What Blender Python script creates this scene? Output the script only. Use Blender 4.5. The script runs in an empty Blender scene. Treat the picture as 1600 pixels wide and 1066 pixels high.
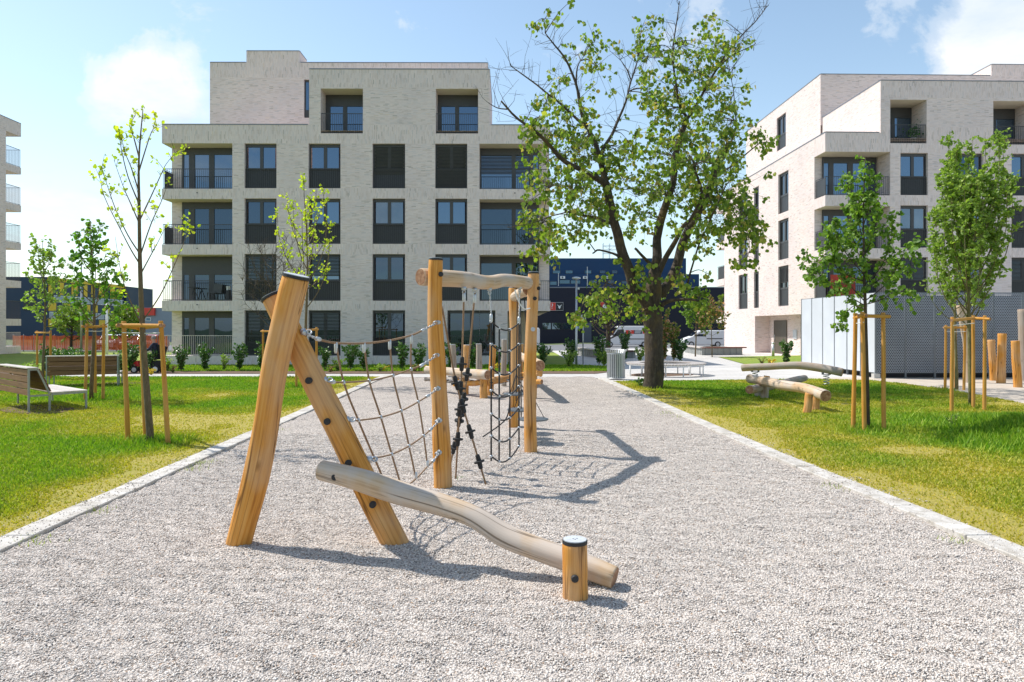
import bpy, bmesh, math, random
import numpy as np
from math import sin, cos, pi, radians, sqrt, atan2, hypot
from mathutils import Vector, Matrix, noise

# ------------------------------------------------------------------ camera, sky, sun, exposure
sc = bpy.context.scene
COL = sc.collection
FPX, CX, HY, EYE = 1100.0, 800.0, 512.0, 1.8      # focal length, centre, horizon of the photograph (1600 px wide), eye height
cam_d = bpy.data.cameras.new('camera')
cam_d.sensor_width = 36.0
cam_d.lens = 36.0 * FPX / 1600.0
cam_d.shift_y = -(533.0 - HY) / 1600.0
cam_d.clip_start = 0.05
cam_d.clip_end = 3000.0
cam = bpy.data.objects.new('camera', cam_d)
cam.location = (0, 0, EYE)
cam.rotation_euler = (radians(90), 0, 0)
COL.objects.link(cam)
sc.camera = cam

SUN_DIR = Vector((-0.532, 0.233, 0.814)).normalized()   # towards the sun
SUN_EL = math.asin(SUN_DIR.z)
SUN_AZ = atan2(SUN_DIR.x, SUN_DIR.y)                     # clockwise from +Y
world = bpy.data.worlds.new('World')
sc.world = world
world.use_nodes = True
wt = world.node_tree
wt.nodes.clear()


def nd(nt, typ, ins=None, **props):
    n = nt.nodes.new('ShaderNode' + typ)
    for k, v in props.items():
        setattr(n, k, v)
    for k, v in (ins or {}).items():
        s = n.inputs[k]
        if isinstance(v, bpy.types.NodeSocket):
            nt.links.new(v, s)
        else:
            s.default_value = v
    return n


def ramp(nt, fac, stops, interp='LINEAR'):
    n = nt.nodes.new('ShaderNodeValToRGB')
    n.color_ramp.interpolation = interp
    e = n.color_ramp.elements
    while len(e) > len(stops):
        e.remove(e[-1])
    while len(e) < len(stops):
        e.new(0.5)
    for el, (p, c) in zip(e, stops):
        el.position = p
        el.color = (c[0], c[1], c[2], 1) if len(c) == 3 else c
    nt.links.new(fac, n.inputs[0])
    return n.outputs[0]


def mth(nt, op, a, b=0.0, clamp=False):
    n = nt.nodes.new('ShaderNodeMath')
    n.operation = op
    n.use_clamp = clamp
    for i, v in enumerate((a, b)):
        if isinstance(v, bpy.types.NodeSocket):
            nt.links.new(v, n.inputs[i])
        else:
            n.inputs[i].default_value = v
    return n.outputs[0]


def mixc(nt, fac, a, b, blend='MIX'):
    n = nt.nodes.new('ShaderNodeMix')
    n.data_type = 'RGBA'
    n.blend_type = blend
    for i, v in ((0, fac), (6, a), (7, b)):
        if isinstance(v, bpy.types.NodeSocket):
            nt.links.new(v, n.inputs[i])
        elif i == 0:
            n.inputs[0].default_value = v
        else:
            n.inputs[i].default_value = (v[0], v[1], v[2], 1)
    return n.outputs[2]


def build_world():
    nt = wt
    sky = nd(nt, 'TexSky', sky_type='NISHITA', sun_disc=False)
    sky.sun_elevation = SUN_EL
    sky.sun_rotation = SUN_AZ
    sky.altitude = 200.0
    sky.air_density = 1.0
    sky.dust_density = 0.6
    sky.ozone_density = 1.5
    tc = nd(nt, 'TexCoord')
    nrm = nd(nt, 'VectorMath', {0: tc.outputs['Generated']}, operation='NORMALIZE').outputs[0]
    sep = nd(nt, 'Separate' + 'XYZ', {0: nrm})
    # flat cloud layer: project the direction on a plane overhead, clouds grow denser towards the horizon
    zc = mth(nt, 'ADD', mth(nt, 'MAXIMUM', sep.outputs[2], 0.0), 0.16)
    px = mth(nt, 'DIVIDE', sep.outputs[0], zc)
    py = mth(nt, 'DIVIDE', sep.outputs[1], zc)
    pv = nd(nt, 'CombineXYZ', {0: px, 1: py, 2: CLOUD_SEED})
    n1 = nd(nt, 'TexNoise', {'Vector': pv.outputs[0], 'Scale': 1.05, 'Detail': 9.0, 'Roughness': 0.56, 'Distortion': 0.15}).outputs[0]
    field = n1
    for (d, rad, amp) in CLOUD_HEADS:                      # cumulus heads standing where the photograph shows them
        dv = Vector(d).normalized()
        dist = nd(nt, 'VectorMath', {0: nrm, 1: dv}, operation='DISTANCE').outputs['Value']
        fall = mth(nt, 'SUBTRACT', 1.0, mth(nt, 'DIVIDE', dist, rad), clamp=True)
        field = mth(nt, 'ADD', field, mth(nt, 'MULTIPLY', fall, amp))
    n3 = nd(nt, 'TexNoise', {'Vector': nrm, 'Scale': 8.5, 'Detail': 10.0, 'Roughness': 0.62, 'Distortion': 0.35}).outputs[0]
    field = mth(nt, 'ADD', field, mth(nt, 'MULTIPLY', mth(nt, 'SUBTRACT', n3, 0.5), 0.75))
    low = mth(nt, 'MULTIPLY', mth(nt, 'SUBTRACT', 0.30, sep.outputs[2], clamp=True), 0.26)
    field = mth(nt, 'ADD', field, low)
    cl = ramp(nt, field, [(0.64, (0, 0, 0)), (0.71, (0.45,) * 3), (0.84, (1, 1, 1))], 'EASE')
    n2 = nd(nt, 'TexNoise', {'Vector': pv.outputs[0], 'Scale': 2.6, 'Detail': 6.0, 'Roughness': 0.6}).outputs[0]
    ccol = ramp(nt, n2, [(0.3, CLOUD_DARK), (0.62, CLOUD_LIT)])
    skyc = mixc(nt, 1.0, sky.outputs[0], SKY_TINT, 'MULTIPLY')
    hz = mth(nt, 'POWER', mth(nt, 'SUBTRACT', 1.0, mth(nt, 'MAXIMUM', sep.outputs[2], 0.0), clamp=True), 5.0)
    skyc = mixc(nt, mth(nt, 'MULTIPLY', hz, 0.45), skyc, CLOUD_DARK)
    out = mixc(nt, mth(nt, 'MULTIPLY', cl, 0.96), skyc, ccol)
    bg = nd(nt, 'Background', {'Color': out, 'Strength': SKY_STRENGTH})
    wo = nd(nt, 'OutputWorld')
    nt.links.new(bg.outputs[0], wo.inputs[0])


def pixdir(u, v):
    return ((u - CX) / FPX, 1.0, (HY - v) / FPX)


SKY_STRENGTH = 0.15
SKY_TINT = (1.12, 1.09, 0.96)
CLOUD_LIT = (5.0, 5.1, 5.2)
CLOUD_DARK = (3.5, 4.1, 4.75)
CLOUD_SEED = 3.7
CLOUD_HEADS = [(pixdir(165, 150), 0.075, 0.26), (pixdir(225, 130), 0.085, 0.30), (pixdir(290, 155), 0.09, 0.30), (pixdir(150, 400), 0.12, 0.10),
               (pixdir(60, 370), 0.10, 0.08), (pixdir(1590, 75), 0.11, 0.5), (pixdir(1680, 50), 0.14, 0.45)]
build_world()
sun_d = bpy.data.lights.new('sun', 'SUN')
sun_d.energy = 3.9
sun_d.angle = radians(0.53)
sun_d.color = (1.0, 0.965, 0.91)
sun = bpy.data.objects.new('sun', sun_d)
sun.rotation_euler = SUN_DIR.to_track_quat('Z', 'Y').to_euler()
sun.location = SUN_DIR * 60
COL.objects.link(sun)
vs = sc.view_settings
vs.view_transform = 'Standard'
vs.look = 'None'
vs.exposure = 0.5
vs.gamma = 1.0
vs.use_curve_mapping = False
sc.cycles.use_denoising = True
sc.cycles.max_bounces = 8
sc.cycles.transparent_max_bounces = 12

# ------------------------------------------------------------------ helpers
R = random.Random(7)


def ss(a, b, x):
    t = min(1.0, max(0.0, (x - a) / (b - a)))
    return t * t * (3 - 2 * t)


def zg(X, Y):
    """height of the ground: level play area, slightly lower towards the rear building and the street"""
    return -0.2 * ss(22, 37, Y) * (1 - ss(4, 11, X)) - 0.5 * ss(58, 85, Y)


def P(u, v, Y):
    return Vector(((u - CX) / FPX * Y, Y, EYE + (HY - v) / FPX * Y))


def G(u, v):
    """ground point seen at a pixel of the photograph"""
    Y = EYE * FPX / (v - HY)
    for _ in range(12):
        X = (u - CX) / FPX * Y
        Y = (EYE - zg(X, Y)) * FPX / (v - HY)
    X = (u - CX) / FPX * Y
    return Vector((X, Y, zg(X, Y)))


def spline(pts, k=6):
    pts = [Vector(p) for p in pts]
    if len(pts) < 3:
        return [pts[0].lerp(pts[-1], i / k) for i in range(k + 1)]
    out = []
    n = len(pts)
    for i in range(n - 1):
        p0 = pts[max(i - 1, 0)]; p1 = pts[i]; p2 = pts[i + 1]; p3 = pts[min(i + 2, n - 1)]
        for j in range(k):
            t = j / k
            out.append(0.5 * ((2 * p1) + (p2 - p0) * t + (2 * p0 - 5 * p1 + 4 * p2 - p3) * t * t + (3 * p1 - p0 - 3 * p2 + p3) * t ** 3))
    out.append(pts[-1])
    return out


class MB:
    """collects faces in world coordinates; build() links them as one mesh object"""

    def __init__(s, xf=None):
        s.v, s.f, s.mi, s.uv, s.m, s.xf = [], [], [], [], 0, xf

    def face(s, vs_, uvs=None):
        b = len(s.v)
        s.v.extend([Vector(p) for p in vs_])
        s.f.append(tuple(range(b, b + len(vs_))))
        s.mi.append(s.m)
        s.uv.append(uvs)

    def box(s, x0, x1, y0, y1, z0, z1, rot=0.0, org=None, skip=()):
        c = [Vector((x, y, z)) for z in (z0, z1) for y in (y0, y1) for x in (x0, x1)]
        if org is not None:
            o = Vector(org)
            c = [Matrix.Rotation(rot, 3, 'Z') @ p + o for p in c]
        b = len(s.v)
        s.v.extend(c)
        F = {'b': (0, 2, 3, 1), 't': (4, 5, 7, 6), 'f': (0, 1, 5, 4), 'k': (2, 6, 7, 3), 'l': (0, 4, 6, 2), 'r': (1, 3, 7, 5)}
        for k, q in F.items():
            if k in skip:
                continue
            s.f.append(tuple(b + i for i in q)); s.mi.append(s.m); s.uv.append(None)
        return s

    def bar(s, p, q, w, h, up=(0, 0, 1)):
        """square bar between two points"""
        p, q = Vector(p), Vector(q)
        d = (q - p).normalized()
        a = d.cross(Vector(up))
        if a.length < 1e-4:
            a = d.cross(Vector((1, 0, 0)))
        a.normalize()
        c = a.cross(d).normalized()
        b = len(s.v)
        for base in (p, q):
            for i, j in ((-1, -1), (1, -1), (1, 1), (-1, 1)):
                s.v.append(base + a * (i * w / 2) + c * (j * h / 2))
        for q_ in ((0, 3, 2, 1), (4, 5, 6, 7), (0, 1, 5, 4), (1, 2, 6, 5), (2, 3, 7, 6), (3, 0, 4, 7)):
            s.f.append(tuple(b + i for i in q_)); s.mi.append(s.m); s.uv.append(None)
        return s

    def tube(s, pts, rad, n=10, caps=True, lump=0.0, seed=0.0, voff=0.0):
        pts = [Vector(p) for p in pts]
        if not hasattr(rad, '__len__'):
            rad = [rad] * len(pts)
        tang = []
        for i in range(len(pts)):
            d = pts[min(i + 1, len(pts) - 1)] - pts[max(i - 1, 0)]
            tang.append(d.normalized() if d.length > 1e-9 else Vector((0, 0, 1)))
        t0 = tang[0]
        a = t0.orthogonal().normalized()
        ref = Vector((1, 0, 0)) if abs(t0.x) < 0.8 else Vector((0, 1, 0))
        a = (ref - t0 * ref.dot(t0)).normalized()
        b0 = len(s.v)
        L = 0.0
        Ls = []
        for i, p in enumerate(pts):
            if i:
                L += (p - pts[i - 1]).length
            Ls.append(L + voff)
            t = tang[i]
            a = (a - t * a.dot(t))
            if a.length < 1e-6:
                a = t.orthogonal()
            a.normalize()
            c = t.cross(a)
            for k in range(n):
                th = 2 * pi * k / n
                r = rad[i]
                if lump:
                    r *= 1 + lump * noise.noise(Vector((cos(th) * 0.9 + seed, sin(th) * 0.9 + seed * 1.7, Ls[-1] * 2.3 + seed)))
                s.v.append(p + (a * cos(th) + c * sin(th)) * r)
        circ = 2 * pi * max(rad)
        for i in range(len(pts) - 1):
            for k in range(n):
                k2 = (k + 1) % n
                s.f.append((b0 + i * n + k, b0 + i * n + k2, b0 + (i + 1) * n + k2, b0 + (i + 1) * n + k))
                s.mi.append(s.m)
                u0, u1 = circ * k / n, circ * (k + 1) / n
                s.uv.append(((u0, Ls[i]), (u1, Ls[i]), (u1, Ls[i + 1]), (u0, Ls[i + 1])))
        if caps:
            for (i, flip) in ((0, True), (len(pts) - 1, False)):
                idx = [b0 + i * n + k for k in range(n)]
                s.f.append(tuple(reversed(idx)) if flip else tuple(idx))
                s.mi.append(s.m)
                s.uv.append(None)
        return s

    def disc(s, p, axis, r, h, n=14):
        axis = Vector(axis).normalized()
        return s.tube([Vector(p), Vector(p) + axis * h], r, n=n)

    def lathe(s, prof, org, n=16):
        """profile [(r,z)...] turned round the vertical through org"""
        b = len(s.v)
        o = Vector(org)
        for r, z in prof:
            for k in range(n):
                th = 2 * pi * k / n
                s.v.append(o + Vector((r * cos(th), r * sin(th), z)))
        for i in range(len(prof) - 1):
            for k in range(n):
                k2 = (k + 1) % n
                s.f.append((b + i * n + k, b + i * n + k2, b + (i + 1) * n + k2, b + (i + 1) * n + k)); s.mi.append(s.m); s.uv.append(None)
        s.f.append(tuple(b + k for k in reversed(range(n)))); s.mi.append(s.m); s.uv.append(None)
        s.f.append(tuple(b + (len(prof) - 1) * n + k for k in range(n))); s.mi.append(s.m); s.uv.append(None)
        return s

    def prism(s, prof, y0, y1, mat4=None):
        """side outline [(x,z)...] extruded from y0 to y1, optionally moved by a matrix"""
        n = len(prof)
        b = len(s.v)
        for y in (y0, y1):
            for x, z in prof:
                p = Vector((x, y, z))
                s.v.append(mat4 @ p if mat4 is not None else p)
        s.f.append(tuple(b + i for i in range(n))); s.mi.append(s.m); s.uv.append(None)
        s.f.append(tuple(b + n + i for i in reversed(range(n)))); s.mi.append(s.m); s.uv.append(None)
        for i in range(n):
            j = (i + 1) % n
            s.f.append((b + j, b + i, b + n + i, b + n + j)); s.mi.append(s.m); s.uv.append(None)
        return s

    def build(s, name, mats, parent=None, smooth=False, bevel=0.0):
        org = world_loc(parent)
        me = bpy.data.meshes.new(name)
        vv = [(s.xf(p) if s.xf else p) - org for p in s.v]
        me.from_pydata([tuple(p) for p in vv], [], s.f)
        if not isinstance(mats, (list, tuple)):
            mats = [mats]
        for m in mats:
            me.materials.append(M[m] if isinstance(m, str) else m)
        if len(mats) > 1:
            me.polygons.foreach_set('material_index', s.mi)
        if any(u is not None for u in s.uv):
            ul = me.uv_layers.new(name='UVMap')
            flat = []
            for f, u in zip(s.f, s.uv):
                if u is None:
                    for q in f:
                        flat.extend((0.013 * (q % 7), 0.0))
                else:
                    for q in u:
                        flat.extend(q)
            ul.data.foreach_set('uv', flat)
        if smooth:
            me.polygons.foreach_set('use_smooth', [len(f) == 4 for f in s.f])
        me.update()
        o = bpy.data.objects.new(name, me)
        COL.objects.link(o)
        if parent is not None:
            o.parent = parent
        if bevel:
            bm = bmesh.new()
            bm.from_mesh(me)
            bmesh.ops.bevel(bm, geom=list(bm.edges), offset=bevel, segments=1, affect='EDGES', clamp_overlap=True)
            bm.to_mesh(me)
            bm.free()
        return o


def world_loc(o):
    v = Vector((0, 0, 0))
    while o is not None:
        v = v + Vector(o.location)
        o = o.parent
    return v


def thing(name, label, cat, loc=(0, 0, 0), group=None):
    o = bpy.data.objects.new(name, None)
    o.empty_display_size = 0.2
    COL.objects.link(o)
    o.location = loc
    o['label'] = label
    o['category'] = cat
    if group:
        o['group'] = group
    return o


def tag(o, label, cat, group=None):
    o['label'] = label
    o['category'] = cat
    if group:
        o['group'] = group
    return o


def stuff(o, label=None, cat=None):
    o['kind'] = 'stuff'
    if label:
        o['label'] = label
        o['category'] = cat
    return o


def structure(o):
    o['kind'] = 'structure'
    return o


def copy_tree(o, parent=None):
    c = o.copy()
    COL.objects.link(c)
    c.parent = parent
    for ch in list(o.children):
        copy_tree(ch, c)
    return c


def np_mesh(name, verts, faces_n, mats, parent=None, attr=None, smooth=False):
    """big mesh from numpy arrays; every face has the same number of corners"""
    org = world_loc(parent)
    verts = np.asarray(verts, dtype=np.float32).reshape(-1, 3) - np.array(org, dtype=np.float32)
    faces_n = np.asarray(faces_n, dtype=np.int32)
    nf, k = faces_n.shape
    me = bpy.data.meshes.new(name)
    me.vertices.add(len(verts))
    me.vertices.foreach_set('co', verts.ravel())
    me.loops.add(nf * k)
    me.loops.foreach_set('vertex_index', faces_n.ravel())
    me.polygons.add(nf)
    me.polygons.foreach_set('loop_start', np.arange(nf, dtype=np.int32) * k)
    try:
        me.polygons.foreach_set('loop_total', np.full(nf, k, dtype=np.int32))
    except Exception:
        pass
    for m in (mats if isinstance(mats, (list, tuple)) else [mats]):
        me.materials.append(M[m])
    for an, av in (attr or {}).items():
        a = me.attributes.new(an, 'FLOAT', 'POINT')
        a.data.foreach_set('value', np.asarray(av, dtype=np.float32))
    me.update(calc_edges=True)
    if smooth:
        me.polygons.foreach_set('use_smooth', np.ones(nf, dtype=bool))
    o = bpy.data.objects.new(name, me)
    COL.objects.link(o)
    if parent is not None:
        o.parent = parent
    return o

# ------------------------------------------------------------------ materials
M = {}


def material(name):
    m = bpy.data.materials.new(name)
    m.use_nodes = True
    nt = m.node_tree
    b = nt.nodes['Principled BSDF']
    M[name] = m
    return m, nt, b


def plain(name, col, rough=0.6, metal=0.0, var=0.12, scale=6.0, bump=0.0, spec=0.5, bscale=None):
    """a colour with a little unevenness"""
    m, nt, b = material(name)
    tc = nd(nt, 'TexCoord').outputs['Object']
    n = nd(nt, 'TexNoise', {'Vector': tc, 'Scale': scale, 'Detail': 6.0, 'Roughness': 0.6}).outputs[0]
    c = ramp(nt, n, [(0.28, [x * (1 - var) for x in col]), (0.72, [min(1, x * (1 + var)) for x in col])])
    nt.links.new(c, b.inputs['Base Color'])
    rr = ramp(nt, n, [(0.3, (max(0.02, rough - 0.08),) * 3), (0.7, (min(1, rough + 0.08),) * 3)])
    nt.links.new(rr, b.inputs['Roughness'])
    b.inputs['Metallic'].default_value = metal
    b.inputs['Specular IOR Level'].default_value = spec
    if bump:
        n2 = nd(nt, 'TexNoise', {'Vector': tc, 'Scale': bscale or scale * 8, 'Detail': 4.0}).outputs[0]
        bp = nd(nt, 'Bump', {'Height': n2, 'Strength': bump, 'Distance': 0.02})
        nt.links.new(bp.outputs[0], b.inputs['Normal'])
    return m


def wall_vec(nt, vertical=False):
    """coordinates that run along a wall, whichever way it faces"""
    tc = nd(nt, 'TexCoord').outputs['Object']
    ge = nd(nt, 'NewGeometry')
    s = nd(nt, 'SeparateXYZ', {0: tc})
    sn = nd(nt, 'SeparateXYZ', {0: ge.outputs['True Normal']})
    side = mth(nt, 'GREATER_THAN', mth(nt, 'ABSOLUTE', sn.outputs[0]), 0.7)
    flat = mth(nt, 'GREATER_THAN', mth(nt, 'ABSOLUTE', sn.outputs[2]), 0.7)
    h = mth(nt, 'ADD', mth(nt, 'MULTIPLY', s.outputs[0], mth(nt, 'SUBTRACT', 1.0, side)), mth(nt, 'MULTIPLY', s.outputs[1], side))
    vv = mth(nt, 'ADD', mth(nt, 'MULTIPLY', s.outputs[2], mth(nt, 'SUBTRACT', 1.0, flat)), mth(nt, 'MULTIPLY', s.outputs[1], flat))
    if vertical:
        h, vv = vv, h
    return nd(nt, 'CombineXYZ', {0: h, 1: vv, 2: 0.0}).outputs[0]


def brick(name, vertical):
    m, nt, b = material(name)
    vec = wall_vec(nt, vertical)
    bt = nd(nt, 'TexBrick', {'Vector': vec, 'Color1': (0.0, 0, 0, 1), 'Color2': (1, 1, 1, 1), 'Mortar': (0.5, 0.5, 0.5, 1), 'Scale': 1.0,
                             'Mortar Size': 0.006, 'Mortar Smooth': 0.1, 'Bias': 0.0, 'Brick Width': 0.25, 'Row Height': 0.056})
    bt.offset = 0.37
    bt.squash = 1.0
    col = ramp(nt, bt.outputs[0], [(0.0, (0.50, 0.43, 0.39)), (0.05, (0.68, 0.57, 0.515)), (0.3, (0.755, 0.64, 0.595)), (0.55, (0.795, 0.69, 0.65)),
                                   (0.75, (0.76, 0.66, 0.63)), (0.93, (0.71, 0.635, 0.615)), (0.975, (0.58, 0.52, 0.50)), (1.0, (0.76, 0.63, 0.52))])
    n = nd(nt, 'TexNoise', {'Vector': vec, 'Scale': 0.5, 'Detail': 5.0}).outputs[0]
    n2 = nd(nt, 'TexNoise', {'Vector': nd(nt, 'Mapping', {'Vector': vec, 'Scale': (4.0, 15.0, 1)}).outputs[0], 'Scale': 1.0, 'Detail': 3.0}).outputs[0]
    col = mixc(nt, 1.0, col, ramp(nt, n, [(0.3, (0.90, 0.90, 0.91)), (0.7, (1.04, 1.03, 1.0))]), 'MULTIPLY')
    col = mixc(nt, 1.0, col, ramp(nt, n2, [(0.33, (0.93, 0.925, 0.93)), (0.5, (1.0, 1.0, 1.0)), (0.7, (1.05, 1.04, 1.02))]), 'MULTIPLY')
    col = mixc(nt, bt.outputs['Fac'], col, (0.73, 0.62, 0.585))
    nt.links.new(col, b.inputs['Base Color'])
    b.inputs['Roughness'].default_value = 0.9
    b.inputs['Specular IOR Level'].default_value = 0.25
    hh = mth(nt, 'SUBTRACT', 1.0, bt.outputs['Fac'])
    hh = mth(nt, 'ADD', hh, mth(nt, 'MULTIPLY', bt.outputs[0], 0.5))
    bp = nd(nt, 'Bump', {'Height': hh, 'Strength': 0.35, 'Distance': 0.008})
    nt.links.new(bp.outputs[0], b.inputs['Normal'])


brick('brick', False)
brick('brick_soldier', True)
plain('plaster_cream', (0.66, 0.57, 0.43), 0.85, var=0.05, scale=1.5)
plain('anthracite', (0.030, 0.031, 0.034), 0.45, var=0.15, scale=3.0)
plain('frame_grey', (0.055, 0.055, 0.058), 0.45, var=0.1, scale=3.0)
plain('railing_metal', (0.055, 0.056, 0.06), 0.5, var=0.1)
plain('cap_metal', (0.20, 0.22, 0.25), 0.45, metal=0.3, var=0.1, scale=2.0)
plain('blind', (0.085, 0.088, 0.095), 0.45, metal=0.2, var=0.1)
plain('bronze_door', (0.085, 0.07, 0.05), 0.5, var=0.1, scale=2.0)
plain('concrete', (0.50, 0.49, 0.47), 0.85, var=0.10, scale=3.0, bump=0.1)
plain('concrete_planter', (0.30, 0.31, 0.30), 0.8, var=0.12, scale=3.0, bump=0.1)
plain('galvanised', (0.50, 0.52, 0.54), 0.42, metal=0.75, var=0.10, scale=9.0)
plain('steel_light', (0.56, 0.58, 0.60), 0.45, metal=0.55, var=0.08, scale=7.0)
plain('bench_steel', (0.30, 0.31, 0.30), 0.5, metal=0.3, var=0.1, scale=7.0)
plain('steel_sheet', (0.60, 0.63, 0.67), 0.5, metal=0.1, var=0.05, scale=1.2)  # lighter than the perforated steel: sunlight put into the side panels' colour
plain('steel_dark', (0.16, 0.18, 0.20), 0.45, metal=0.5, var=0.1)
plain('rubber_black', (0.018, 0.018, 0.019), 0.65, var=0.2, scale=20.0)
plain('cap_grey', (0.50, 0.52, 0.54), 0.5, var=0.12, scale=30.0)
plain('rope_brown', (0.30, 0.185, 0.105), 0.85, var=0.25, scale=60.0, bump=0.4, bscale=150.0)
plain('rope_black', (0.022, 0.022, 0.024), 0.7, var=0.25, scale=60.0, bump=0.3, bscale=150.0)
plain('rope_white', (0.72, 0.71, 0.68), 0.7, var=0.1, scale=60.0)
plain('white_paint', (0.80, 0.80, 0.80), 0.35, var=0.03, scale=2.0)
plain('red_paint', (0.62, 0.035, 0.03), 0.4, var=0.06, scale=2.0)
plain('car_pink', (0.60, 0.22, 0.20), 0.35, var=0.05)
plain('car_silver', (0.52, 0.52, 0.54), 0.3, metal=0.4, var=0.05)
plain('tyre', (0.02, 0.02, 0.02), 0.8, var=0.2, scale=10.0)
plain('navy', (0.012, 0.014, 0.030), 0.5, var=0.1, scale=0.4, spec=0.3)
plain('navy_blue', (0.010, 0.048, 0.125), 0.55, var=0.08, scale=0.4, spec=0.3)
plain('infill_dark', (0.018, 0.021, 0.028), 0.7, var=0.2, scale=0.8)
plain('slate_panel', (0.07, 0.085, 0.12), 0.5, var=0.08, scale=0.8)
plain('yellow_panel', (0.86, 0.53, 0.010), 0.55, var=0.06, scale=0.8)
plain('office_navy', (0.020, 0.042, 0.085), 0.6, var=0.08, scale=0.4)
plain('office_grey', (0.25, 0.28, 0.34), 0.6, var=0.06, scale=0.5)
plain('sign_red', (0.70, 0.05, 0.03), 0.45, var=0.05)
plain('sign_black', (0.015, 0.016, 0.022), 0.45, var=0.1)
plain('mulch', (0.14, 0.085, 0.052), 0.95, var=0.5, scale=18.0, bump=0.9, bscale=40.0)
plain('asphalt', (0.16, 0.16, 0.165), 0.9, var=0.18, scale=5.0, bump=0.2, bscale=90.0)
plain('person_navy', (0.012, 0.016, 0.035), 0.8, var=0.2, scale=12.0)
plain('person_black', (0.012, 0.012, 0.013), 0.8, var=0.2, scale=12.0)
plain('skin', (0.50, 0.27, 0.19), 0.55, var=0.06, scale=14.0)
plain('hair_grey', (0.22, 0.19, 0.17), 0.8, var=0.3, scale=40.0)
plain('flower_yellow', (0.75, 0.55, 0.02), 0.7, var=0.2, scale=12.0)
plain('terrain', (0.10, 0.13, 0.045), 0.95, var=0.35, scale=0.15)
plain('sand', (0.50, 0.425, 0.345), 0.95, var=0.16, scale=2.5, bump=0.6, bscale=14.0)
plain('curtain', (0.45, 0.44, 0.42), 0.9, var=0.1)
plain('red_cloth', (0.42, 0.05, 0.03), 0.85, var=0.1)
plain('terracotta', (0.40, 0.40, 0.40), 0.8, var=0.1)


def glass(name, tint, refl_ior=1.9):
    m, nt, b = material(name)
    tc = nd(nt, 'TexCoord').outputs['Object']
    n = nd(nt, 'TexNoise', {'Vector': tc, 'Scale': 0.9, 'Detail': 2.0}).outputs[0]
    c = ramp(nt, n, [(0.35, [x * 0.6 for x in tint]), (0.7, tint)])
    nt.links.new(c, b.inputs['Base Color'])
    b.inputs['Roughness'].default_value = 0.015
    b.inputs['IOR'].default_value = refl_ior
    b.inputs['Specular Tint'].default_value = (0.50, 0.72, 1.0, 1)
    bp = nd(nt, 'Bump', {'Height': nd(nt, 'TexNoise', {'Vector': tc, 'Scale': 0.7, 'Detail': 1.0}).outputs[0], 'Strength': 0.05, 'Distance': 0.05})
    nt.links.new(bp.outputs[0], b.inputs['Normal'])


glass('glass', (0.022, 0.034, 0.05), 2.9)
glass('glass_curtain', (0.16, 0.165, 0.165), 2.4)
glass('glass_deep', (0.010, 0.014, 0.020), 2.2)
glass('glass_dark', (0.012, 0.014, 0.014), 2.1)
glass('glass_teal', (0.02, 0.10, 0.16), 2.0)
glass('car_glass', (0.01, 0.012, 0.014), 1.6)


def wood(name, c_pale, c_mid, c_dark, grey, greyamt, crack=0.5):
    """round timber: grain along the log, drying cracks, weathered patches, knots"""
    m, nt, b = material(name)
    uv = nd(nt, 'UVMap').outputs[0]
    ob = nd(nt, 'TexCoord').outputs['Object']
    gv = nd(nt, 'Mapping', {'Vector': uv, 'Scale': (34.0, 1.1, 1)}).outputs[0]
    g = nd(nt, 'TexNoise', {'Vector': gv, 'Scale': 1.0, 'Detail': 7.0, 'Roughness': 0.65, 'Distortion': 0.4}).outputs[0]
    big = nd(nt, 'TexNoise', {'Vector': nd(nt, 'Mapping', {'Vector': ob, 'Scale': (3.0, 3.0, 1.5)}).outputs[0], 'Scale': 1.0, 'Detail': 5.0}).outputs[0]
    col = ramp(nt, g, [(0.30, c_dark), (0.47, c_mid), (0.66, c_pale)])
    gm = mth(nt, 'MULTIPLY', ramp(nt, big, [(0.42, (0, 0, 0)), (0.60, (1, 1, 1))]), greyamt)
    col = mixc(nt, gm, col, mixc(nt, g, [x * 0.82 for x in grey], [min(1, x * 1.12) for x in grey]))
    kn = nd(nt, 'TexVoronoi', {'Vector': nd(nt, 'Mapping', {'Vector': uv, 'Scale': (2.2, 0.9, 1)}).outputs[0], 'Scale': 1.6}).outputs['Distance']
    km = ramp(nt, kn, [(0.02, (1, 1, 1)), (0.09, (0, 0, 0))])
    col = mixc(nt, mth(nt, 'MULTIPLY', km, 0.55), col, [x * 0.35 for x in c_dark])
    cv = nd(nt, 'Mapping', {'Vector': uv, 'Scale': (9.0, 0.33, 1)}).outputs[0]
    cn = nd(nt, 'TexNoise', {'Vector': cv, 'Scale': 1.0, 'Detail': 2.0, 'Distortion': 0.3}).outputs[0]
    cd = mth(nt, 'ABSOLUTE', mth(nt, 'SUBTRACT', cn, 0.5))
    cm = ramp(nt, cd, [(0.0, (1, 1, 1)), (0.004, (1, 1, 1)), (0.013, (0, 0, 0))])
    cgate = ramp(nt, nd(nt, 'TexNoise', {'Vector': nd(nt, 'Mapping', {'Vector': uv, 'Scale': (3.0, 0.5, 1), 'Location': (4, 2, 0)}).outputs[0], 'Scale': 1.0}).outputs[0], [(0.47, (0, 0, 0)), (0.52, (1, 1, 1))])
    cm = mth(nt, 'MULTIPLY', mth(nt, 'MULTIPLY', cm, cgate), crack)
    col = mixc(nt, cm, col, [x * 0.25 for x in c_dark])
    nt.links.new(col, b.inputs['Base Color'])
    b.inputs['Roughness'].default_value = 0.72
    b.inputs['Specular IOR Level'].default_value = 0.3
    h = mth(nt, 'SUBTRACT', mth(nt, 'MULTIPLY', g, 0.35), cm)
    bp = nd(nt, 'Bump', {'Height': h, 'Strength': 0.5, 'Distance': 0.01})
    nt.links.new(bp.outputs[0], b.inputs['Normal'])


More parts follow.
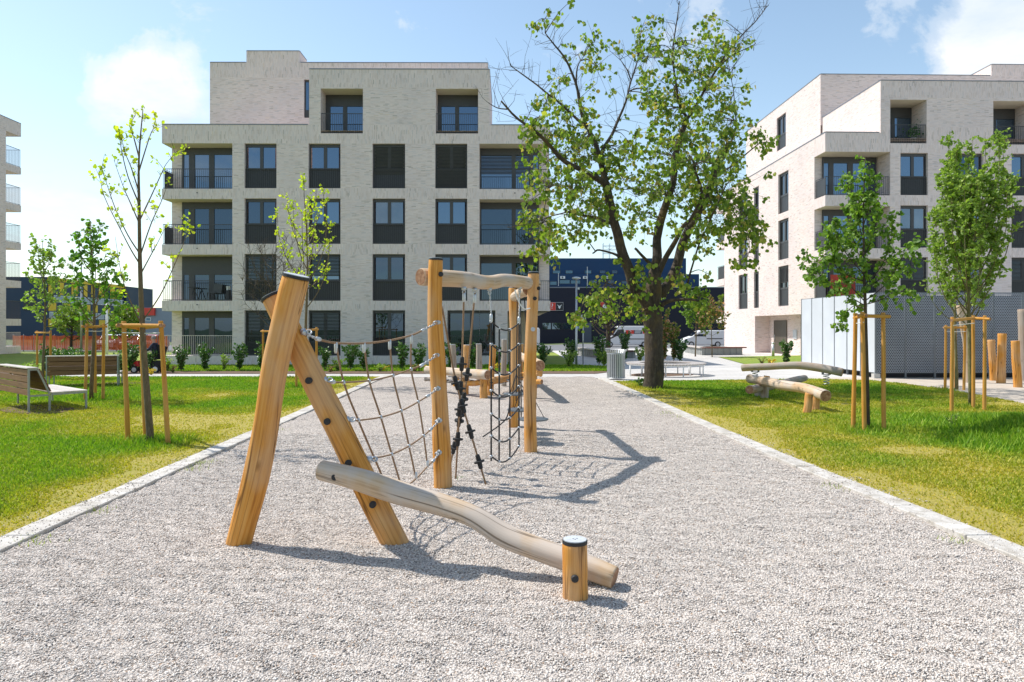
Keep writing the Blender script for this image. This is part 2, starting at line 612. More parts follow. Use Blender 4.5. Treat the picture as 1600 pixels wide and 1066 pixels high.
wood('robinia', (0.68, 0.34, 0.085), (0.60, 0.255, 0.042), (0.38, 0.135, 0.022), (0.58, 0.42, 0.27), 0.42, 0.7)
wood('robinia_pale', (0.60, 0.46, 0.32), (0.54, 0.38, 0.235), (0.40, 0.25, 0.13), (0.55, 0.47, 0.40), 0.85, 0.7)
wood('robinia_grey', (0.46, 0.37, 0.29), (0.38, 0.29, 0.22), (0.26, 0.19, 0.14), (0.40, 0.35, 0.30), 0.8)
wood('stake_wood', (0.62, 0.315, 0.055), (0.53, 0.235, 0.035), (0.38, 0.145, 0.02), (0.52, 0.36, 0.15), 0.3, 0.25)


def end_grain():
    m, nt, b = material('end_grain')
    ob = nd(nt, 'TexCoord').outputs['Object']
    n = nd(nt, 'TexNoise', {'Vector': ob, 'Scale': 22.0, 'Detail': 6.0}).outputs[0]
    c = ramp(nt, n, [(0.3, (0.20, 0.09, 0.045)), (0.5, (0.33, 0.17, 0.09)), (0.72, (0.46, 0.28, 0.17))])
    nt.links.new(c, b.inputs['Base Color'])
    b.inputs['Roughness'].default_value = 0.85


end_grain()


def plank(name, c0, c1, rough=0.6, along='x'):
    m, nt, b = material(name)
    ob = nd(nt, 'TexCoord').outputs['Object']
    ge = nd(nt, 'ObjectInfo').outputs['Random']
    off = nd(nt, 'CombineXYZ', {0: mth(nt, 'MULTIPLY', ge, 37.0), 1: mth(nt, 'MULTIPLY', ge, 11.0), 2: 0.0}).outputs[0]
    vec = nd(nt, 'VectorMath', {0: nd(nt, 'Mapping', {'Vector': ob, 'Scale': (2.0, 2.0, 26.0) if along == 'x' else (26.0, 26.0, 2.0)}).outputs[0], 1: off}, operation='ADD').outputs[0]
    n = nd(nt, 'TexNoise', {'Vector': vec, 'Scale': 1.0, 'Detail': 6.0, 'Roughness': 0.6}).outputs[0]
    col = ramp(nt, n, [(0.3, c0), (0.7, c1)])
    kv = nd(nt, 'TexVoronoi', {'Vector': nd(nt, 'VectorMath', {0: ob, 1: off}, operation='ADD').outputs[0], 'Scale': 5.0}).outputs['Distance']
    col = mixc(nt, mth(nt, 'MULTIPLY', ramp(nt, kv, [(0.05, (1, 1, 1)), (0.14, (0, 0, 0))]), 0.6), col, [x * 0.35 for x in c0])
    col = mixc(nt, 1.0, col, ramp(nt, ge, [(0.0, (0.82, 0.82, 0.82)), (1.0, (1.12, 1.1, 1.08))]), 'MULTIPLY')
    nt.links.new(col, b.inputs['Base Color'])
    b.inputs['Roughness'].default_value = rough


plank('bench_wood', (0.13, 0.055, 0.022), (0.26, 0.125, 0.055))
plank('bench_top', (0.50, 0.44, 0.40), (0.62, 0.56, 0.52), 0.5)  # pale copy of the bench wood, sunlight on the seat put into the colour
plank('seat_red', (0.13, 0.045, 0.03), (0.24, 0.085, 0.06))


def bark(name, c0, c1, c2, scale):
    m, nt, b = material(name)
    ob = nd(nt, 'TexCoord').outputs['Object']
    v = nd(nt, 'Mapping', {'Vector': ob, 'Scale': (scale, scale, scale * 0.33)}).outputs[0]
    n = nd(nt, 'TexNoise', {'Vector': v, 'Scale': 1.0, 'Detail': 8.0, 'Roughness': 0.7, 'Distortion': 0.6}).outputs[0]
    n2 = nd(nt, 'TexNoise', {'Vector': ob, 'Scale': 1.7, 'Detail': 5.0}).outputs[0]
    c = ramp(nt, n, [(0.3, c0), (0.52, c1), (0.75, c2)])
    c = mixc(nt, mth(nt, 'MULTIPLY', ramp(nt, n2, [(0.5, (0, 0, 0)), (0.68, (1, 1, 1))]), 0.6), c, (0.17, 0.115, 0.035))
    nt.links.new(c, b.inputs['Base Color'])
    b.inputs['Roughness'].default_value = 0.9
    bp = nd(nt, 'Bump', {'Height': n, 'Strength': 0.9, 'Distance': 0.04})
    nt.links.new(bp.outputs[0], b.inputs['Normal'])


bark('bark_dark', (0.028, 0.021, 0.016), (0.065, 0.048, 0.034), (0.12, 0.095, 0.07), 16.0)
bark('bark_young', (0.09, 0.065, 0.038), (0.17, 0.125, 0.072), (0.27, 0.21, 0.125), 26.0)
bark('bark_mossy', (0.10, 0.095, 0.035), (0.19, 0.175, 0.075), (0.28, 0.25, 0.14), 26.0)


def leaf(name, stops, trans=0.35, rough=0.5):
    m, nt, b = material(name)
    ge = nd(nt, 'NewGeometry')
    col = ramp(nt, ge.outputs['Random Per Island'], stops)
    nt.links.new(col, b.inputs['Base Color'])
    b.inputs['Roughness'].default_value = rough
    b.inputs['Specular IOR Level'].default_value = 0.4
    tcol = mixc(nt, 1.0, col, (1.25, 1.5, 0.55), 'MULTIPLY')
    tr = nd(nt, 'BsdfTranslucent', {'Color': tcol})
    mx = nd(nt, 'MixShader', {0: trans, 1: b.outputs[0], 2: tr.outputs[0]})
    nt.links.new(mx.outputs[0], nt.nodes['Material Output'].inputs[0])


leaf('leaf_lime', [(0.0, (0.09, 0.15, 0.02)), (0.35, (0.165, 0.245, 0.034)), (0.75, (0.28, 0.355, 0.058)), (0.92, (0.44, 0.41, 0.09)), (1.0, (0.46, 0.31, 0.12))], 0.45)
leaf('leaf_pear', [(0.0, (0.08, 0.155, 0.022)), (0.5, (0.155, 0.27, 0.036)), (1.0, (0.28, 0.40, 0.065))], 0.4)
leaf('leaf_maple', [(0.0, (0.06, 0.15, 0.02)), (0.5, (0.125, 0.26, 0.034)), (1.0, (0.24, 0.37, 0.055))], 0.42)
leaf('leaf_fresh', [(0.0, (0.16, 0.25, 0.045)), (0.5, (0.26, 0.37, 0.07)), (1.0, (0.40, 0.48, 0.12))], 0.4)
leaf('leaf_yellow', [(0.0, (0.350, 0.475, 0.031)), (0.5, (0.525, 0.587, 0.037)), (1.0, (0.700, 0.675, 0.062))], 0.45)
leaf('leaf_red', [(0.0, (0.10, 0.17, 0.03)), (0.5, (0.20, 0.25, 0.05)), (0.72, (0.40, 0.26, 0.09)), (0.88, (0.52, 0.22, 0.14)), (1.0, (0.58, 0.33, 0.26))], 0.35)
leaf('leaf_laurel', [(0.0, (0.027, 0.088, 0.018)), (0.5, (0.069, 0.163, 0.031)), (0.9, (0.138, 0.250, 0.062)), (1.0, (0.562, 0.562, 0.450))], 0.2, 0.3)
leaf('leaf_willow', [(0.0, (0.125, 0.213, 0.037)), (1.0, (0.312, 0.400, 0.075))], 0.4)


def lawn_materials():
    # soil and thatch under the blades; "dry" is 0 for fresh turf and 1 for sun-dried turf
    m, nt, b = material('lawn')
    at = nd(nt, 'Attribute', attribute_name='dry').outputs['Fac']
    ob = nd(nt, 'TexCoord').outputs['Object']
    n = nd(nt, 'TexNoise', {'Vector': ob, 'Scale': 30.0, 'Detail': 6.0, 'Roughness': 0.7}).outputs[0]
    g = ramp(nt, n, [(0.3, (0.12, 0.20, 0.016)), (0.7, (0.26, 0.37, 0.035))])
    d = ramp(nt, n, [(0.3, (0.30, 0.265, 0.035)), (0.7, (0.52, 0.41, 0.10))])
    nt.links.new(mixc(nt, at, g, d), b.inputs['Base Color'])
    b.inputs['Roughness'].default_value = 0.95
    bp = nd(nt, 'Bump', {'Height': n, 'Strength': 0.8, 'Distance': 0.05})
    nt.links.new(bp.outputs[0], b.inputs['Normal'])
    m, nt, b = material('grass_blade')
    at = nd(nt, 'Attribute', attribute_name='dry').outputs['Fac']
    rn = nd(nt, 'Attribute', attribute_name='tone').outputs['Fac']
    g = ramp(nt, rn, [(0.0, (0.09, 0.20, 0.013)), (0.5, (0.19, 0.345, 0.02)), (1.0, (0.34, 0.47, 0.04))])
    d = ramp(nt, rn, [(0.0, (0.34, 0.30, 0.02)), (0.5, (0.54, 0.43, 0.04)), (1.0, (0.68, 0.49, 0.12))])
    c = mixc(nt, at, g, d)
    nt.links.new(c, b.inputs['Base Color'])
    b.inputs['Roughness'].default_value = 0.6
    b.inputs['Specular IOR Level'].default_value = 0.3
    tr = nd(nt, 'BsdfTranslucent', {'Color': mixc(nt, 1.0, c, (1.1, 1.35, 0.5), 'MULTIPLY')})
    mx = nd(nt, 'MixShader', {0: 0.35, 1: b.outputs[0], 2: tr.outputs[0]})
    nt.links.new(mx.outputs[0], nt.nodes['Material Output'].inputs[0])


lawn_materials()


def gravel_materials():
    stops = [(0.0, (0.13, 0.125, 0.13)), (0.06, (0.36, 0.315, 0.275)), (0.2, (0.57, 0.505, 0.445)), (0.55, (0.67, 0.60, 0.535)), (0.85, (0.74, 0.675, 0.61)),
             (0.94, (0.80, 0.75, 0.69)), (0.97, (0.48, 0.33, 0.22)), (1.0, (0.36, 0.38, 0.40))]
    m, nt, b = material('gravel')
    ob = nd(nt, 'TexCoord').outputs['Object']
    v = nd(nt, 'TexVoronoi', {'Vector': ob, 'Scale': 62.0, 'Randomness': 1.0})
    r = nd(nt, 'SeparateXYZ', {0: v.outputs['Color']}).outputs[0]
    col = ramp(nt, r, stops)
    gap = ramp(nt, v.outputs['Distance'], [(0.35, (1, 1, 1)), (0.8, (0.42, 0.40, 0.39))])
    col = mixc(nt, 1.0, col, gap, 'MULTIPLY')
    n = nd(nt, 'TexNoise', {'Vector': ob, 'Scale': 1.3, 'Detail': 6.0, 'Roughness': 0.65}).outputs[0]
    col = mixc(nt, 1.0, col, ramp(nt, n, [(0.3, (0.86, 0.85, 0.85)), (0.7, (1.08, 1.07, 1.06))]), 'MULTIPLY')
    nt.links.new(col, b.inputs['Base Color'])
    b.inputs['Roughness'].default_value = 0.9
    b.inputs['Specular IOR Level'].default_value = 0.3
    h = mth(nt, 'ADD', mth(nt, 'MULTIPLY', mth(nt, 'SUBTRACT', 1.0, v.outputs['Distance']), 1.0), mth(nt, 'MULTIPLY', r, 0.6))
    bp = nd(nt, 'Bump', {'Height': h, 'Strength': 0.8, 'Distance': 0.016})
    n3 = nd(nt, 'TexNoise', {'Vector': nd(nt, 'Mapping', {'Vector': ob, 'Rotation': (0, 0, 0.4), 'Scale': (2.2, 5.0, 1)}).outputs[0], 'Scale': 1.0, 'Detail': 3.0}).outputs[0]
    bp2 = nd(nt, 'Bump', {'Height': n3, 'Strength': 0.5, 'Distance': 0.06, 'Normal': bp.outputs[0]})
    nt.links.new(bp2.outputs[0], b.inputs['Normal'])
    m, nt, b = material('pebble')
    ge = nd(nt, 'NewGeometry').outputs['Random Per Island']
    nt.links.new(ramp(nt, ge, stops), b.inputs['Base Color'])
    b.inputs['Roughness'].default_value = 0.85
    b.inputs['Specular IOR Level'].default_value = 0.3


gravel_materials()


def paving():
    m, nt, b = material('paving')
    ob = nd(nt, 'TexCoord').outputs['Object']
    n = nd(nt, 'TexNoise', {'Vector': ob, 'Scale': 0.6, 'Detail': 6.0}).outputs[0]
    n2 = nd(nt, 'TexNoise', {'Vector': ob, 'Scale': 40.0, 'Detail': 4.0}).outputs[0]
    bt = nd(nt, 'TexBrick', {'Vector': ob, 'Color1': (0.52, 0.495, 0.465, 1), 'Color2': (0.58, 0.555, 0.525, 1), 'Mortar': (0.42, 0.40, 0.37, 1), 'Scale': 1.0,
                             'Mortar Size': 0.008, 'Brick Width': 0.6, 'Row Height': 0.4})
    c = mixc(nt, 1.0, bt.outputs[0], ramp(nt, n, [(0.3, (0.88, 0.88, 0.88)), (0.7, (1.05, 1.05, 1.05))]), 'MULTIPLY')
    c = mixc(nt, 1.0, c, ramp(nt, n2, [(0.3, (0.9, 0.9, 0.9)), (0.7, (1.05, 1.05, 1.05))]), 'MULTIPLY')
    nt.links.new(c, b.inputs['Base Color'])
    b.inputs['Roughness'].default_value = 0.85
    m, nt, b = material('kerb')
    ob = nd(nt, 'TexCoord').outputs['Object']
    inf = nd(nt, 'NewGeometry').outputs['Position']
    v = nd(nt, 'TexVoronoi', {'Vector': inf, 'Scale': 46.0})
    vm = ramp(nt, v.outputs['Distance'], [(0.16, (1, 1, 1)), (0.3, (0, 0, 0))])
    gate = ramp(nt, nd(nt, 'SeparateXYZ', {0: v.outputs['Color']}).outputs[1], [(0.45, (0, 0, 0)), (0.49, (1, 1, 1))])
    n = nd(nt, 'TexNoise', {'Vector': inf, 'Scale': 2.0, 'Detail': 6.0}).outputs[0]
    c = ramp(nt, n, [(0.3, (0.50, 0.465, 0.42)), (0.7, (0.60, 0.565, 0.52))])
    n4 = nd(nt, 'TexNoise', {'Vector': inf, 'Scale': 5.5, 'Detail': 8.0, 'Roughness': 0.7}).outputs[0]
    c = mixc(nt, 1.0, c, ramp(nt, n4, [(0.36, (0.66, 0.63, 0.58)), (0.56, (1, 1, 1))]), 'MULTIPLY')
    c = mixc(nt, mth(nt, 'MULTIPLY', vm, gate), c, (0.30, 0.28, 0.27))
    nt.links.new(c, b.inputs['Base Color'])
    b.inputs['Roughness'].default_value = 0.85


paving()


def perforated():
    """sheet steel with rows of round holes"""
    m, nt, b = material('perforated_steel')
    vec = wall_vec(nt)
    sx = nd(nt, 'SeparateXYZ', {0: vec})
    p = 0.065
    row = mth(nt, 'FLOOR', mth(nt, 'DIVIDE', sx.outputs[1], p * 0.866))
    ox = mth(nt, 'MULTIPLY', mth(nt, 'MODULO', mth(nt, 'ABSOLUTE', row), 2.0), 0.5)
    fx = mth(nt, 'SUBTRACT', mth(nt, 'FRACT', mth(nt, 'ADD', mth(nt, 'DIVIDE', sx.outputs[0], p), ox)), 0.5)
    fy = mth(nt, 'MULTIPLY', mth(nt, 'SUBTRACT', mth(nt, 'FRACT', mth(nt, 'DIVIDE', sx.outputs[1], p * 0.866)), 0.5), 0.866)
    d = mth(nt, 'SQRT', mth(nt, 'ADD', mth(nt, 'MULTIPLY', fx, fx), mth(nt, 'MULTIPLY', fy, fy)))
    hole = mth(nt, 'LESS_THAN', d, 0.42)
    n = nd(nt, 'TexNoise', {'Vector': vec, 'Scale': 1.1, 'Detail': 5.0}).outputs[0]
    nt.links.new(ramp(nt, n, [(0.3, (0.33, 0.365, 0.42)), (0.7, (0.40, 0.435, 0.49))]), b.inputs['Base Color'])  # darker base: shade of the front panels put into the steel colour
    b.inputs['Metallic'].default_value = 0.1
    b.inputs['Roughness'].default_value = 0.5
    tr = nd(nt, 'BsdfTransparent')
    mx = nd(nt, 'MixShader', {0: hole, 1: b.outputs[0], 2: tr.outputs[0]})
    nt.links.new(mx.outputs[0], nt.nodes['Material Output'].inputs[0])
    m, nt, b = material('barrier_mesh')
    vec = wall_vec(nt)
    s = nd(nt, 'SeparateXYZ', {0: vec})
    fx = mth(nt, 'FRACT', mth(nt, 'DIVIDE', s.outputs[0], 0.11))
    fy = mth(nt, 'FRACT', mth(nt, 'DIVIDE', s.outputs[1], 0.07))
    hole = mth(nt, 'MULTIPLY', mth(nt, 'LESS_THAN', fx, 0.40), mth(nt, 'LESS_THAN', fy, 0.38))
    n = nd(nt, 'TexNoise', {'Vector': vec, 'Scale': 2.0, 'Detail': 4.0}).outputs[0]
    nt.links.new(ramp(nt, n, [(0.3, (0.62, 0.10, 0.02)), (0.7, (0.80, 0.17, 0.04))]), b.inputs['Base Color'])
    b.inputs['Roughness'].default_value = 0.6
    tr = nd(nt, 'BsdfTransparent')
    mx = nd(nt, 'MixShader', {0: hole, 1: b.outputs[0], 2: tr.outputs[0]})
    nt.links.new(mx.outputs[0], nt.nodes['Material Output'].inputs[0])


perforated()

# ------------------------------------------------------------------ ground
KL = [(-4.0, -3.82), (5.6, -4.06), (26.2, -4.57)]                       # inner edge of the left kerb: (Y, X)
KR = [(-4.0, 4.35), (0, 4.18), (5.35, 3.89), (9.75, 3.56), (14, 3.40), (18, 3.27), (26.2, 2.98)]


def lerp_tab(tab, y):
    if y <= tab[0][0]:
        return tab[0][1]
    for (a, xa), (b, xb) in zip(tab, tab[1:]):
        if y <= b:
            return xa + (xb - xa) * (y - a) / (b - a)
    return tab[-1][1]


def dryness(X, Y):
    """0 = fresh turf, 1 = sun-dried"""
    n = noise.noise(Vector((X * 0.33, Y * 0.33, 4.2))) + 0.55 * noise.noise(Vector((X * 1.1, Y * 1.1, 9.1)))
    if X < 0:
        dk = lerp_tab(KL, Y) - 0.3 - X
        d = 0.50 + 0.85 * n + 1.0 * math.exp(-max(dk, 0) / 0.55)
        d -= 0.55 * math.exp(-((X + 6.2) ** 2 + (Y - 7.7) ** 2) / 2.2)
        d -= 0.35 * ss(14, 22, Y)
    else:
        dk = X - lerp_tab(KR, Y) - 0.3
        d = 0.54 + 0.85 * n + 0.85 * math.exp(-max(dk, 0) / 0.7)
        d += 1.1 * math.exp(-(((X - 5.75) / 0.75) ** 2 + ((Y - 10.3) / 0.33) ** 2))
        d -= 0.9 * math.exp(-((X - 8.4) ** 2 / 2.2 + (Y - 11.4) ** 2 / 6.0))
        d -= 0.45 * math.exp(-((X - 5.5) ** 2 / 14 + (Y - 20) ** 2 / 12.0))
    if Y > 28:
        d = 0.12 + 0.3 * n
    for (tx, ty) in TREE_SPOTS:
        d -= 0.5 * math.exp(-((X - tx) ** 2 + (Y - ty) ** 2) / 0.35)
    return min(1.0, max(0.0, d))


TREE_SPOTS = [tuple(G(u, v)[:2]) for u, v in ((236, 692), (152, 622), (68, 590), (480, 604), (428, 592), (1352, 672), (1513, 637), (1492, 610), (1020, 605))]


def MOUND(x, y):
    """grassy hump at the right edge of the view"""
    return 0.26 * np.exp(-((x - 8.75) / 1.0) ** 2 - ((y - 11.6) / 1.5) ** 2)


def GRH(x, y):
    """trodden relief of the gravel: footprints and scuffed hollows"""
    h = 0.016 * noise.noise(Vector((x * 0.8, y * 0.9, 1.3))) + 0.022 * noise.noise(Vector((x * 2.6 + y * 1.1, y * 3.9, 2.3))) + 0.013 * noise.noise(Vector((x * 6.3 + y * 2, y * 8.6, 5.1)))
    for (cx, cy, r, d) in GRAVEL_HOLLOWS:
        h -= d * math.exp(-((x - cx) ** 2 + (y - cy) ** 2) / (r * r))
    return h


GRAVEL_HOLLOWS = [(-0.35, 8.4, 0.7, 0.02), (0.0, 9.4, 0.6, 0.018), (-1.6, 6.9, 0.8, 0.015), (0.2, 11.4, .7, .015)]


def sheet(name, poly, zoff, mat, step=1.0, ymin=None, dry=False, parent=None):
    bm = bmesh.new()
    vs_ = [bm.verts.new((x, y, 0)) for x, y in poly]
    bm.faces.new(vs_)
    xs = [p[0] for p in poly]; ys = [p[1] for p in poly]

    def cut(co, no):
        bmesh.ops.bisect_plane(bm, geom=list(bm.verts) + list(bm.edges) + list(bm.faces), plane_co=co, plane_no=no, dist=1e-5)
    y = math.ceil(min(ys) / step) * step
    while y < max(ys):
        if dry or 20 <= y <= 90:
            cut((0, y, 0), (0, 1, 0))
        y += step
    x = math.ceil(min(xs) / step) * step
    while x < max(xs):
        if (dry and abs(x) < 22) or (3.5 <= x <= 11.5):
            cut((x, 0, 0), (1, 0, 0))
        x += step
    bmesh.ops.triangulate(bm, faces=[f for f in bm.faces if len(f.verts) > 4])
    for v in bm.verts:
        v.co.z = zg(v.co.x, v.co.y) + zoff
        if name == 'lawn_right':
            v.co.z += float(MOUND(v.co.x, v.co.y))
    me = bpy.data.meshes.new(name)
    bm.to_mesh(me)
    bm.free()
    for p in me.polygons:
        if p.normal.z < 0:
            p.flip()
    me.materials.append(M[mat])
    if dry:
        a = me.attributes.new('dry', 'FLOAT', 'POINT')
        a.data.foreach_set('value', [dryness(v.co.x, v.co.y) for v in me.vertices])
    o = bpy.data.objects.new(name, me)
    COL.objects.link(o)
    if parent is None:
        structure(o)
    else:
        o.parent = parent
    return o


def terrain():
    ys = [-400, -100, -20] + list(range(-4, 100, 4)) + [110, 150, 250, 450, 900, 1500]
    xs = [-1200, -500, -200, -100, -60, -30] + list(range(-20, 22, 2)) + [30, 60, 100, 200, 500, 1200]
    mb = MB()
    mb.v = [Vector((x, y, zg(x, y) - 0.03)) for y in ys for x in xs]
    n = len(xs)
    for j in range(len(ys) - 1):
        for i in range(n - 1):
            mb.f.append((j * n + i, j * n + i + 1, (j + 1) * n + i + 1, (j + 1) * n + i)); mb.mi.append(0); mb.uv.append(None)
    structure(mb.build('ground', 'terrain', smooth=True))


terrain()
left_lawn_poly = [(-60, -4), (-4.13, -4)] + [(lerp_tab(KL, y) - 0.30, y) for y in (5.6, 15, 26.2)] + [(-60, 26.2)]
right_lawn_poly = [(lerp_tab(KR, y) + 0.30, y) for y in (-4, 0, 5.35, 9.75, 14, 18, 23.6)] + [(6.5, 24.0), (10.3, 24.6), (12.2, 23.9), (12.55, 22.6), (12.45, 18.7), (12.0, 16.0), (12.2, 8), (13.5, -4)]
sheet('lawn_left', left_lawn_poly, 0.010, 'lawn', 0.5, dry=True)
sheet('lawn_right', right_lawn_poly, 0.010, 'lawn', 0.5, dry=True)


def gravel_bed():
    ys = [-4, -2, 0, 1.5] + [2.5 + 0.085 * i for i in range(170)] + [17.4 + .4 * i for i in range(23)]
    nx = 92
    mb = MB()
    for y in ys:
        xa, xb = lerp_tab(KL, y) - .02, lerp_tab(KR, y) + .02
        for i in range(nx + 1):
            x = xa + (xb - xa) * i / nx
            mb.v.append(Vector((x, y, zg(x, y) + 0.004 + GRH(x, y))))
    for j in range(len(ys) - 1):
        for i in range(nx):
            a = j * (nx + 1) + i
            mb.f.append((a, a + 1, a + nx + 2, a + nx + 1)); mb.mi.append(0); mb.uv.append(None)
    structure(mb.build('gravel_area', 'gravel', smooth=True))


gravel_bed()
sheet('plaza_paving', [(-60, 26.2), (2.99, 26.2), (3.3, 23.4), (60, 23.4), (60, 68), (3.4, 68), (3.4, 28.6), (-60, 28.6)], -0.002, 'paving', 2.0)
sheet('sand_area', [(12.2, -4), (60, -4), (60, 25.4), (12.5, 25.4), (9.8, 25.0), (11.8, 23.5)], 0.005, 'sand', 2.0)
sheet('verge_lawn', [(-60, 30.9), (4.4, 30.9), (5.2, 35.5), (3.4, 37.25), (3.4, 56), (-60, 56)], 0.010, 'lawn', 1.0, dry=True)
sheet('mulch_bed', [(-60, 28.6), (3.4, 28.6), (4.6, 31.0), (-60, 31.0)], 0.014, 'mulch', 1.0)
sheet('corner_lawn', [(12.6, 43.0), (19.9, 46.0), (19.9, 33.2), (13.6, 33.2), (11.3, 33.6)], 0.010, 'lawn', 1.0, dry=True)
sheet('corner_bed', [(11.3, 33.0), (16, 33.0), (16, 34.0), (11.2, 34.2)], 0.014, 'mulch', 2.0)
sheet('street', [(-260, 62), (60, 62), (60, 100), (-260, 100)], 0.0, 'asphalt', 2.0)


def kerbs():
    for side, tab, sgn, nm in (('left', KL, -1, 'kerb_left'), ('right', KR, 1, 'kerb_right')):
        root = structure(bpy.data.objects.new(nm, None))
        COL.objects.link(root)
        y = 0.0
        y_end = 26.1 if side == 'left' else 25.0
        proto = None
        k = 0
        while y < y_end:
            L = 0.995
            xa, xb = lerp_tab(tab, y), lerp_tab(tab, y + L)
            ang = atan2(xb - xa, L)
            if proto is None:
                mb = MB()
                mb.box(-0.125, 0.125, 0.004, L - 0.004, -0.12, 0.034)
                o = mb.build('kerb_stone', 'kerb', root, bevel=0.006)
                proto = o
            else:
                o = proto.copy()
                COL.objects.link(o)
            xm = xa + sgn * 0.14
            o.location = (xm, y, zg(xm, y) + R.uniform(-0.004, 0.004))
            o.rotation_euler = (0, 0, -ang + R.uniform(-0.004, 0.004))
            y += 1.0
            k += 1


kerbs()


def in_poly(x, y, poly):
    c = np.zeros(len(x), dtype=bool)
    n = len(poly)
    for i in range(n):
        x0, y0 = poly[i]; x1, y1 = poly[(i + 1) % n]
        if y0 == y1:
            continue
        cond = (y0 > y) != (y1 > y)
        xi = x0 + (y - y0) / (y1 - y0) * (x1 - x0)
        c ^= cond & (x < xi)
    return c


def grass(name, poly, label, seed, dens, h0, h1, ymax, ymin=3.0, xr=(-40, 40), clumps=None, wide=0.007):
    """mown blades: one triangle each, denser near the path, drawn where the view reaches"""
    rng = np.random.default_rng(seed)
    area_n = int(dens)
    y = ymin + (ymax - ymin) * rng.random(area_n) ** 1.15
    x = (rng.random(area_n) * 2 - 1) * (0.76 * y + 0.6)
    k = in_poly(x, y, poly) & (x > xr[0]) & (x < xr[1])
    x, y = x[k], y[k]
    if clumps:
        cx = []; cy = []
        for (a, b, r, n) in clumps:
            cx.append(a + rng.normal(size=n) * r); cy.append(b + rng.normal(size=n) * r)
        nx = np.concatenate(cx); ny = np.concatenate(cy)
        kk = in_poly(nx, ny, poly)
        tall = np.concatenate([np.zeros(len(x)), np.ones(kk.sum())])
        x = np.concatenate([x, nx[kk]]); y = np.concatenate([y, ny[kk]])
    else:
        tall = np.zeros(len(x))
    n = len(x)
    dry = np.array([dryness(a, b) for a, b in zip(x, y)])
    bare = (dry > 0.93) & (rng.random(n) < 0.75)
    dry = np.clip(dry + rng.normal(size=n) * 0.16, 0, 1)
    h = (h0 + (h1 - h0) * rng.random(n)) * (1 + 1.6 * tall) * (1.15 - 0.55 * dry)
    th = rng.random(n) * 2 * pi
    lean = (0.25 + 0.6 * rng.random(n)) * h
    la = rng.random(n) * 2 * pi
    w = wide * (0.7 + 0.6 * rng.random(n)) * (1 + y / 14.0)
    z = np.array([zg(a, b) for a, b in zip(x, y)]) + 0.008
    z = z + MOUND(x, y)
    keep = ~bare
    x, y, z, h, th, lean, la, w, dry = (q[keep] for q in (x, y, z, h, th, lean, la, w, dry))
    n = len(x)
    v = np.zeros((n, 3, 3), dtype=np.float32)
    v[:, 0] = np.stack([x - np.cos(th) * w, y - np.sin(th) * w, z], 1)
    v[:, 1] = np.stack([x + np.cos(th) * w, y + np.sin(th) * w, z], 1)
    v[:, 2] = np.stack([x + np.cos(la) * lean, y + np.sin(la) * lean, z + h], 1)
    f = np.arange(n * 3).reshape(n, 3)
    tone = np.repeat(rng.random(n), 3)
    o = np_mesh(name, v.reshape(-1, 3), f, 'grass_blade', attr={'dry': np.repeat(dry, 3), 'tone': tone})
    stuff(o, label, 'grass')
    return o




tree_clumps = [(tx, ty, 0.30, 700) for tx, ty in TREE_SPOTS]
grass('mown_grass', left_lawn_poly, 'short mown grass of the lawn left of the gravel', 11, 620000, 0.02, 0.048, 26.2, 5.0, (-40, 0), tree_clumps)
grass('mown_grass', right_lawn_poly, 'short mown grass of the lawn right of the gravel', 12, 560000, 0.02, 0.05, 25.0, 4.5, (0, 40),
      tree_clumps + [(8.6, 11.3, 0.75, 9000), (8.0, 10.2, 0.5, 3500), (9.4, 12.6, 0.8, 6000), (3.9, 20.9, 0.3, 600)])
grass('verge_grass', [(-20, 30.9), (4.4, 30.9), (5.2, 35.5), (3.4, 37.2), (-20, 37.2)], 'strip of grass in front of the apartment building wall', 13, 60000, 0.05, 0.09, 37.2, 30.9, (-30, 6), None, 0.012)


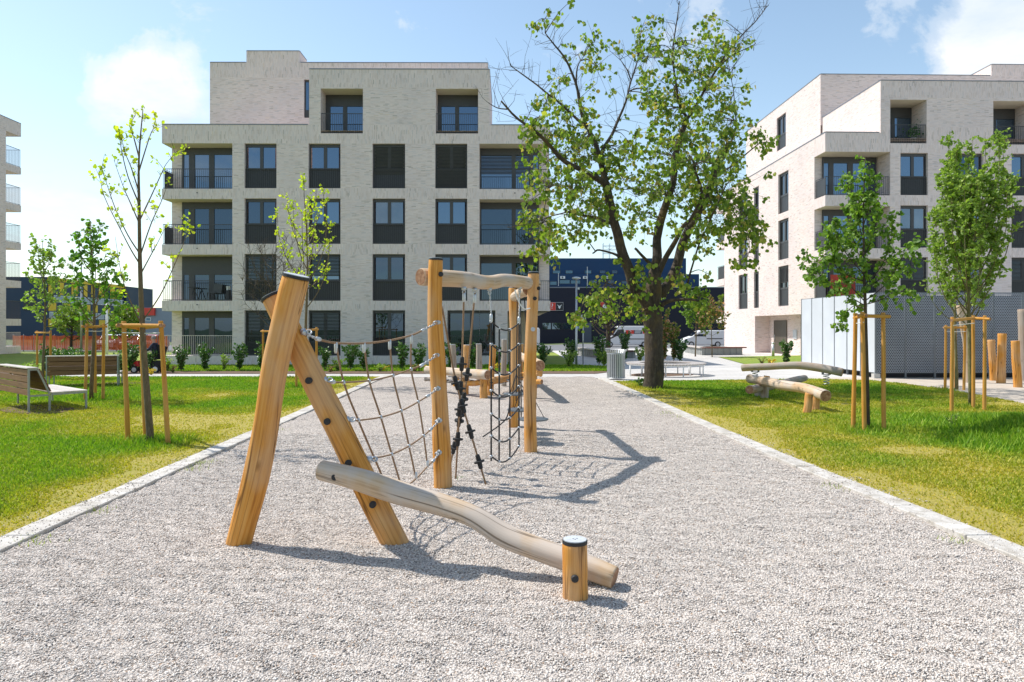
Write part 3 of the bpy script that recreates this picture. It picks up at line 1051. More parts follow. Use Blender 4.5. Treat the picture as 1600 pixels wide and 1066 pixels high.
def pebbles():
    rng = np.random.default_rng(5)
    n = 300000
    y = 3.3 + 8.5 * rng.random(n) ** 1.5
    x = (rng.random(n) * 2 - 1) * np.minimum(0.75 * y + 0.3, 4.6)
    xl = np.interp(y, [a for a, b in KL], [b for a, b in KL])
    xr = np.interp(y, [a for a, b in KR], [b for a, b in KR])
    spill = rng.random(n) < 0.13                     # a few stones lie on the kerb and in the grass edge
    k = (x > xl - np.where(spill, 0.55, 0.0)) & (x < xr + np.where(spill, 0.55, 0.0))
    x, y = x[k], y[k]
    xl, xr = xl[k], xr[k]
    n = len(x)
    on_kerb = ((x < xl) & (x > xl - 0.29)) | ((x > xr) & (x < xr + 0.29))
    r = (0.0040 + 0.0046 * rng.random(n) ** 2) * (1 + 0.05 * np.maximum(y - 4, 0))
    z = np.where(on_kerb, 0.034, 0.004) + r * 0.25
    hump = np.array([GRH(a, b) for a, b in zip(x, y)])
    z = z + np.where(on_kerb, 0, hump)
    base = np.array([[1, 0, 0], [-1, 0, 0], [0, 1, 0], [0, -1, 0], [0, 0, 1], [0, 0, -1]], dtype=np.float32)
    fo = np.array([[0, 2, 4], [2, 1, 4], [1, 3, 4], [3, 0, 4], [2, 0, 5], [1, 2, 5], [3, 1, 5], [0, 3, 5]])
    q = rng.normal(size=(n, 4)); q /= np.linalg.norm(q, axis=1)[:, None]
    a, b, c, d = q.T
    rot = np.stack([np.stack([1 - 2 * (c * c + d * d), 2 * (b * c - a * d), 2 * (b * d + a * c)], 1),
                    np.stack([2 * (b * c + a * d), 1 - 2 * (b * b + d * d), 2 * (c * d - a * b)], 1),
                    np.stack([2 * (b * d - a * c), 2 * (c * d + a * b), 1 - 2 * (b * b + c * c)], 1)], 1)
    sc_ = (0.7 + 0.6 * rng.random((n, 1, 3)))
    v = base[None] * sc_ * r[:, None, None]
    v = v * (0.85 + 0.3 * rng.random((n, 6, 1)))
    v = np.einsum('nij,nkj->nki', rot, v)
    v[:, :, 2] *= 0.8
    v += np.stack([x, y, z], 1)[:, None, :]
    f = (np.arange(n)[:, None, None] * 6 + fo[None]).reshape(-1, 3)
    o = np_mesh('gravel_stones', v.reshape(-1, 3), f, 'pebble')
    stuff(o, 'loose pale grey gravel of the play area', 'gravel')


pebbles()


def grass_tufts():
    rng = np.random.default_rng(21)
    V = []
    for (u, v, n, s) in ((310, 725, 90, .13), (50, 846, 50, .10), (300, 735, 40, .10), (158, 800, 30, .09), (1045, 646, 50, .14), (1310, 764, 45, .12), (1062, 652, 40, .12), (1490, 846, 30, .09), (430, 672, 40, .12)):
        g = G(u, v)
        for _ in range(n):
            x, y = g.x + rng.normal() * s, g.y + rng.normal() * s * .8
            a, h, w = rng.random() * 6.28, rng.uniform(.02, .06), .004
            z = 0.004
            V += [(x - w * cos(a), y - w * sin(a), z), (x + w * cos(a), y + w * sin(a), z), (x + rng.normal() * .02, y + rng.normal() * .02, z + h)]
    n = len(V) // 3
    o = np_mesh('grass_tufts', V, np.arange(n * 3).reshape(n, 3), 'grass_blade', attr={'dry': np.full(n * 3, .3), 'tone': np.repeat(rng.random(n), 3)})
    stuff(o, 'small tufts of grass sprouting in the gravel along the kerbs', 'grass')


grass_tufts()


# ------------------------------------------------------------------ apartment buildings
class Frame:
    """plan axes of a building: x along its front, y into its depth"""

    def __init__(s, X0, Y0, deg):
        s.X0, s.Y0, s.c, s.s = X0, Y0, cos(radians(deg)), sin(radians(deg))
        s.rz = radians(deg)

    def W(s, p):
        return Vector((s.X0 + p[0] * s.c - p[1] * s.s, s.Y0 + p[0] * s.s + p[1] * s.c, p[2]))

    def ux(s, u, y=0.0):
        k = (u - CX) / FPX
        return (k * (s.Y0 + y * s.c) - s.X0 + y * s.s) / (s.c - k * s.s)

    def vz(s, v, x=0.0, y=0.0):
        return EYE + (HY - v) / FPX * (s.Y0 + x * s.s + y * s.c)


def fbox(mb, fn, a0, a1, d0, d1, z0, z1):
    b = len(mb.v)
    for z in (z0, z1):
        for d in (d0, d1):
            for a in (a0, a1):
                mb.v.append(fn(a, d, z))
    for q in ((0, 2, 3, 1), (4, 5, 7, 6), (0, 1, 5, 4), (2, 6, 7, 3), (0, 4, 6, 2), (1, 3, 7, 5)):
        mb.f.append(tuple(b + i for i in q)); mb.mi.append(mb.m); mb.uv.append(None)


def facade(mb, fn, a0, a1, z0, z1, holes, bands, d=0.0):
    """wall face with openings; bands of upright brick between the storeys get the second material"""
    A = sorted({a0, a1} | {h[i] for h in holes for i in (0, 1) if a0 < h[i] < a1})
    Z = sorted({z0, z1} | {h[i] for h in holes for i in (2, 3) if z0 < h[i] < z1} | {b[i] for b in bands for i in (0, 1) if z0 < b[i] < z1})
    for i in range(len(A) - 1):
        for j in range(len(Z) - 1):
            ac, zc = (A[i] + A[i + 1]) / 2, (Z[j] + Z[j + 1]) / 2
            if any(h[0] < ac < h[1] and h[2] < zc < h[3] for h in holes):
                continue
            mb.m = 1 if any(b[0] < zc < b[1] for b in bands) else 0
            mb.face([fn(A[i], d, Z[j]), fn(A[i + 1], d, Z[j]), fn(A[i + 1], d, Z[j + 1]), fn(A[i], d, Z[j + 1])])
    mb.m = 0


def reveal(mb, fn, h, d0, d1, m_top=0):
    a0, a1, z0, z1 = h
    mb.face([fn(a0, d0, z0), fn(a0, d1, z0), fn(a0, d1, z1), fn(a0, d0, z1)])
    mb.face([fn(a1, d0, z0), fn(a1, d0, z1), fn(a1, d1, z1), fn(a1, d1, z0)])
    mb.face([fn(a0, d0, z0), fn(a1, d0, z0), fn(a1, d1, z0), fn(a0, d1, z0)])
    mb.m = m_top
    mb.face([fn(a0, d0, z1), fn(a0, d1, z1), fn(a1, d1, z1), fn(a1, d0, z1)])
    mb.m = 0


def bars(mb, fn, a0, a1, d, z0, z1, gap=0.10, w=0.014):
    fbox(mb, fn, a0, a1, d - 0.02, d + 0.02, z1 - 0.03, z1)
    fbox(mb, fn, a0, a1, d - 0.015, d + 0.015, z0 + 0.04, z0 + 0.065)
    n = max(2, int((a1 - a0) / gap))
    for i in range(n + 1):
        a = a0 + (a1 - a0) * i / n
        a = min(max(a, a0 + w / 2), a1 - w / 2)
        fbox(mb, fn, a - w / 2, a + w / 2, d - w / 2, d + w / 2, z0, z1 - 0.031)


def louvre(parent, fn, a0, a1, d, z0, z1, xf):
    """lowered venetian blind"""
    mb = MB(xf)
    z = z1 - 0.02
    while z > z0 + 0.03:
        b = len(mb.v)
        for (dd, zz) in ((d, z), (d + 0.045, z - 0.045)):
            for a in (a0, a1):
                mb.v.append(fn(a, dd, zz))
        for (dd, zz) in ((d, z - 0.006), (d + 0.045, z - 0.051)):
            for a in (a0, a1):
                mb.v.append(fn(a, dd, zz))
        for q in ((0, 1, 3, 2), (4, 6, 7, 5), (0, 4, 5, 1), (2, 3, 7, 6)):
            mb.f.append(tuple(b + i for i in q)); mb.mi.append(0); mb.uv.append(None)
        z -= 0.075
    return mb.build('blind', 'blind', parent)


def window(root, fn, xf, a0, a1, z0, z1, d, blind=0.0, split=2, low=0.44, gl='glass', rail=True, dark=False):
    """tall casement window: frame, panes, solid lower panel, balustrade bars, sometimes a blind"""
    mb = MB(xf)
    e = 0.07
    W_ = a1 - a0
    fbox(mb, fn, a0 + .003, a0 + e, d - .05, d + .06, z0 + .003, z1 - .003)
    fbox(mb, fn, a1 - e, a1 - .003, d - .05, d + .06, z0 + .003, z1 - .003)
    fbox(mb, fn, a0 + e, a1 - e, d - .05, d + .06, z1 - 0.16, z1 - .003)
    fbox(mb, fn, a0 + e, a1 - e, d - .05, d + .06, z0 + .003, z0 + 0.06)
    zs = z0 + (z1 - z0) * low
    if low > 0:
        fbox(mb, fn, a0 + e, a1 - e, d - .045, d + .055, zs - 0.06, zs + 0.06)
    edges = [a0 + e + (W_ - 2 * e) * i / split for i in range(split + 1)]
    for q in edges[1:-1]:
        fbox(mb, fn, q - 0.085, q + 0.085, d - .047, d + .057, (zs + .06) if low > 0 else z0 + .06, z1 - 0.16)
    w = mb.build('window', 'frame_grey', root)
    for i in range(split):
        l = edges[i] + (0.085 if i else 0.07)
        r = edges[i + 1] - (0.085 if i < split - 1 else 0.07)
        p = MB(xf)
        b_ = (zs + .06) if low > 0 else z0 + .06
        fbox(p, fn, l, r, d + .0, d + .02, b_, z1 - .16)
        p.build('pane', gl, w)
    if low > 0:
        p = MB(xf)
        fbox(p, fn, a0 + e, a1 - e, d - .02, d + .03, z0 + .061, zs - .061)
        p.build('lower_panel', 'anthracite', w)
    if rail:
        r = MB(xf)
        top = z0 + 1.06
        bars(r, fn, a0 + .01, a1 - .01, d - 0.10, z0 + 0.02, top, 0.105)
        r.build('balustrade', 'railing_metal', w)
    if blind:
        louvre(w, fn, a0 + e * 0.6, a1 - e * 0.6, d - 0.085, z1 - 0.1 - (z1 - z0 - 0.1) * blind, z1 - 0.03, xf)
    return w


def glazing(root, fn, xf, a0, a1, z0, z1, d, cuts, gl='glass', head=0.30, name='glazing', blinds=()):
    """loggia glazing: cuts are the pane intervals as fractions of the width"""
    mb = MB(xf)
    W_ = a1 - a0
    fbox(mb, fn, a0 + .003, a1 - .003, d - .06, d + .05, z1 - head, z1 - .003)
    fbox(mb, fn, a0 + .003, a1 - .003, d - .06, d + .05, z0 + .003, z0 + .08)
    prev = 0.0
    for (l, r) in list(cuts) + [(1.0, 1.0)]:
        if l > prev:
            fbox(mb, fn, a0 + max(prev * W_, .003), a0 + min(l * W_, W_ - .003), d - .055, d + .045, z0 + .08, z1 - head)
        prev = r
    w = mb.build(name, 'frame_grey', root)
    for i, (l, r) in enumerate(cuts):
        p = MB(xf)
        fbox(p, fn, a0 + l * W_, a0 + r * W_, d - .01, d + .02, z0 + .08, z1 - head)
        p.build('pane', gl, w)
        if i in blinds:
            louvre(w, fn, a0 + l * W_, a0 + r * W_, d - .05, z0 + (z1 - z0) * 0.42, z1 - head, xf)
    return w


def cap_strip(root, xf, pts, w=0.16, h=0.05):
    """metal coping along a parapet: pts in plan with height"""
    mb = MB(xf)
    for p, q in zip(pts, pts[1:]):
        p, q = Vector(p), Vector(q)
        d = (q - p).normalized()
        mb.bar(p - d * 0.03 + Vector((0, 0, h / 2)), q + d * 0.03 + Vector((0, 0, h / 2)), w, h)
    return mb.build('parapet_cap', 'cap_metal', root)


def main_building():
    fr = Frame((253 - CX) / FPX * 37.3, 37.3, 0.3)
    xf = fr.W
    root = thing('apartment_building', 'pale brick apartment block behind the playground with corner balconies and stepped roof', 'building', (-8.5, 37.3, -0.2))
    fn = lambda a, d, z: Vector((a, d, z))
    ux, vz = fr.ux, fr.vz
    Wd = ux(860)
    zb = -0.55
    z4, z5 = vz(195), vz(108)
    rows = [(224, 294), (310, 381), (397, 470), (485, 556)]
    cols = [(382, 432), (482, 532), (582, 633), (680, 730)]
    slabs = [(295, 311), (382, 398), (470, 486)]
    xl, xr = ux(363), ux(749)
    xpl, xpr = ux(483), ux(765)
    D = 1.1
    holes = [(-1, xpl, z4, z5 + 1), (xpr, Wd + 1, z4, z5 + 1)]
    op = [(224, 295), (311, 382), (398, 470), (486, 590)]
    for (t, b) in op:
        holes.append((-1, xl, vz(b), vz(t)))
        if t < 480:
            holes.append((xr, Wd + 1, vz(b), vz(t)))
    holes.append((ux(793), Wd + 1, -2, vz(486)))
    wins = []
    for r, (t, b) in enumerate(rows):
        for c, (l, q) in enumerate(cols):
            if r == 3 and c == 3:
                l, q = 699, 774
            wins.append((ux(l), ux(q), vz(b), vz(t), r, c))
    holes += [w[:4] for w in wins]
    logs = [(ux(501), ux(567), vz(208), vz(138)), (ux(681), ux(747), vz(208), vz(138))]
    holes += logs
    bands = [(vz(224), vz(195)), (vz(311), vz(294)), (vz(398), vz(381)), (vz(486), vz(470)), (zb, vz(557)), (vz(224), vz(208)), (vz(136), z5)]
    mb = MB(xf)
    facade(mb, fn, 0, Wd, zb, z5, holes, bands)
    for w in wins:
        reveal(mb, fn, w[:4], 0, 0.26)
    for h in logs:
        reveal(mb, fn, h, 0, D + 0.05, 2)
    # core volume behind the loggias, open passage at the right corner of the ground floor
    Bk = 13.5
    xp = ux(793)
    mb.box(0, xp, D, Bk, zb, vz(486) + .001, skip=('t',))
    mb.box(0, Wd, D, Bk, vz(486), z4 - 0.25)
    for x in (xl, xr):
        mb.face([(x, 0, zb), (x, D, zb), (x, D, z4), (x, 0, z4)])
    mb.face([(xp, 0, zb), (xp, D, zb), (xp, D, vz(486)), (xp, 0, vz(486))])
    # penthouse in front, taller storey behind, stair head
    mb.box(xpl, xpr, 0.002, 6.0, z4 - 0.3, z5 - 0.002, skip=('f',))
    xbl, xbr, yb = ux(328, 5.7), ux(762, 5.7), 5.7
    zt = vz(98, 0, yb)
    slit = (ux(475, yb), ux(483, yb), vz(184, 0, yb), vz(124, 0, yb))
    facade(mb, lambda a, d, z: Vector((a, yb + d, z)), xbl, xbr, z4 - 0.3, zt, [slit], [(zt - 0.9, zt)])
    reveal(mb, lambda a, d, z: Vector((a, yb + d, z)), slit, 0, 0.2)
    mb.box(xbl, xbr, yb + 0.002, Bk, z4 - 0.3, zt - 0.002, skip=('f',))
    xs0, xs1, zs_ = ux(385, yb), ux(468, yb), vz(80, 0, yb)
    mb.m = 1
    mb.box(xs0, xs1, yb - 0.003, yb + 1.55, zt - 0.001, zs_)
    mb.m = 0
    # terrace parapets of the two lower wings
    mb.m = 1
    mb.box(0.0, xpl, 0.003, 0.25, z4 - 0.3, z4 - 0.003, skip=('f',))
    mb.box(0.0, 0.25, 0.25, Bk, z4 - 0.3, z4 - 0.003)
    mb.box(xpr, Wd, 0.003, 0.25, z4 - 0.3, z4 - 0.003, skip=('f',))
    mb.box(Wd - 0.25, Wd, 0.25, Bk, z4 - 0.3, z4 - 0.003)
    mb.m = 0
    mb.build('wall', ['brick', 'brick_soldier', 'plaster_cream'], root)
    for w in wins:
        r, c = w[4], w[5]
        bl = {(0, 2): 0.66, (0, 3): 1.0, (2, 0): 1.0, (2, 1): 0.45, (3, 0): 0.95, (3, 1): 0.55}.get((r, c), 0)
        window(root, fn, xf, w[0], w[1], w[2], w[3], 0.22, blind=bl, gl=('glass', 'glass', 'glass_deep', 'glass', 'glass_curtain', 'glass_deep', 'glass')[(r * 5 + c * 3) % 7] if r < 3 else 'glass_dark', split=2, low=0.44 if r < 3 else 0.03 if c == 3 else 0.30, rail=True)
    mb = MB(lambda p: xf(Vector((p[0], p[1] + yb, p[2]))))
    fbox(mb, fn, slit[0] + .003, slit[1] - .003, 0.12, 0.18, slit[2] + .003, slit[3] - .003)
    s = mb.build('window', 'frame_grey', root)
    mb = MB(lambda p: xf(Vector((p[0], p[1] + yb, p[2]))))
    fbox(mb, fn, slit[0] + .1, slit[1] - .04, 0.09, 0.119, slit[2] + .5, slit[3] - .15)
    mb.build('pane', 'glass', s)
    # corner balconies: slabs, soffits, railings, glazing
    for side, (x0, x1) in (('l', (0.0, xl)), ('r', (xr, Wd))):
        for i, (t, b) in enumerate([(195, 224)] + slabs):
            mb = MB(xf)
            mb.m = 0
            zt_, zb_ = vz(t), vz(b)
            if i == 0:
                zt_ = z4 - 0.31
            mb.box(x0 + (.001 if side == 'r' else 0), x1 - (.001 if side == 'l' else 0), 0.003, D, zb_ + .004, zt_ - .003, skip=('f', 'b'))
            s = mb.build('balcony' if i else 'roof_overhang', 'brick_soldier', root)
            mb = MB(xf)
            dep = D if not (side == 'r' and i == 3) else 3.2
            mb.box(x0 + .002, x1 - .002, 0.004, dep, zb_, zb_ + .0035)
            mb.build('soffit', 'plaster_cream', s)
            if i:
                mb = MB(xf)
                zr = zt_
                bars(mb, fn, x0 + .03, x1 - .03, 0.07, zr, zr + 1.08, 0.105)
                fs = lambda a, d, z, X=(x0 + .05 if side == 'l' else x1 - .05): Vector((X, a, z))
                bars(mb, fs, 0.1, D - .02, 0.0, zr, zr + 1.08, 0.105)
                mb.build('railing', 'railing_metal', s)
                if side == 'l' and i in (1, 2):
                    mb = MB(xf)
                    mb.box(x0 + .07, x0 + .09, 0.12, D - .05, zr + .05, zr + 1.0)
                    mb.build('privacy_screen', 'blind', s)
                mb = MB(xf)
                dx = x0 + (x1 - x0) * 0.50
                mb.disc((dx, -0.012, (zt_ + zb_) / 2 + .06), (0, 1, 0), 0.035, 0.04, 8)
                mb.build('drain_spout', 'anthracite', s)
        for i, (t, b) in enumerate(op):
            zt_, zb_ = vz(t), vz(b) if b < 580 else vz(556)
            if side == 'l':
                a0, a1 = ux(286, D), x1 - .004
                cuts = [(0.03, 0.12), (0.22, 0.47), (0.56, 0.985)]
                glz = 'glass' if i in (0,) else 'glass_dark'
                glazing(root, fn, xf, a0, a1, zb_, zt_, D - .07, cuts, glz, 0.36 if i != 2 else 1.0)
                if i == 3:
                    mb = MB(xf)
                    bars(mb, fn, x0 + .03, x1 - .03, 0.07, zb_, zb_ + 1.08, 0.105)
                    mb.box(x0, x1, 0.0, D - .002, zb, zb_ - .003)
                    mb.build('terrace', ['brick_soldier'], root)
            elif i < 3:
                a0, a1 = x0 + .004, ux(842, D)
                cuts = [(0.02, 0.535), (0.605, 0.83), (0.905, 0.985)]
                glazing(root, fn, xf, a0, a1, zb_, zt_, D - .07, cuts, 'glass' if i == 0 else 'glass_dark', 0.36, blinds=(0, 1) if i == 0 else ())
    mb = MB(xf)
    mb.box(xp, ux(833, 3.2), 3.2, 3.35, zb, vz(486))
    mb.build('passage_wall', 'plaster_cream', root)
    for h in logs:
        glazing(root, fn, xf, h[0] + .003, h[1] - .003, h[2], h[3], D - 0.02, [(0.09, 0.42), (0.52, 0.97)] if h[0] > 10 else [(0.1, 0.42), (0.52, 0.97)], 'glass', 0.62)
        mb = MB(xf)
        bars(mb, fn, h[0] + .01, h[1] - .01, 0.08, h[2] + .01, h[2] + 1.08, 0.10)
        mb.build('railing', 'railing_metal', root)
    cap_strip(root, xf, [(0.06, Bk, z4), (0.06, 0.06, z4), (xpl - .1, 0.06, z4)])
    cap_strip(root, xf, [(xpr + .12, 0.06, z4), (Wd - .06, 0.06, z4), (Wd - .06, Bk, z4)])
    cap_strip(root, xf, [(xpl + .06, 5.5, z5), (xpl + .06, 0.06, z5), (xpr - .06, 0.06, z5), (xpr - .06, 5.5, z5)])
    cap_strip(root, xf, [(xbl + .06, Bk, zt), (xbl + .06, yb + .06, zt), (xs0 - .06, yb + .06, zt)])
    cap_strip(root, xf, [(xs1 + .1, yb + .06, zt), (xbr - .06, yb + .06, zt), (xbr - .06, Bk, zt)])
    cap_strip(root, xf, [(xs0 + .06, yb + 1.5, zs_), (xs0 + .06, yb + .06, zs_), (xs1 - .06, yb + .06, zs_), (xs1 - .06, yb + 1.5, zs_)])
    return fr


FR1 = main_building()


def right_building():
    fr = Frame((1289.5 - CX) / FPX * 39.8, 39.8, 1.4)
    xf = fr.W
    root = thing('apartment_building', 'pale brick apartment block at right with sunlit side wall and entrance recess', 'building', (17.7, 39.8, 0))
    fn = lambda a, d, z: Vector((a, d, z))
    ux = fr.ux
    vz = lambda v, u=1290, y=0.0: fr.vz(v, fr.ux(u, y), y)
    Wd, Bk = 24.0, 17.5
    zb = -0.4
    z4, z5 = vz(207), vz(126, 1376)
    D = 1.36
    xj = ux(1391)
    xp = ux(1376)
    yt = 7.1
    zt = 18.7
    xt = 3.05
    rows = [(vz(305, 1428), vz(239, 1428)), (vz(387, 1428), vz(321, 1428)), (vz(466, 1428), vz(402, 1428)), (0.3, 2.6)]
    cw = ux(1450) - ux(1407)
    cx0 = ux(1407)
    pitch = ux(1494) - ux(1407)
    wins = [(cx0 + k * pitch, cx0 + k * pitch + cw, z0, z1, r, k) for r, (z0, z1) in enumerate(rows) for k in range(4)]
    op = [(vz(305), vz(237)), (vz(388), vz(322)), (vz(472), vz(404)), (zb, vz(488))]
    holes = [w[:4] for w in wins] + [(-1, xj, a, b) for a, b in op] + [(-1, xp, z4, z5 + 1)]
    logs = [(ux(1391), ux(1448), vz(224, 1420), vz(156, 1420)), (ux(1552), ux(1552) + (ux(1448) - ux(1391)) + 0.25, vz(226, 1580), vz(158, 1580))]
    holes += logs
    mids = [z1 for z0, z1 in rows[1:]] 
    bands = [(rows[0][1], z4 + .35), (rows[1][1], rows[0][0]), (rows[2][1], rows[1][0]), (rows[3][1], rows[2][0]), (z5 - 0.95, z5), (-1, 0.3)]
    mb = MB(xf)
    facade(mb, fn, 0, Wd, zb, z5, holes, bands)
    for w in wins:
        reveal(mb, fn, w[:4], 0, 0.26)
    for h in logs:
        reveal(mb, fn, h, 0, 1.6, 2)
    # left side wall
    fs = lambda a, d, z: Vector((d, a, z))
    Yl = lambda u: 39.8 * (516.5) / (u - 773.0) - 39.8
    swins = []
    for r, (z0, z1) in enumerate([(9.25, 11.85), (6.22, 8.82), (3.2, 5.8)]):
        for k, (ua, ub) in enumerate([(1232, 1216), (1185.6, 1178), (1168, 1154)]):
            swins.append((Yl(ua), Yl(ub), z0, z1, r, k))
    rec = (Yl(1251.6), Yl(1179.6), 0.0, 2.62)
    sh = [s[:4] for s in swins] + [rec]
    facade(mb, fs, D, Bk, zb, z4, sh, [])
    for s in swins:
        reveal(mb, fs, s[:4], 0, 0.2)
    reveal(mb, fs, rec, 0, 1.0, 2)
    # recess back, loggia back, volumes
    mb.face([fs(rec[0], 1.0, rec[2]), fs(rec[1], 1.0, rec[2]), fs(rec[1], 1.0, rec[3]), fs(rec[0], 1.0, rec[3])])
    mb.face([(0, D, zb), (xj, D, zb), (xj, D, z4), (0, D, z4)])
    mb.face([(xj, 0, zb), (xj, D, zb), (xj, D, z4), (xj, 0, z4)])
    mb.face([(0, Bk, zb), (Wd, Bk, zb), (Wd, Bk, z4), (0, Bk, z4)])
    mb.face([(0, 0.01, z4 - 0.3), (Wd, 0.01, z4 - 0.3), (Wd, Bk, z4 - 0.3), (0, Bk, z4 - 0.3)])
    mb.box(xp, Wd, 0.003, yt + .5, z4 - 0.4, z5 - .003, skip=('f',))
    # upper storeys, set in from the side
    uw = (7.1 + 5.6, 7.1 + 7.3, 15.35, 17.9)
    fu = lambda a, d, z: Vector((xt + d, a, z))
    facade(mb, fu, yt, Bk + 3.5, z4 - 0.4, zt, [uw], [])
    reveal(mb, fu, uw, 0, 0.2)
    mb.face([(xt, yt, z5 - .5), (Wd, yt, z5 - .5), (Wd, yt, zt), (xt, yt, zt)])
    mb.face([(xt, yt, zt), (Wd, yt, zt), (Wd, Bk + 3.5, zt), (xt, Bk + 3.5, zt)])
    mb.face([(xt, Bk + 3.5, 5), (Wd, Bk + 3.5, 5), (Wd, Bk + 3.5, zt), (xt, Bk + 3.5, zt)])
    xs0 = ux(1549, yt)
    mb.m = 1
    mb.box(xs0, Wd, yt - .003, yt + 2.0, zt - .001, zt + 0.75)
    mb.box(0, .25, 0.26, Bk, z4 - .3, z4 - .003, skip=('l',))
    mb.m = 0
    mb.build('wall', ['brick', 'brick_soldier', 'plaster_cream'], root)
    for w in wins:
        r, c = w[4], w[5]
        bl = {(2, 0): 0.95, (1, 2): 0.6, (2, 2): 0.5}.get((r, c), 0)
        window(root, fn, xf, w[0], w[1], w[2], w[3], 0.22, blind=bl, gl=('glass', 'glass_deep', 'glass', 'glass_curtain')[(r * 3 + c) % 4] if r < 2 else 'glass_dark')
    for s in swins:
        window(root, fs, xf, s[0], s[1], s[2], s[3], 0.16, blind={(2, 0): 0.4, (0, 0): 0.0}.get((s[4], s[5]), 0), split=2 if s[5] != 1 else 1, gl='glass_dark', low=0.44, rail=False)
    window(root, fu, xf, uw[0], uw[1], uw[2], uw[3], 0.16, split=2, gl='glass_dark', rail=False)
    # entrance: door, intercom, glazed screen
    mb = MB(xf)
    fbox(mb, fs, Yl(1208) + .1, Yl(1189) + .1, 0.94, 0.997, 0.02, 2.3)
    dr = mb.build('door', 'bronze_door', root)
    mb = MB(xf)
    fbox(mb, fs, Yl(1189) - .12, Yl(1189) - .09, 0.90, 0.939, 0.9, 1.3)
    mb.build('handle', 'steel_light', dr)
    mb = MB(xf)
    fbox(mb, fs, Yl(1222), Yl(1216.5), 0.95, 0.997, 1.05, 1.65)
    mb.build('intercom_panel', 'steel_light', root)
    ys0, ys1 = rec[0] + .05, Yl(1230)
    n = 6
    mb = MB(xf)
    for i in range(n + 1):
        a = ys0 + (ys1 - ys0) * i / n
        fbox(mb, fs, a - .03, a + .03, 0.88, 0.96, 0.02, 2.58)
    sg = mb.build('entrance_screen', 'bronze_door', root)
    for i in range(n):
        a = ys0 + (ys1 - ys0) * i / n
        p = MB(xf)
        fbox(p, fs, a + .031, a + (ys1 - ys0) / n - .031, 0.90, 0.93, 0.03, 2.56)
        p.build('pane', 'glass_dark', sg)
    # balconies on the front corner
    sl = [(z4, vz(237))] + [(op[i][0], op[i + 1][1]) for i in range(3)]
    for i, (zt_, zb_) in enumerate(sl):
        if i == 0:
            zt_ = z4 - .31
        mb = MB(xf)
        mb.box(0.0, xj - .002, 0.003, D, zb_ + .004, zt_ - .003 if i else z4 - .003, skip=('f', 'b'))
        s = mb.build('balcony' if i else 'roof_overhang', 'brick_soldier', root)
        mb = MB(xf)
        mb.box(0.003, xj - .003, 0.004, D - .003, zb_, zb_ + .0035)
        mb.build('soffit', 'plaster_cream', s)
        if i:
            mb = MB(xf)
            bars(mb, fn, 0.04, xj - .03, 0.07, zt_, zt_ + 1.08, 0.105)
            fl = lambda a, d, z: Vector((0.05, a, z))
            bars(mb, fl, 0.08, D - .02, 0.0, zt_, zt_ + 1.08, 0.105)
            mb.build('railing', 'railing_metal', s)
            mb = MB(xf)
            mb.box(0.075, 0.09, 0.12, D - .05, zt_ + .05, zt_ + 1.02)
            mb.build('privacy_screen', 'frame_grey', s)
    for i, (z0, z1) in enumerate(op):
        glazing(root, fn, xf, ux(1284, D), ux(1368, D), z0, z1, D - .07, [(0.02, 0.11), (0.2, 0.46), (0.56, 0.97)], 'glass' if i < 2 else 'glass_dark', 0.36)
    for h in logs:
        glazing(root, fn, xf, h[0] + .003, h[1] - .003, h[2], h[3], 1.5, [(0.05, 0.42), (0.52, 0.97)], 'glass', 0.6)
        mb = MB(xf)
        bars(mb, fn, h[0] + .01, h[1] - .01, 0.08, h[2] + .01, h[2] + 1.08, 0.10)
        mb.build('railing', 'railing_metal', root)
    # rear corner balconies seen past the end of the side wall
    for i, zz in enumerate((2.75, 5.8, 8.85, 11.9)):
        mb = MB(xf)
        mb.box(-0.02, 3.0, Bk + .003, Bk + 2.0, zz - .55, zz)
        s = mb.build('balcony', 'brick_soldier', root)
        if i < 3:
            mb = MB(xf)
            fl = lambda a, d, z: Vector((0.05, a, z))
            bars(mb, fl, Bk + .05, Bk + 1.95, 0.0, zz, zz + 1.1, 0.08)
            mb.box(.1, .12, Bk + .1, Bk + 1.9, zz + .02, zz + 1.05)
            mb.build('railing', 'frame_grey', s)
    mb = MB(xf)
    mb.box(3.0, Wd, Bk + .003, Bk + 3.4, zb, z4)
    mb.build('rear_wing', 'brick', root)
    cap_strip(root, xf, [(.06, Bk, z4), (.06, .06, z4), (xp - .1, .06, z4)])
    cap_strip(root, xf, [(xp + .06, yt - .1, z5), (xp + .06, .06, z5), (Wd, .06, z5)])
    cap_strip(root, xf, [(xt + .06, Bk + 3.5, zt), (xt + .06, yt + .06, zt), (xs0 - .1, yt + .06, zt)])
    cap_strip(root, xf, [(xs0 + .06, yt + 2.0, zt + .75), (xs0 + .06, yt + .06, zt + .75), (Wd, yt + .06, zt + .75)])
    # things kept on the balconies
    c = MB(xf)
    z3 = sl[3][0]
    for k in range(9):
        a0 = 0.35 + k * 0.16
        c.face([(a0, .10 + .03 * (k % 2), z3 + .25), (a0 + .16, .10 + .03 * ((k + 1) % 2), z3 + .25), (a0 + .16, .10 + .03 * ((k + 1) % 2), z3 + 1.55), (a0, .10 + .03 * (k % 2), z3 + 1.55)])
    tag(c.build('hanging_cloth', 'red_cloth'), 'red cloth hung out on the lowest balcony of the right block', 'cloth')
    p = MB(xf)
    px = (logs[0][0] + logs[0][1]) / 2 + .55
    p.lathe([(0.13, 0), (0.2, .38), (0.22, .4)], (px, .45, logs[0][2] + .02), 12)
    pot = thing('potted_plant', 'leafy plant in a grey pot on the top right balcony', 'plant', xf(Vector((px, .45, logs[0][2]))))
    p.build('pot', 'terracotta', pot)
    LEAFPOTS.append((pot, xf(Vector((px, .45, logs[0][2] + .75)))))
    return fr


LEAFPOTS = []
FR2 = right_building()


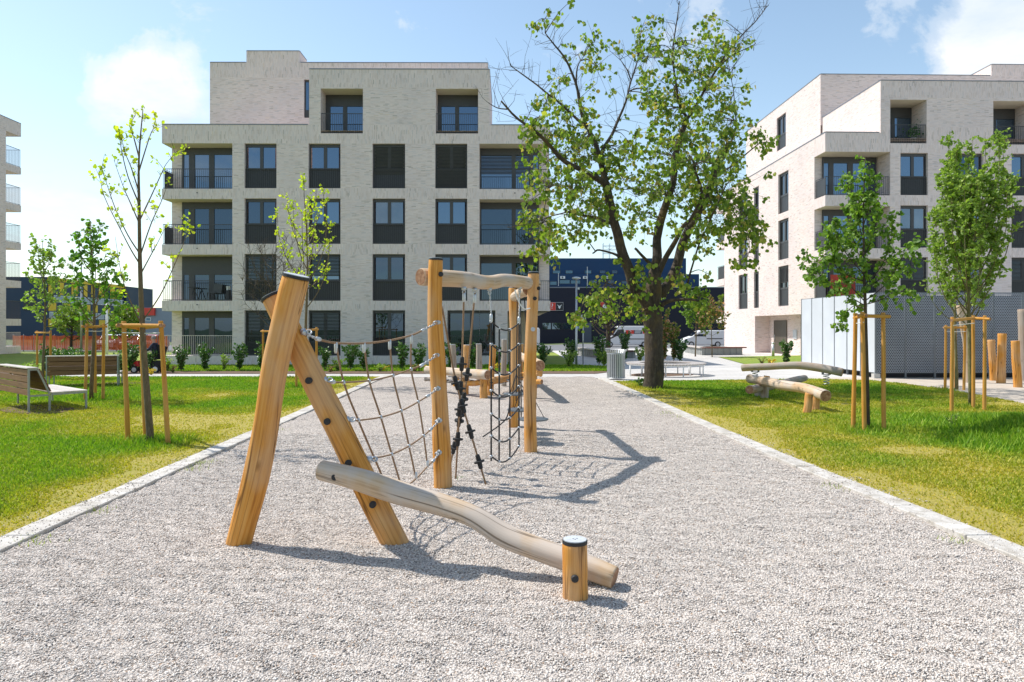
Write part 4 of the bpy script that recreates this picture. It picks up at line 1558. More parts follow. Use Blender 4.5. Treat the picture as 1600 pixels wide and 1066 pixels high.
def left_building():
    fr = Frame((33 - CX) / FPX * 55.0, 55.0, 1.4)
    xf = lambda p: fr.W(Vector((p[0], p[1], p[2])))
    root = thing('apartment_building', 'pale brick apartment block cut by the left edge of the picture', 'building', (-38.4, 55, -0.2))
    L = 1.7
    mb = MB(xf)
    zb = -0.6
    zr = 17.7
    # body in front of the open corner; x is negative into the building, y negative towards the camera
    mb.box(-12, 0.0, -16, -L, zb, zr)
    mb.build('wall', ['brick', 'brick_soldier'], root)
    fr_ = lambda a, d, z: Vector((-d, a, z))
    mb = MB(xf)
    mb.box(-12, 0.0, -L + .002, 0.0, zr - 1.0, zr)
    mb.build('roof_overhang', 'brick_soldier', root)
    for i in range(5):
        z1 = zr - 3.45 - i * 2.95 + .02
        if z1 < 0.5:
            break
        mb = MB(xf)
        mb.box(-1.5, 0.0, -L + .002, 0.0, z1 - 0.52, z1)
        s = mb.build('balcony', 'brick_soldier', root)
        mb = MB(xf)
        bars(mb, fr_, -L + .02, -0.03, 0.05, z1, z1 + 1.4, 0.11)
        fb = lambda a, d, z: Vector((a, -0.05, z))
        bars(mb, fb, -1.4, -0.05, 0.0, z1, z1 + 1.4, 0.11)
        mb.build('railing', 'railing_metal', s)
    mb = MB(xf)
    mb.box(-1.5, 0, -L + .002, -.02, zb, 0.35)
    bars(mb, fr_, -L + .02, -0.03, 0.05, .35, 1.45, 0.11)
    mb.build('terrace', 'brick_soldier', root)
    cap_strip(root, xf, [(-.06, -16, zr), (-.06, -.06, zr), (-12, -.06, zr)])


left_building()

# ------------------------------------------------------------------ round timber, ropes, chains
def log(parent, pts, r0, r1=None, mat='robinia', name='log', lump=0.07, k=5, seed=0.0, n=18, sag=None, wob=0.012):
    r1 = r0 if r1 is None else r1
    pts = [Vector(p) for p in pts]
    if len(pts) == 2:
        pts = [pts[0].lerp(pts[1], t) for t in (0, .33, .66, 1)]
    sp = spline(pts, k)
    m = len(sp)
    out, rad = [], []
    for i, p in enumerate(sp):
        t = i / (m - 1)
        w = Vector((noise.noise(Vector((seed, 1.3, t * 3.1))), noise.noise(Vector((seed + 5, 2.3, t * 3.1))), noise.noise(Vector((seed + 9, 3.3, t * 3.1))))) * wob
        out.append(p + w)
        rad.append((r0 + (r1 - r0) * t) * (1 + 0.10 * lump / 0.07 * noise.noise(Vector((seed * 3.1, t * 4.5, 7.7)))))
    # slightly rounded ends
    d0 = (out[0] - out[1]).normalized(); d1 = (out[-1] - out[-2]).normalized()
    out = [out[0] + d0 * 0.012] + out + [out[-1] + d1 * 0.012]
    rad = [rad[0] * 0.94] + rad + [rad[-1] * 0.94]
    mb = MB()
    mb.tube(out, rad, n=n, lump=lump, seed=seed)
    mb.mi[-1] = mb.mi[-2] = 1
    return mb.build(name, [mat, 'end_grain'], parent, smooth=True)


def top_cap(post, p, axis, r):
    axis = Vector(axis).normalized()
    mb = MB()
    mb.disc(Vector(p), axis, r * 1.03, 0.022, 22)
    c = mb.build('cap_rim', 'rubber_black', post)
    mb = MB()
    mb.disc(Vector(p) + axis * 0.0225, axis, r * 0.95, 0.006, 22)
    mb.build('cap_lid', 'cap_grey', post)
    return c


def bolt(post, p, axis, r=0.028, h=0.02):
    mb = MB()
    axis = Vector(axis).normalized()
    mb.tube([Vector(p) - axis * 0.03, Vector(p) + axis * (h * 0.6), Vector(p) + axis * h], [r, r, r * 0.8], n=14)
    return mb.build('bolt', 'rubber_black', post)


def rope(parent, pts, r=0.009, mat='rope_brown', name='rope', k=6, n=7):
    mb = MB()
    mb.tube(spline(pts, k), r, n=n)
    return mb.build(name, mat, parent, smooth=True)


def chain(parent, p, q, sag=0.0, link=0.034, mat='galvanised'):
    p, q = Vector(p), Vector(q)
    L = (q - p).length
    n = max(2, int(L / (link * 0.72)))
    pts = [p.lerp(q, i / n) - Vector((0, 0, sag * 4 * (i / n) * (1 - i / n))) for i in range(n + 1)]
    mb = MB()
    for i in range(n):
        c = (pts[i] + pts[i + 1]) / 2
        d = (pts[i + 1] - pts[i]).normalized()
        a = d.orthogonal().normalized()
        if i % 2:
            a = d.cross(a).normalized()
        ring = []
        for j in range(9):
            th = 2 * pi * j / 8
            ring.append(c + d * (link * 0.52 * cos(th)) + a * (link * 0.30 * sin(th)))
        mb.tube(ring, 0.0042, n=5, caps=False)
    return mb.build('chain', mat, parent, smooth=True)


def eye_bolt(parent, p, axis):
    mb = MB()
    axis = Vector(axis).normalized()
    mb.tube([Vector(p) - axis * 0.02, Vector(p) + axis * 0.02], 0.03, n=12)
    a = axis.orthogonal().normalized()
    ring = [Vector(p) + axis * 0.045 + (axis * cos(t) + a * sin(t)) * 0.024 for t in [2 * pi * j / 10 for j in range(11)]]
    mb.tube(ring, 0.007, n=6, caps=False)
    return mb.build('eye_bolt', 'galvanised', parent, smooth=True)


def clamp(parent, p, axis, r=0.017, h=0.042, mat='steel_light'):
    axis = Vector(axis).normalized()
    mb = MB()
    mb.tube([Vector(p) - axis * h / 2, Vector(p) - axis * h * 0.35, Vector(p) + axis * h * 0.35, Vector(p) + axis * h / 2], [r * .75, r, r, r * .75], n=9)
    return mb.build('rope_clamp', mat, parent, smooth=True)


# ------------------------------------------------------------------ the climbing frame in the foreground
def climbing_frame():
    root = thing('climbing_frame', 'robinia log climbing frame with crossed poles, rope nets and sloping balance beam on gravel', 'climbing frame', (-0.8, 7.0, 0))
    # crossed poles
    a0, a1 = Vector((-2.30, 5.90, -0.06)), P(462, 436, 5.74)
    la = log(root, [a0, a0.lerp(a1, .35) + Vector((.02, 0, 0)), a0.lerp(a1, .7) + Vector((-.012, 0, 0)), a1], 0.104, 0.108, 'robinia', 'pole', seed=1.1, n=24)
    ax = (a1 - a0.lerp(a1, .7)).normalized()
    top_cap(la, a1 + ax * 0.008, ax, 0.108)
    b0, b1 = Vector((-0.955, 5.90, -0.06)), P(428, 467, 6.02)
    lb = log(root, [b0, b0.lerp(b1, .35), b0.lerp(b1, .7), b1], 0.113, 0.100, 'robinia', 'pole', seed=2.7, n=24)
    ax = (b1 - b0).normalized()
    top_cap(lb, b1 + ax * 0.008, ax, 0.100)
    front = Vector((0, -1, 0.05))
    bolt(la, P(437, 522, 5.71), front, 0.028, 0.012)
    for (u, v, Y) in ((479, 595, 5.96), (508, 659, 5.94), (541, 724, 5.92), (579, 789, 5.90)):
        bolt(lb, P(u + 3, v, Y - .107), front, 0.028, 0.012)
    # sloping balance beam and short post
    px = [(503, 735, 5.66), (560, 750, 5.58), (625, 771, 5.47), (690, 790, 5.36), (742, 809, 5.27), (790, 838, 5.18), (850, 862, 5.07), (905, 882, 4.97), (958, 902, 4.87)]
    pts = [P(*q) for q in px]
    bm_ = log(root, pts, 0.088, 0.080, 'robinia_pale', 'balance_beam', seed=4.4, n=24, lump=0.09, wob=0.006)
    bolt(bm_, P(523, 746, 5.55), front, 0.026, 0.012)
    s0 = Vector((0.425, 4.70, -0.08)); s1 = Vector((0.420, 4.70, 0.355))
    sp = log(root, [s0, s1], 0.086, 0.083, 'robinia', 'short_post', seed=6.2, n=24, lump=0.03, wob=0.004)
    top_cap(sp, s1 + Vector((0, 0, .006)), (0, 0, 1), 0.082)
    mb = MB()
    for dx, dy in ((-.012, 0), (.014, .006), (0, -.014)):
        mb.disc(s1 + Vector((dx, dy, 0.0347)), (0, 0, 1), 0.004, 0.003, 6)
    mb.build('cap_screw', 'steel_dark', sp)
    bolt(sp, Vector((0.412, 4.615, 0.155)), front, 0.025)
    # swing posts and top beams
    Lb, Lt = Vector((-0.784, 7.98, -0.1)), Vector((-0.862, 7.98, 2.56))
    mid = [Lb, Lb.lerp(Lt, .25), Lb.lerp(Lt, .5) + Vector((-.015, 0, 0)), Lb.lerp(Lt, .75) + Vector((-.035, 0, 0)), Lt]
    pl = log(root, mid, 0.105, 0.078, 'robinia', 'post', seed=8.3, n=24)
    top_cap(pl, Lt, (0, 0, 1), 0.078)
    Rb, Rt = Vector((0.278, 10.2, -0.1)), Vector((0.312, 10.2, 2.58))
    pr = log(root, [Rb, Rb.lerp(Rt, .4) + Vector((-.03, 0, 0)), Rb.lerp(Rt, .75) + Vector((-.02, 0, 0)), Rt], 0.092, 0.078, 'robinia', 'post', seed=9.9, n=20)
    top_cap(pr, Rt, (0, 0, 1), 0.078)
    Bb, Bt = Vector((0.035, 12.75, -0.1)), Vector((0.03, 12.75, 2.5))
    pb = log(root, [Bb, Bb.lerp(Bt, .5) + Vector((.02, 0, 0)), Bt], 0.10, 0.085, 'robinia', 'post', seed=12.4, n=20)
    top_cap(pb, Bt, (0, 0, 1), 0.085)
    B0 = P(657, 432, 7.95) + Vector((0, .10, 0))
    B1 = Vector((0.30, 10.32, 2.44))
    bpts = [B0, P(720, 437, 8.5), P(765, 442, 9.05), P(790, 438.5, 9.5), B1, B1 + (B1 - B0).normalized() * .12]
    beam = log(root, bpts, 0.098, 0.088, 'robinia_pale', 'top_beam', seed=14.1, n=22, lump=0.10)
    beam2 = log(root, [Vector((0.02, 13.0, 2.34)), Vector((.12, 11.7, 2.36)), Vector((0.24, 10.25, 2.35))], 0.088, 0.085, 'robinia_pale', 'top_beam', seed=15.7, n=18)
    bolt(pl, Lb.lerp(Lt, .94) + Vector((0.055, -.055, 0)), (0.5, -1, 0))
    bolt(pr, Rb.lerp(Rt, .92) + Vector((0.075, -.04, 0)), (1, -.5, 0))
    bolt(pr, Rb.lerp(Rt, .865) + Vector((0.02, -.082, 0)), (.2, -1, 0))
    mb = MB()
    mb.disc(Rb.lerp(Rt, .70) + Vector((0, -.087, 0)), (0, -1, 0), 0.032, 0.012, 14)
    mb.build('badge', 'cap_grey', pr)
    # big rope net between the crossed pole and the left post
    rows = [[(470, 519, 5.96), (497, 530, 6.15), (525, 536, 6.40), (569, 536.5, 6.80), (609, 532, 7.20), (643, 524, 7.55), (661, 516, 7.70), (684, 504, 7.93)],
            [(503, 594, 5.96), (520, 597, 6.15), (537, 597.5, 6.40), (577, 595, 6.80), (614, 587, 7.20), (642.5, 577, 7.55), (659, 571, 7.70), (684, 555, 7.92)],
            [(538, 656, 5.96), (548, 657, 6.15), (560, 657, 6.40), (595, 652, 6.80), (627, 642, 7.20), (653.5, 628, 7.55), (668, 619, 7.70), (685, 607, 7.91)],
            [(573, 718, 5.96), (578, 718, 6.15), (585, 716, 6.40), (612, 710, 6.80), (639, 697, 7.20), (662, 681, 7.55), (673, 671, 7.70), (687, 657, 7.90)],
            [(604, 760, 6.42), (628, 763, 6.80), (650, 748, 7.20), (668, 729, 7.55), (677, 720, 7.70), (687, 707, 7.89)]]
    net = MB()
    W3 = [[P(*q) for q in r] for r in rows]
    for i, r in enumerate(W3):
        if i < 4:
            rp = rope(root, r[1:7], 0.0105 if i == 0 else 0.0085, name='net_rope')
            chain(root, r[0], r[1])
            eye_bolt(root, r[0] + Vector((.02, 0, 0)), (1, 0.3, 0))
            clamp(root, r[1], r[2] - r[1], 0.019, 0.07)
        else:
            rp = rope(root, r[:5], 0.0085, name='net_rope')
        chain(root, r[-2], r[-1])
        clamp(root, r[-2], r[-1] - r[-2], 0.018, 0.065)
        eye_bolt(root, r[-1], (-0.6, -0.8, 0))
    for j in range(4):
        col = [W3[i][j + 2] for i in range(4)] + [W3[4][j]]
        rope(root, col, 0.0095, name='net_rope')
        for i, p in enumerate(col):
            dn = (col[min(i + 1, 4)] - col[max(i - 1, 0)])
            if i == 0:
                clamp(root, p - Vector((0, 0, .045)), (0, 0, 1), 0.017, 0.10)
            elif i == 4:
                clamp(root, p + Vector((0, 0, .03)), (0, 0, 1), 0.015, 0.07)
            else:
                clamp(root, p, dn, 0.016, 0.036)
    # three twisted climbing ropes with rubber steps
    tops = [P(725, 456, 8.42), P(742, 458, 8.65), P(689, 470, 8.16)]
    bots = [Vector((-0.672, 8.39, 0.0)), Vector((-0.80, 9.06, 0.0)), Vector((-0.30, 8.08, 0.0))]
    mids = [P(722, 560, 8.41), P(730, 585, 8.75), P(711, 590, 8.14)]
    mid2 = [P(718, 640, 8.40), P(721, 640, 8.85), P(729, 655, 8.12)]
    steps = [[(724, 567), (722, 607), (719, 638), (716, 686)], [(731, 585), (726, 622), (720, 647), (716, 660), (710, 697)], [(714, 596), (721, 632), (730, 677), (742, 716)]]
    for i in range(3):
        pts = [tops[i], mids[i], mid2[i], bots[i]]
        sp_ = spline(pts, 10)
        mb = MB()
        mb.tube(sp_, 0.0115, n=7)
        mb.build('climbing_rope', 'rope_brown', root, smooth=True)
        if i < 2:
            eye_bolt(root, tops[i] + Vector((0, 0, .04)), (0, 0, -1))
        clamp(root, tops[i] - Vector((0, 0, .07)), (0, 0, 1), 0.022, 0.11)
        for (u, v) in steps[i]:
            q = min(sp_, key=lambda p: abs(HY + (EYE - p.z) / p.y * FPX - v))
            d = (pts[2] - pts[1]).normalized()
            q = q.copy()
            mb = MB()
            mb.tube([q - d * 0.085, q - d * 0.07, q - d * .012, q - d * .010, q + d * .010, q + d * .012, q + d * 0.07, q + d * 0.085], [.02, .026, .028, .062, .062, .028, .026, .02], n=12)
            mb.build('rubber_step', 'rubber_black', root, smooth=False)
    # hanging black net
    N0, N1 = P(765, 452, 8.98), P(812, 450, 9.86)
    dirn = (N1 - N0); dirn.z = 0
    zt0, zt1 = 2.00, 1.94
    cols = [0.0, 0.28, 0.66, 1.0]
    zrow = [1.86, 1.57, 1.27, 0.98, 0.68, 0.40, 0.14]
    base0 = Vector((N0.x + .02, N0.y, 0)); base1 = Vector((N1.x - .01, N1.y, 0))

    def npt(c, z):
        p = base0.lerp(base1, c)
        bul = -0.10 * sin(pi * c) * (0.5 + 0.5 * (1 - z / 2))
        return Vector((p.x + 0.04 * bul, p.y + bul * 2.0, z - 0.105 * sin(pi * c) - 0.03 * c * 0 + 0.02 * (1 - c)))
    chain(root, N0 + Vector((0, 0, 0)), Vector((base0.x, base0.y, 1.95)))
    chain(root, N1, Vector((base1.x, base1.y, 1.93)))
    eye_bolt(root, N0, (0, 0, -1)); eye_bolt(root, N1, (0, 0, -1))
    clamp(root, Vector((base0.x, base0.y, 1.92)), (0, 0, 1), 0.022, 0.10)
    clamp(root, Vector((base1.x, base1.y, 1.90)), (0, 0, 1), 0.022, 0.10)
    for c in cols:
        zz = [1.92 if c in (0.0, 1.0) else zrow[0]] + zrow[(1 if c in (0.0, 1.0) else 1):] + ([0.08] if c == 0 else [])
        rope(root, [npt(c, z) for z in zz], 0.0115, 'rope_black', 'net_rope', k=4)
    for i, z in enumerate(zrow):
        rope(root, [npt(c / 8, z) for c in range(9)], 0.0105, 'rope_black', 'net_rope', k=3)
        for c in cols:
            clamp(root, npt(c, z), dirn if c in (0.28, 0.66) else (dirn + Vector((0, 0, .3))), 0.018, 0.045)
    rope(root, [npt(0.66, 0.93), npt(0.45, 0.66) + Vector((.02, .25, 0)), npt(0.0, 0.42) + Vector((-.12, .3, -.08))], 0.009, 'rope_black', 'net_rope')
    # stepping discs hung from the second beam
    for (x, y, z, r, tx, ty) in ((0.07, 12.1, 0.66, 0.22, .09, 12.1), (0.15, 11.5, 0.46, 0.23, .14, 11.5), (0.33, 11.0, 0.37, 0.24, .19, 10.95)):
        mb = MB()
        mb.lathe([(r * .9, -.016), (r, -.010), (r, .010), (r * .9, .016)], (x, y, z), 22)
        d = mb.build('step_disc', 'steel_dark', root)
        d['label'] = 'round dark stepping disc'
        rope(root, [(tx, ty, 2.28), ((tx + x) / 2, (ty + y) / 2, 1.3), (x, y, z - .12)], 0.010, 'rope_black', 'disc_rope', k=4)
        for k in range(3):
            th = 2.1 * k + x
            rope(root, [(x + r * .8 * cos(th), y + r * .8 * sin(th), z), (x, y, z + .34)], 0.006, 'rope_black', 'disc_rope', k=2, n=5)
    w0 = P(804, 452, 9.75)
    rope(root, [w0, w0 + Vector((.05, 0, -.16)), w0 + Vector((.13, .05, -.27)), w0 + Vector((.22, .25, -.26))], 0.009, 'rope_white', 'loose_rope')


climbing_frame()


def rear_frame():
    root = thing('log_circle', 'low ring of robinia logs and upright posts behind the climbing frame', 'play equipment', (-0.6, 20, 0))
    posts = [((711, 22.0), (707.5, 539), .085, 'robinia_grey'), ((726.5, 19.0), (729.5, 540), .092, 'robinia'), ((749, 23.0), (748, 538), .095, 'robinia_grey'),
             ((766, 18.6), (770.5, 540), .082, 'robinia'), ((787, 21.5), (788, 531), .082, 'robinia_grey'), ((814, 24.0), (815, 538), .07, 'robinia'), ]
    for i, ((u, Y), (ut, vt), r, m) in enumerate(posts):
        b = Vector(((u - CX) / FPX * Y, Y, -0.1))
        t = P(ut, vt, Y)
        l = log(root, [b, t], r * 1.05, r, m, 'post', seed=20 + i * 1.7, n=14, lump=.05)
        mb = MB()
        mb.disc(t, (0, 0, 1), r * .98, 0.02, 14)
        mb.build('cap_lid', 'cap_grey', l)
    A0, A1 = P(667, 578, 19.9), P(762, 586, 17.8)
    l = log(root, [A0, A1], 0.115, 0.125, 'robinia_pale', 'ring_beam', seed=31)
    bolt(l, P(671, 580, 19.85) + Vector((0, -.11, 0)), (0, -1, 0), .03)
    bolt(l, P(748, 585, 18.1) + Vector((0, -.12, 0)), (0, -1, 0), .03)
    l = log(root, [P(758, 597, 18.0), P(822, 586, 21.0), P(840, 583, 22)], 0.095, 0.10, 'robinia', 'ring_beam', seed=33)
    l = log(root, [P(812, 556, 23.0), P(828, 563, 19.8), P(843.5, 571, 17.0)], 0.125, 0.132, 'robinia_pale', 'ring_beam', seed=35)
    log(root, [P(664, 593, 19.75), P(690, 593.5, 19.7)], 0.055, 0.055, 'robinia_grey', 'cross_log', seed=36)
    log(root, [P(722, 600, 18.7), P(757, 598, 18.2)], 0.07, 0.07, 'robinia', 'cross_log', seed=37)
    log(root, [P(826, 597, 17.4), P(846, 597, 17.2)], 0.062, 0.062, 'robinia', 'cross_log', seed=38)
    for i, (u, v, Y, vt) in enumerate(((755.5, 622, 18.0, 592), (676, 612, 19.8, 572), (833, 622, 17.8, 575), (713, 604, 21.5, 588))):
        b = Vector(((u - CX) / FPX * Y, Y, -.1))
        log(root, [b, P(u, vt, Y)], 0.10 if i != 1 else .07, None, 'robinia' if i != 1 else 'robinia_grey', 'leg', seed=40 + i, n=14, lump=.04)
    log(root, [P(842, 576, 17.1), P(842, 586, 17.1)], 0.10, 0.09, 'robinia', 'bracket', seed=47, n=12)
    for i, (a, b, sag) in enumerate((((680, 590, 19.8), (756, 594, 18.1), .10), ((690, 592, 20.5), (800, 590, 20.5), .12), ((700, 588, 21.5), (830, 588, 18.4), .15), ((722, 592, 18.9), (790, 590, 21.5), .1), ((756, 596, 18.0), (812, 588, 22), .12), ((690, 596, 19.4), (770, 598, 18.0), .06))):
        p, q = P(*a), P(*b)
        rope(root, [p, p.lerp(q, .5) - Vector((0, 0, sag)), q], 0.014, 'rope_black', 'net_rope')
        for t in (.25, .5, .75):
            clamp(root, p.lerp(q, t) - Vector((0, 0, sag * 4 * t * (1 - t))), (1, 0, 0), 0.026, 0.06, 'steel_light')
    p, q = P(684, 590, 19.6), P(800, 594, 19.5)
    chain(root, p, q, 0.10, link=0.06)


rear_frame()


# ------------------------------------------------------------------ logs on the right lawn and in the sand
def seesaw_and_beams():
    root = thing('spring_log', 'bark-striped balance log on steel springs at the lawn edge', 'balance log', (9.5, 22.5, 0))
    L0, L1 = P(1160, 575, 23.4), P(1316, 582, 21.6)
    mid = P(1245, 571, 22.4)
    log(root, [L0, L0.lerp(mid, .5), mid, mid.lerp(L1, .5) + Vector((0, 0, .03)), L1], 0.115, 0.125, 'robinia_grey', 'beam', seed=51)
    for (u, Y) in ((1180, 23.2), (1291, 21.9)):
        X = (u - CX) / FPX * Y
        mb = MB()
        mb.box(X - .12, X + .12, Y - .07, Y + .07, 0.335, 0.352)
        mb.box(X - .125, X - .09, Y - .05, Y + .05, 0.352, 0.43)
        mb.box(X + .09, X + .125, Y - .05, Y + .05, 0.352, 0.43)
        br = mb.build('spring_bracket', 'steel_dark', root)
        helix = [Vector((X + .085 * cos(t * .55), Y + .085 * sin(t * .55), 0.0 + 0.335 * t / 46)) for t in range(47)]
        mb = MB()
        mb.tube(helix, 0.013, n=6)
        mb.build('spring', 'galvanised', root, smooth=True)
    mb = MB()
    X, Y = (1200 - CX) / FPX * 22.6, 22.6
    root = thing('balance_beams', 'zigzag of low weathered balance logs on short legs in the grass', 'balance beam', (7.0, 17, 0))
    E1 = P(1290, 619, 14.95)
    S1 = P(1171, 592, 18.2)
    log(root, [S1, P(1195, 596, 17.6), P(1222, 602, 16.9), P(1255, 607, 16.0), E1], 0.115, 0.125, 'robinia_pale', 'beam', seed=55)
    log(root, [P(1171, 609, 17.2), P(1205, 603, 18.6), P(1257, 591, 20.8)], 0.105, 0.10, 'robinia_grey', 'beam', seed=57)
    for i, ((u, v), (ut, vt), r) in enumerate((((1260, 646), (1265, 616), .085), ((1273, 641), (1276, 618), .085), ((1194, 623), (1195, 600), .10), ((1184, 620), (1186, 603), .09), ((1198, 598), (1198, 588), .10), ((1245, 606), (1244, 594), .09))):
        b = G(u, v)
        log(root, [b - Vector((0, 0, .08)), P(ut, vt, b.y)], r, r * .95, 'robinia_grey' if i in (2, 3) else 'robinia', 'leg', seed=60 + i, n=14, lump=.05)
    specs = [((1552.6, 595), (1549, 531.5), 5.2, 'robinia', 'shortest of the four upright logs in the sand, nearest the staked trees'),
             ((1564, 599), (1566, 522), 6.3, 'robinia', 'straight upright log in the sand with a flat pale top, second from the staked trees'),
             ((1590.5, 605.5), (1586, 533), 6.2, 'robinia', 'leaning upright log in the sand, nearest to the viewer'),
             ((1601, 595), (1597.5, 484), 6.6, 'robinia_grey', 'tall grey weathered upright log in the sand at the picture edge')]
    for i, ((u, v), (ut, vt), r, m, lab) in enumerate(specs):
        b = G(u, v)
        rr = r * b.y / FPX
        o = log(None, [b - Vector((0, 0, .1)), P(ut, vt, b.y)], rr, rr * .98, m, 'log_post', seed=70 + i * 1.3, n=18, lump=.06)
        tag(o, lab, 'log post', 'upright logs in the sand')
    b = G(1512, 598)
    root = thing('forked_log', 'forked pale log standing behind the staked trees in the sand', 'log post', b)
    log(root, [b - Vector((0, 0, .1)), P(1511, 545, b.y), P(1507, 480, b.y)], 5 * b.y / FPX, 6.5 * b.y / FPX, 'robinia_pale', 'stem', seed=81, n=16)
    log(root, [P(1507, 541, b.y), P(1504, 515, b.y), P(1500, 478, b.y)], 0.8 * b.y / FPX, 5.5 * b.y / FPX, 'robinia_pale', 'spur', seed=83, n=14)


seesaw_and_beams()


# ------------------------------------------------------------------ perforated metal enclosure
def metal_enclosure():
    fr = Frame(12.92, 25.0, 1.4)
    xf = fr.W
    root = thing('metal_enclosure', 'tall enclosure of perforated galvanised steel panels beside the sand', 'enclosure', (12.92, 25, 0))
    zb, zt = 0.20, 3.06
    fn = lambda a, d, z: Vector((a, d, z))
    fs = lambda a, d, z: Vector((d, a, z))
    zs = zt - 0.03

    def frame_post(f, a, d0=-0.03):
        mb = MB(xf)
        fbox(mb, f, a - .03, a + .03, -.03, .03, 0.0, zt)
        mb.build('post', 'steel_dark', root)
    for f, n, w in ((fn, 8, 1.06), (fs, 6, 1.0)):
        for i in range(n + 1):
            if not (f is fs and i == 0):
                frame_post(f, i * w)
            if i < n:
                mb = MB(xf)
                fbox(mb, f, i * w + .033, (i + 1) * w - .033, -.026, -.004, zb, zs)
                p = mb.build('panel', 'perforated_steel' if f is fn else 'steel_sheet', root)
                mb = MB(xf)
                for (z0, z1) in ((zb - .02, zb + .02), (zs - .02, zs + .02)):
                    fbox(mb, f, i * w + .031, (i + 1) * w - .031, -.0035, .02, z0, z1)
                mb.m = 0
                mb.build('rail', 'steel_dark', p)
        if f is fn:
            for i in (0, 4, 8):
                mb = MB(xf)
                mb.box(i * w - .11, i * w + .11, -.10, .10, -.1, 0.165)
                mb.build('concrete_foot', 'concrete', root)
    # added box: its dark colour stands in for shade behind the holes
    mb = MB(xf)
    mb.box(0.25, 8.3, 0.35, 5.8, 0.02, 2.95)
    tag(mb.build('dark_infill', 'infill_dark'), 'added dark box standing in for the shaded inside of the perforated metal enclosure', 'infill')


metal_enclosure()


# ------------------------------------------------------------------ street furniture
def bench(label, org, ang, L=1.75):
    root = thing('lounger_bench', label, 'bench', org, 'wooden lounger benches on the left lawn')
    Mx = Matrix.Translation(org) @ Matrix.Rotation(ang, 4, 'Z')
    xf = lambda p: Mx @ Vector(p)
    # x along the bench, y from the back panel to the front of the seat
    H, S, Dp = 0.93, 0.40, 1.12
    yb = 0.40
    for x in (0.02, L - .02):
        mb = MB(xf)
        w = 0.035
        mb.bar((x, 0.02, 0), (x, 0.02, H), w, w)
        mb.bar((x, 0.02 + w / 2, H - w / 2), (x, 0.17, H - w / 2), w, w)
        mb.bar((x, 0.17, H), (x, yb, S - .02), w, w, up=(1, 0, 0))
        mb.bar((x, yb, 0), (x, yb, S - .045), w, w)
        mb.bar((x, yb + .02, S - .03), (x, Dp, S - .03), w, w)
        mb.bar((x, Dp - w / 2, 0), (x, Dp - w / 2, S - .05), w, w)
        mb.bar((x, 0.04, 0.42 - .06), (x, yb - .02, 0.42 - .06), w, w)
        mb.build('side_frame', 'bench_steel', root)
    for i in range(4):
        mb = MB(xf)
        z0 = 0.37 + i * 0.139
        mb.box(0.045, L - .045, 0.0, 0.03, z0, z0 + 0.122)
        mb.build('back_board', 'bench_wood', root, bevel=0.004)
    mb = MB(xf)
    mb.box(-0.005, L + .005, -0.02, 0.19, H + .002, H + .028)
    mb.build('top_board', 'bench_top', root, bevel=0.004)
    for i in range(5):
        mb = MB(xf)
        z0 = S + 0.03 + i * 0.1
        t0 = (z0 - S) / (H - S); t1 = (z0 + .09 - S) / (H - S)
        y0 = yb + (0.17 - yb) * t0; y1 = yb + (0.17 - yb) * t1
        b = [(x, y, z) for (y, z) in ((y0 + .03, z0), (y1 + .03, z0 + .09), (y1 + .055, z0 + .10), (y0 + .055, z0 + .01)) for x in (.05, L - .05)]
        k = len(mb.v)
        mb.v.extend(Vector(q) for q in b)
        for q in ((0, 1, 3, 2), (4, 5, 7, 6), (2, 3, 5, 4), (0, 6, 7, 1), (0, 2, 4, 6), (1, 7, 5, 3)):
            mb.f.append(tuple(k + j for j in q)); mb.mi.append(0); mb.uv.append(None)
        mb.build('backrest_slat', 'bench_wood', root)
    for i in range(6):
        mb = MB(xf)
        y0 = yb + 0.05 + i * 0.114
        mb.box(0.0, L, y0, y0 + .106, S - .008, S + .02)
        mb.build('seat_slat', 'bench_top', root, bevel=0.003)
    # bare worn soil under the bench
    return root


def benches():
    g = G(45, 646)
    d = G(134, 639) - g
    ang = atan2(d.y, d.x) - pi / 2          # direction of the seat depth
    L = 2.3
    R2 = Matrix.Rotation(ang, 3, 'Z')
    bench('brown timber lounger bench cut by the left edge, nearest to the viewer', g - R2 @ Vector((L - .02, 0.02, 0)), ang, L)
    g2 = G(184, 603.5)
    L2 = 1.9
    a2 = 0.40
    bench('brown timber lounger bench farther back beside the second staked tree', g2 - Matrix.Rotation(a2, 3, 'Z') @ Vector((L2 - .02, 0.02, 0)), a2, L2)
    for (nm, c, a) in (('worn_soil', g + Vector((-.25, .65, 0)), ang), ('worn_soil', g2 + Vector((-.8, .6, 0)), a2)):
        mb = MB()
        n = 26
        pts = []
        for k in range(n):
            th = 2 * pi * k / n
            rr = 1 + 0.15 * noise.noise(Vector((cos(th) * 2, sin(th) * 2, c.x)))
            q = Matrix.Rotation(a, 3, 'Z') @ Vector((1.15 * rr * cos(th), 0.62 * rr * sin(th), 0))
            pts.append(Vector((c.x + q.x, c.y + q.y, zg(c.x, c.y) + 0.022)))
        mb.face(pts)
        structure(mb.build(nm, 'mulch'))


benches()


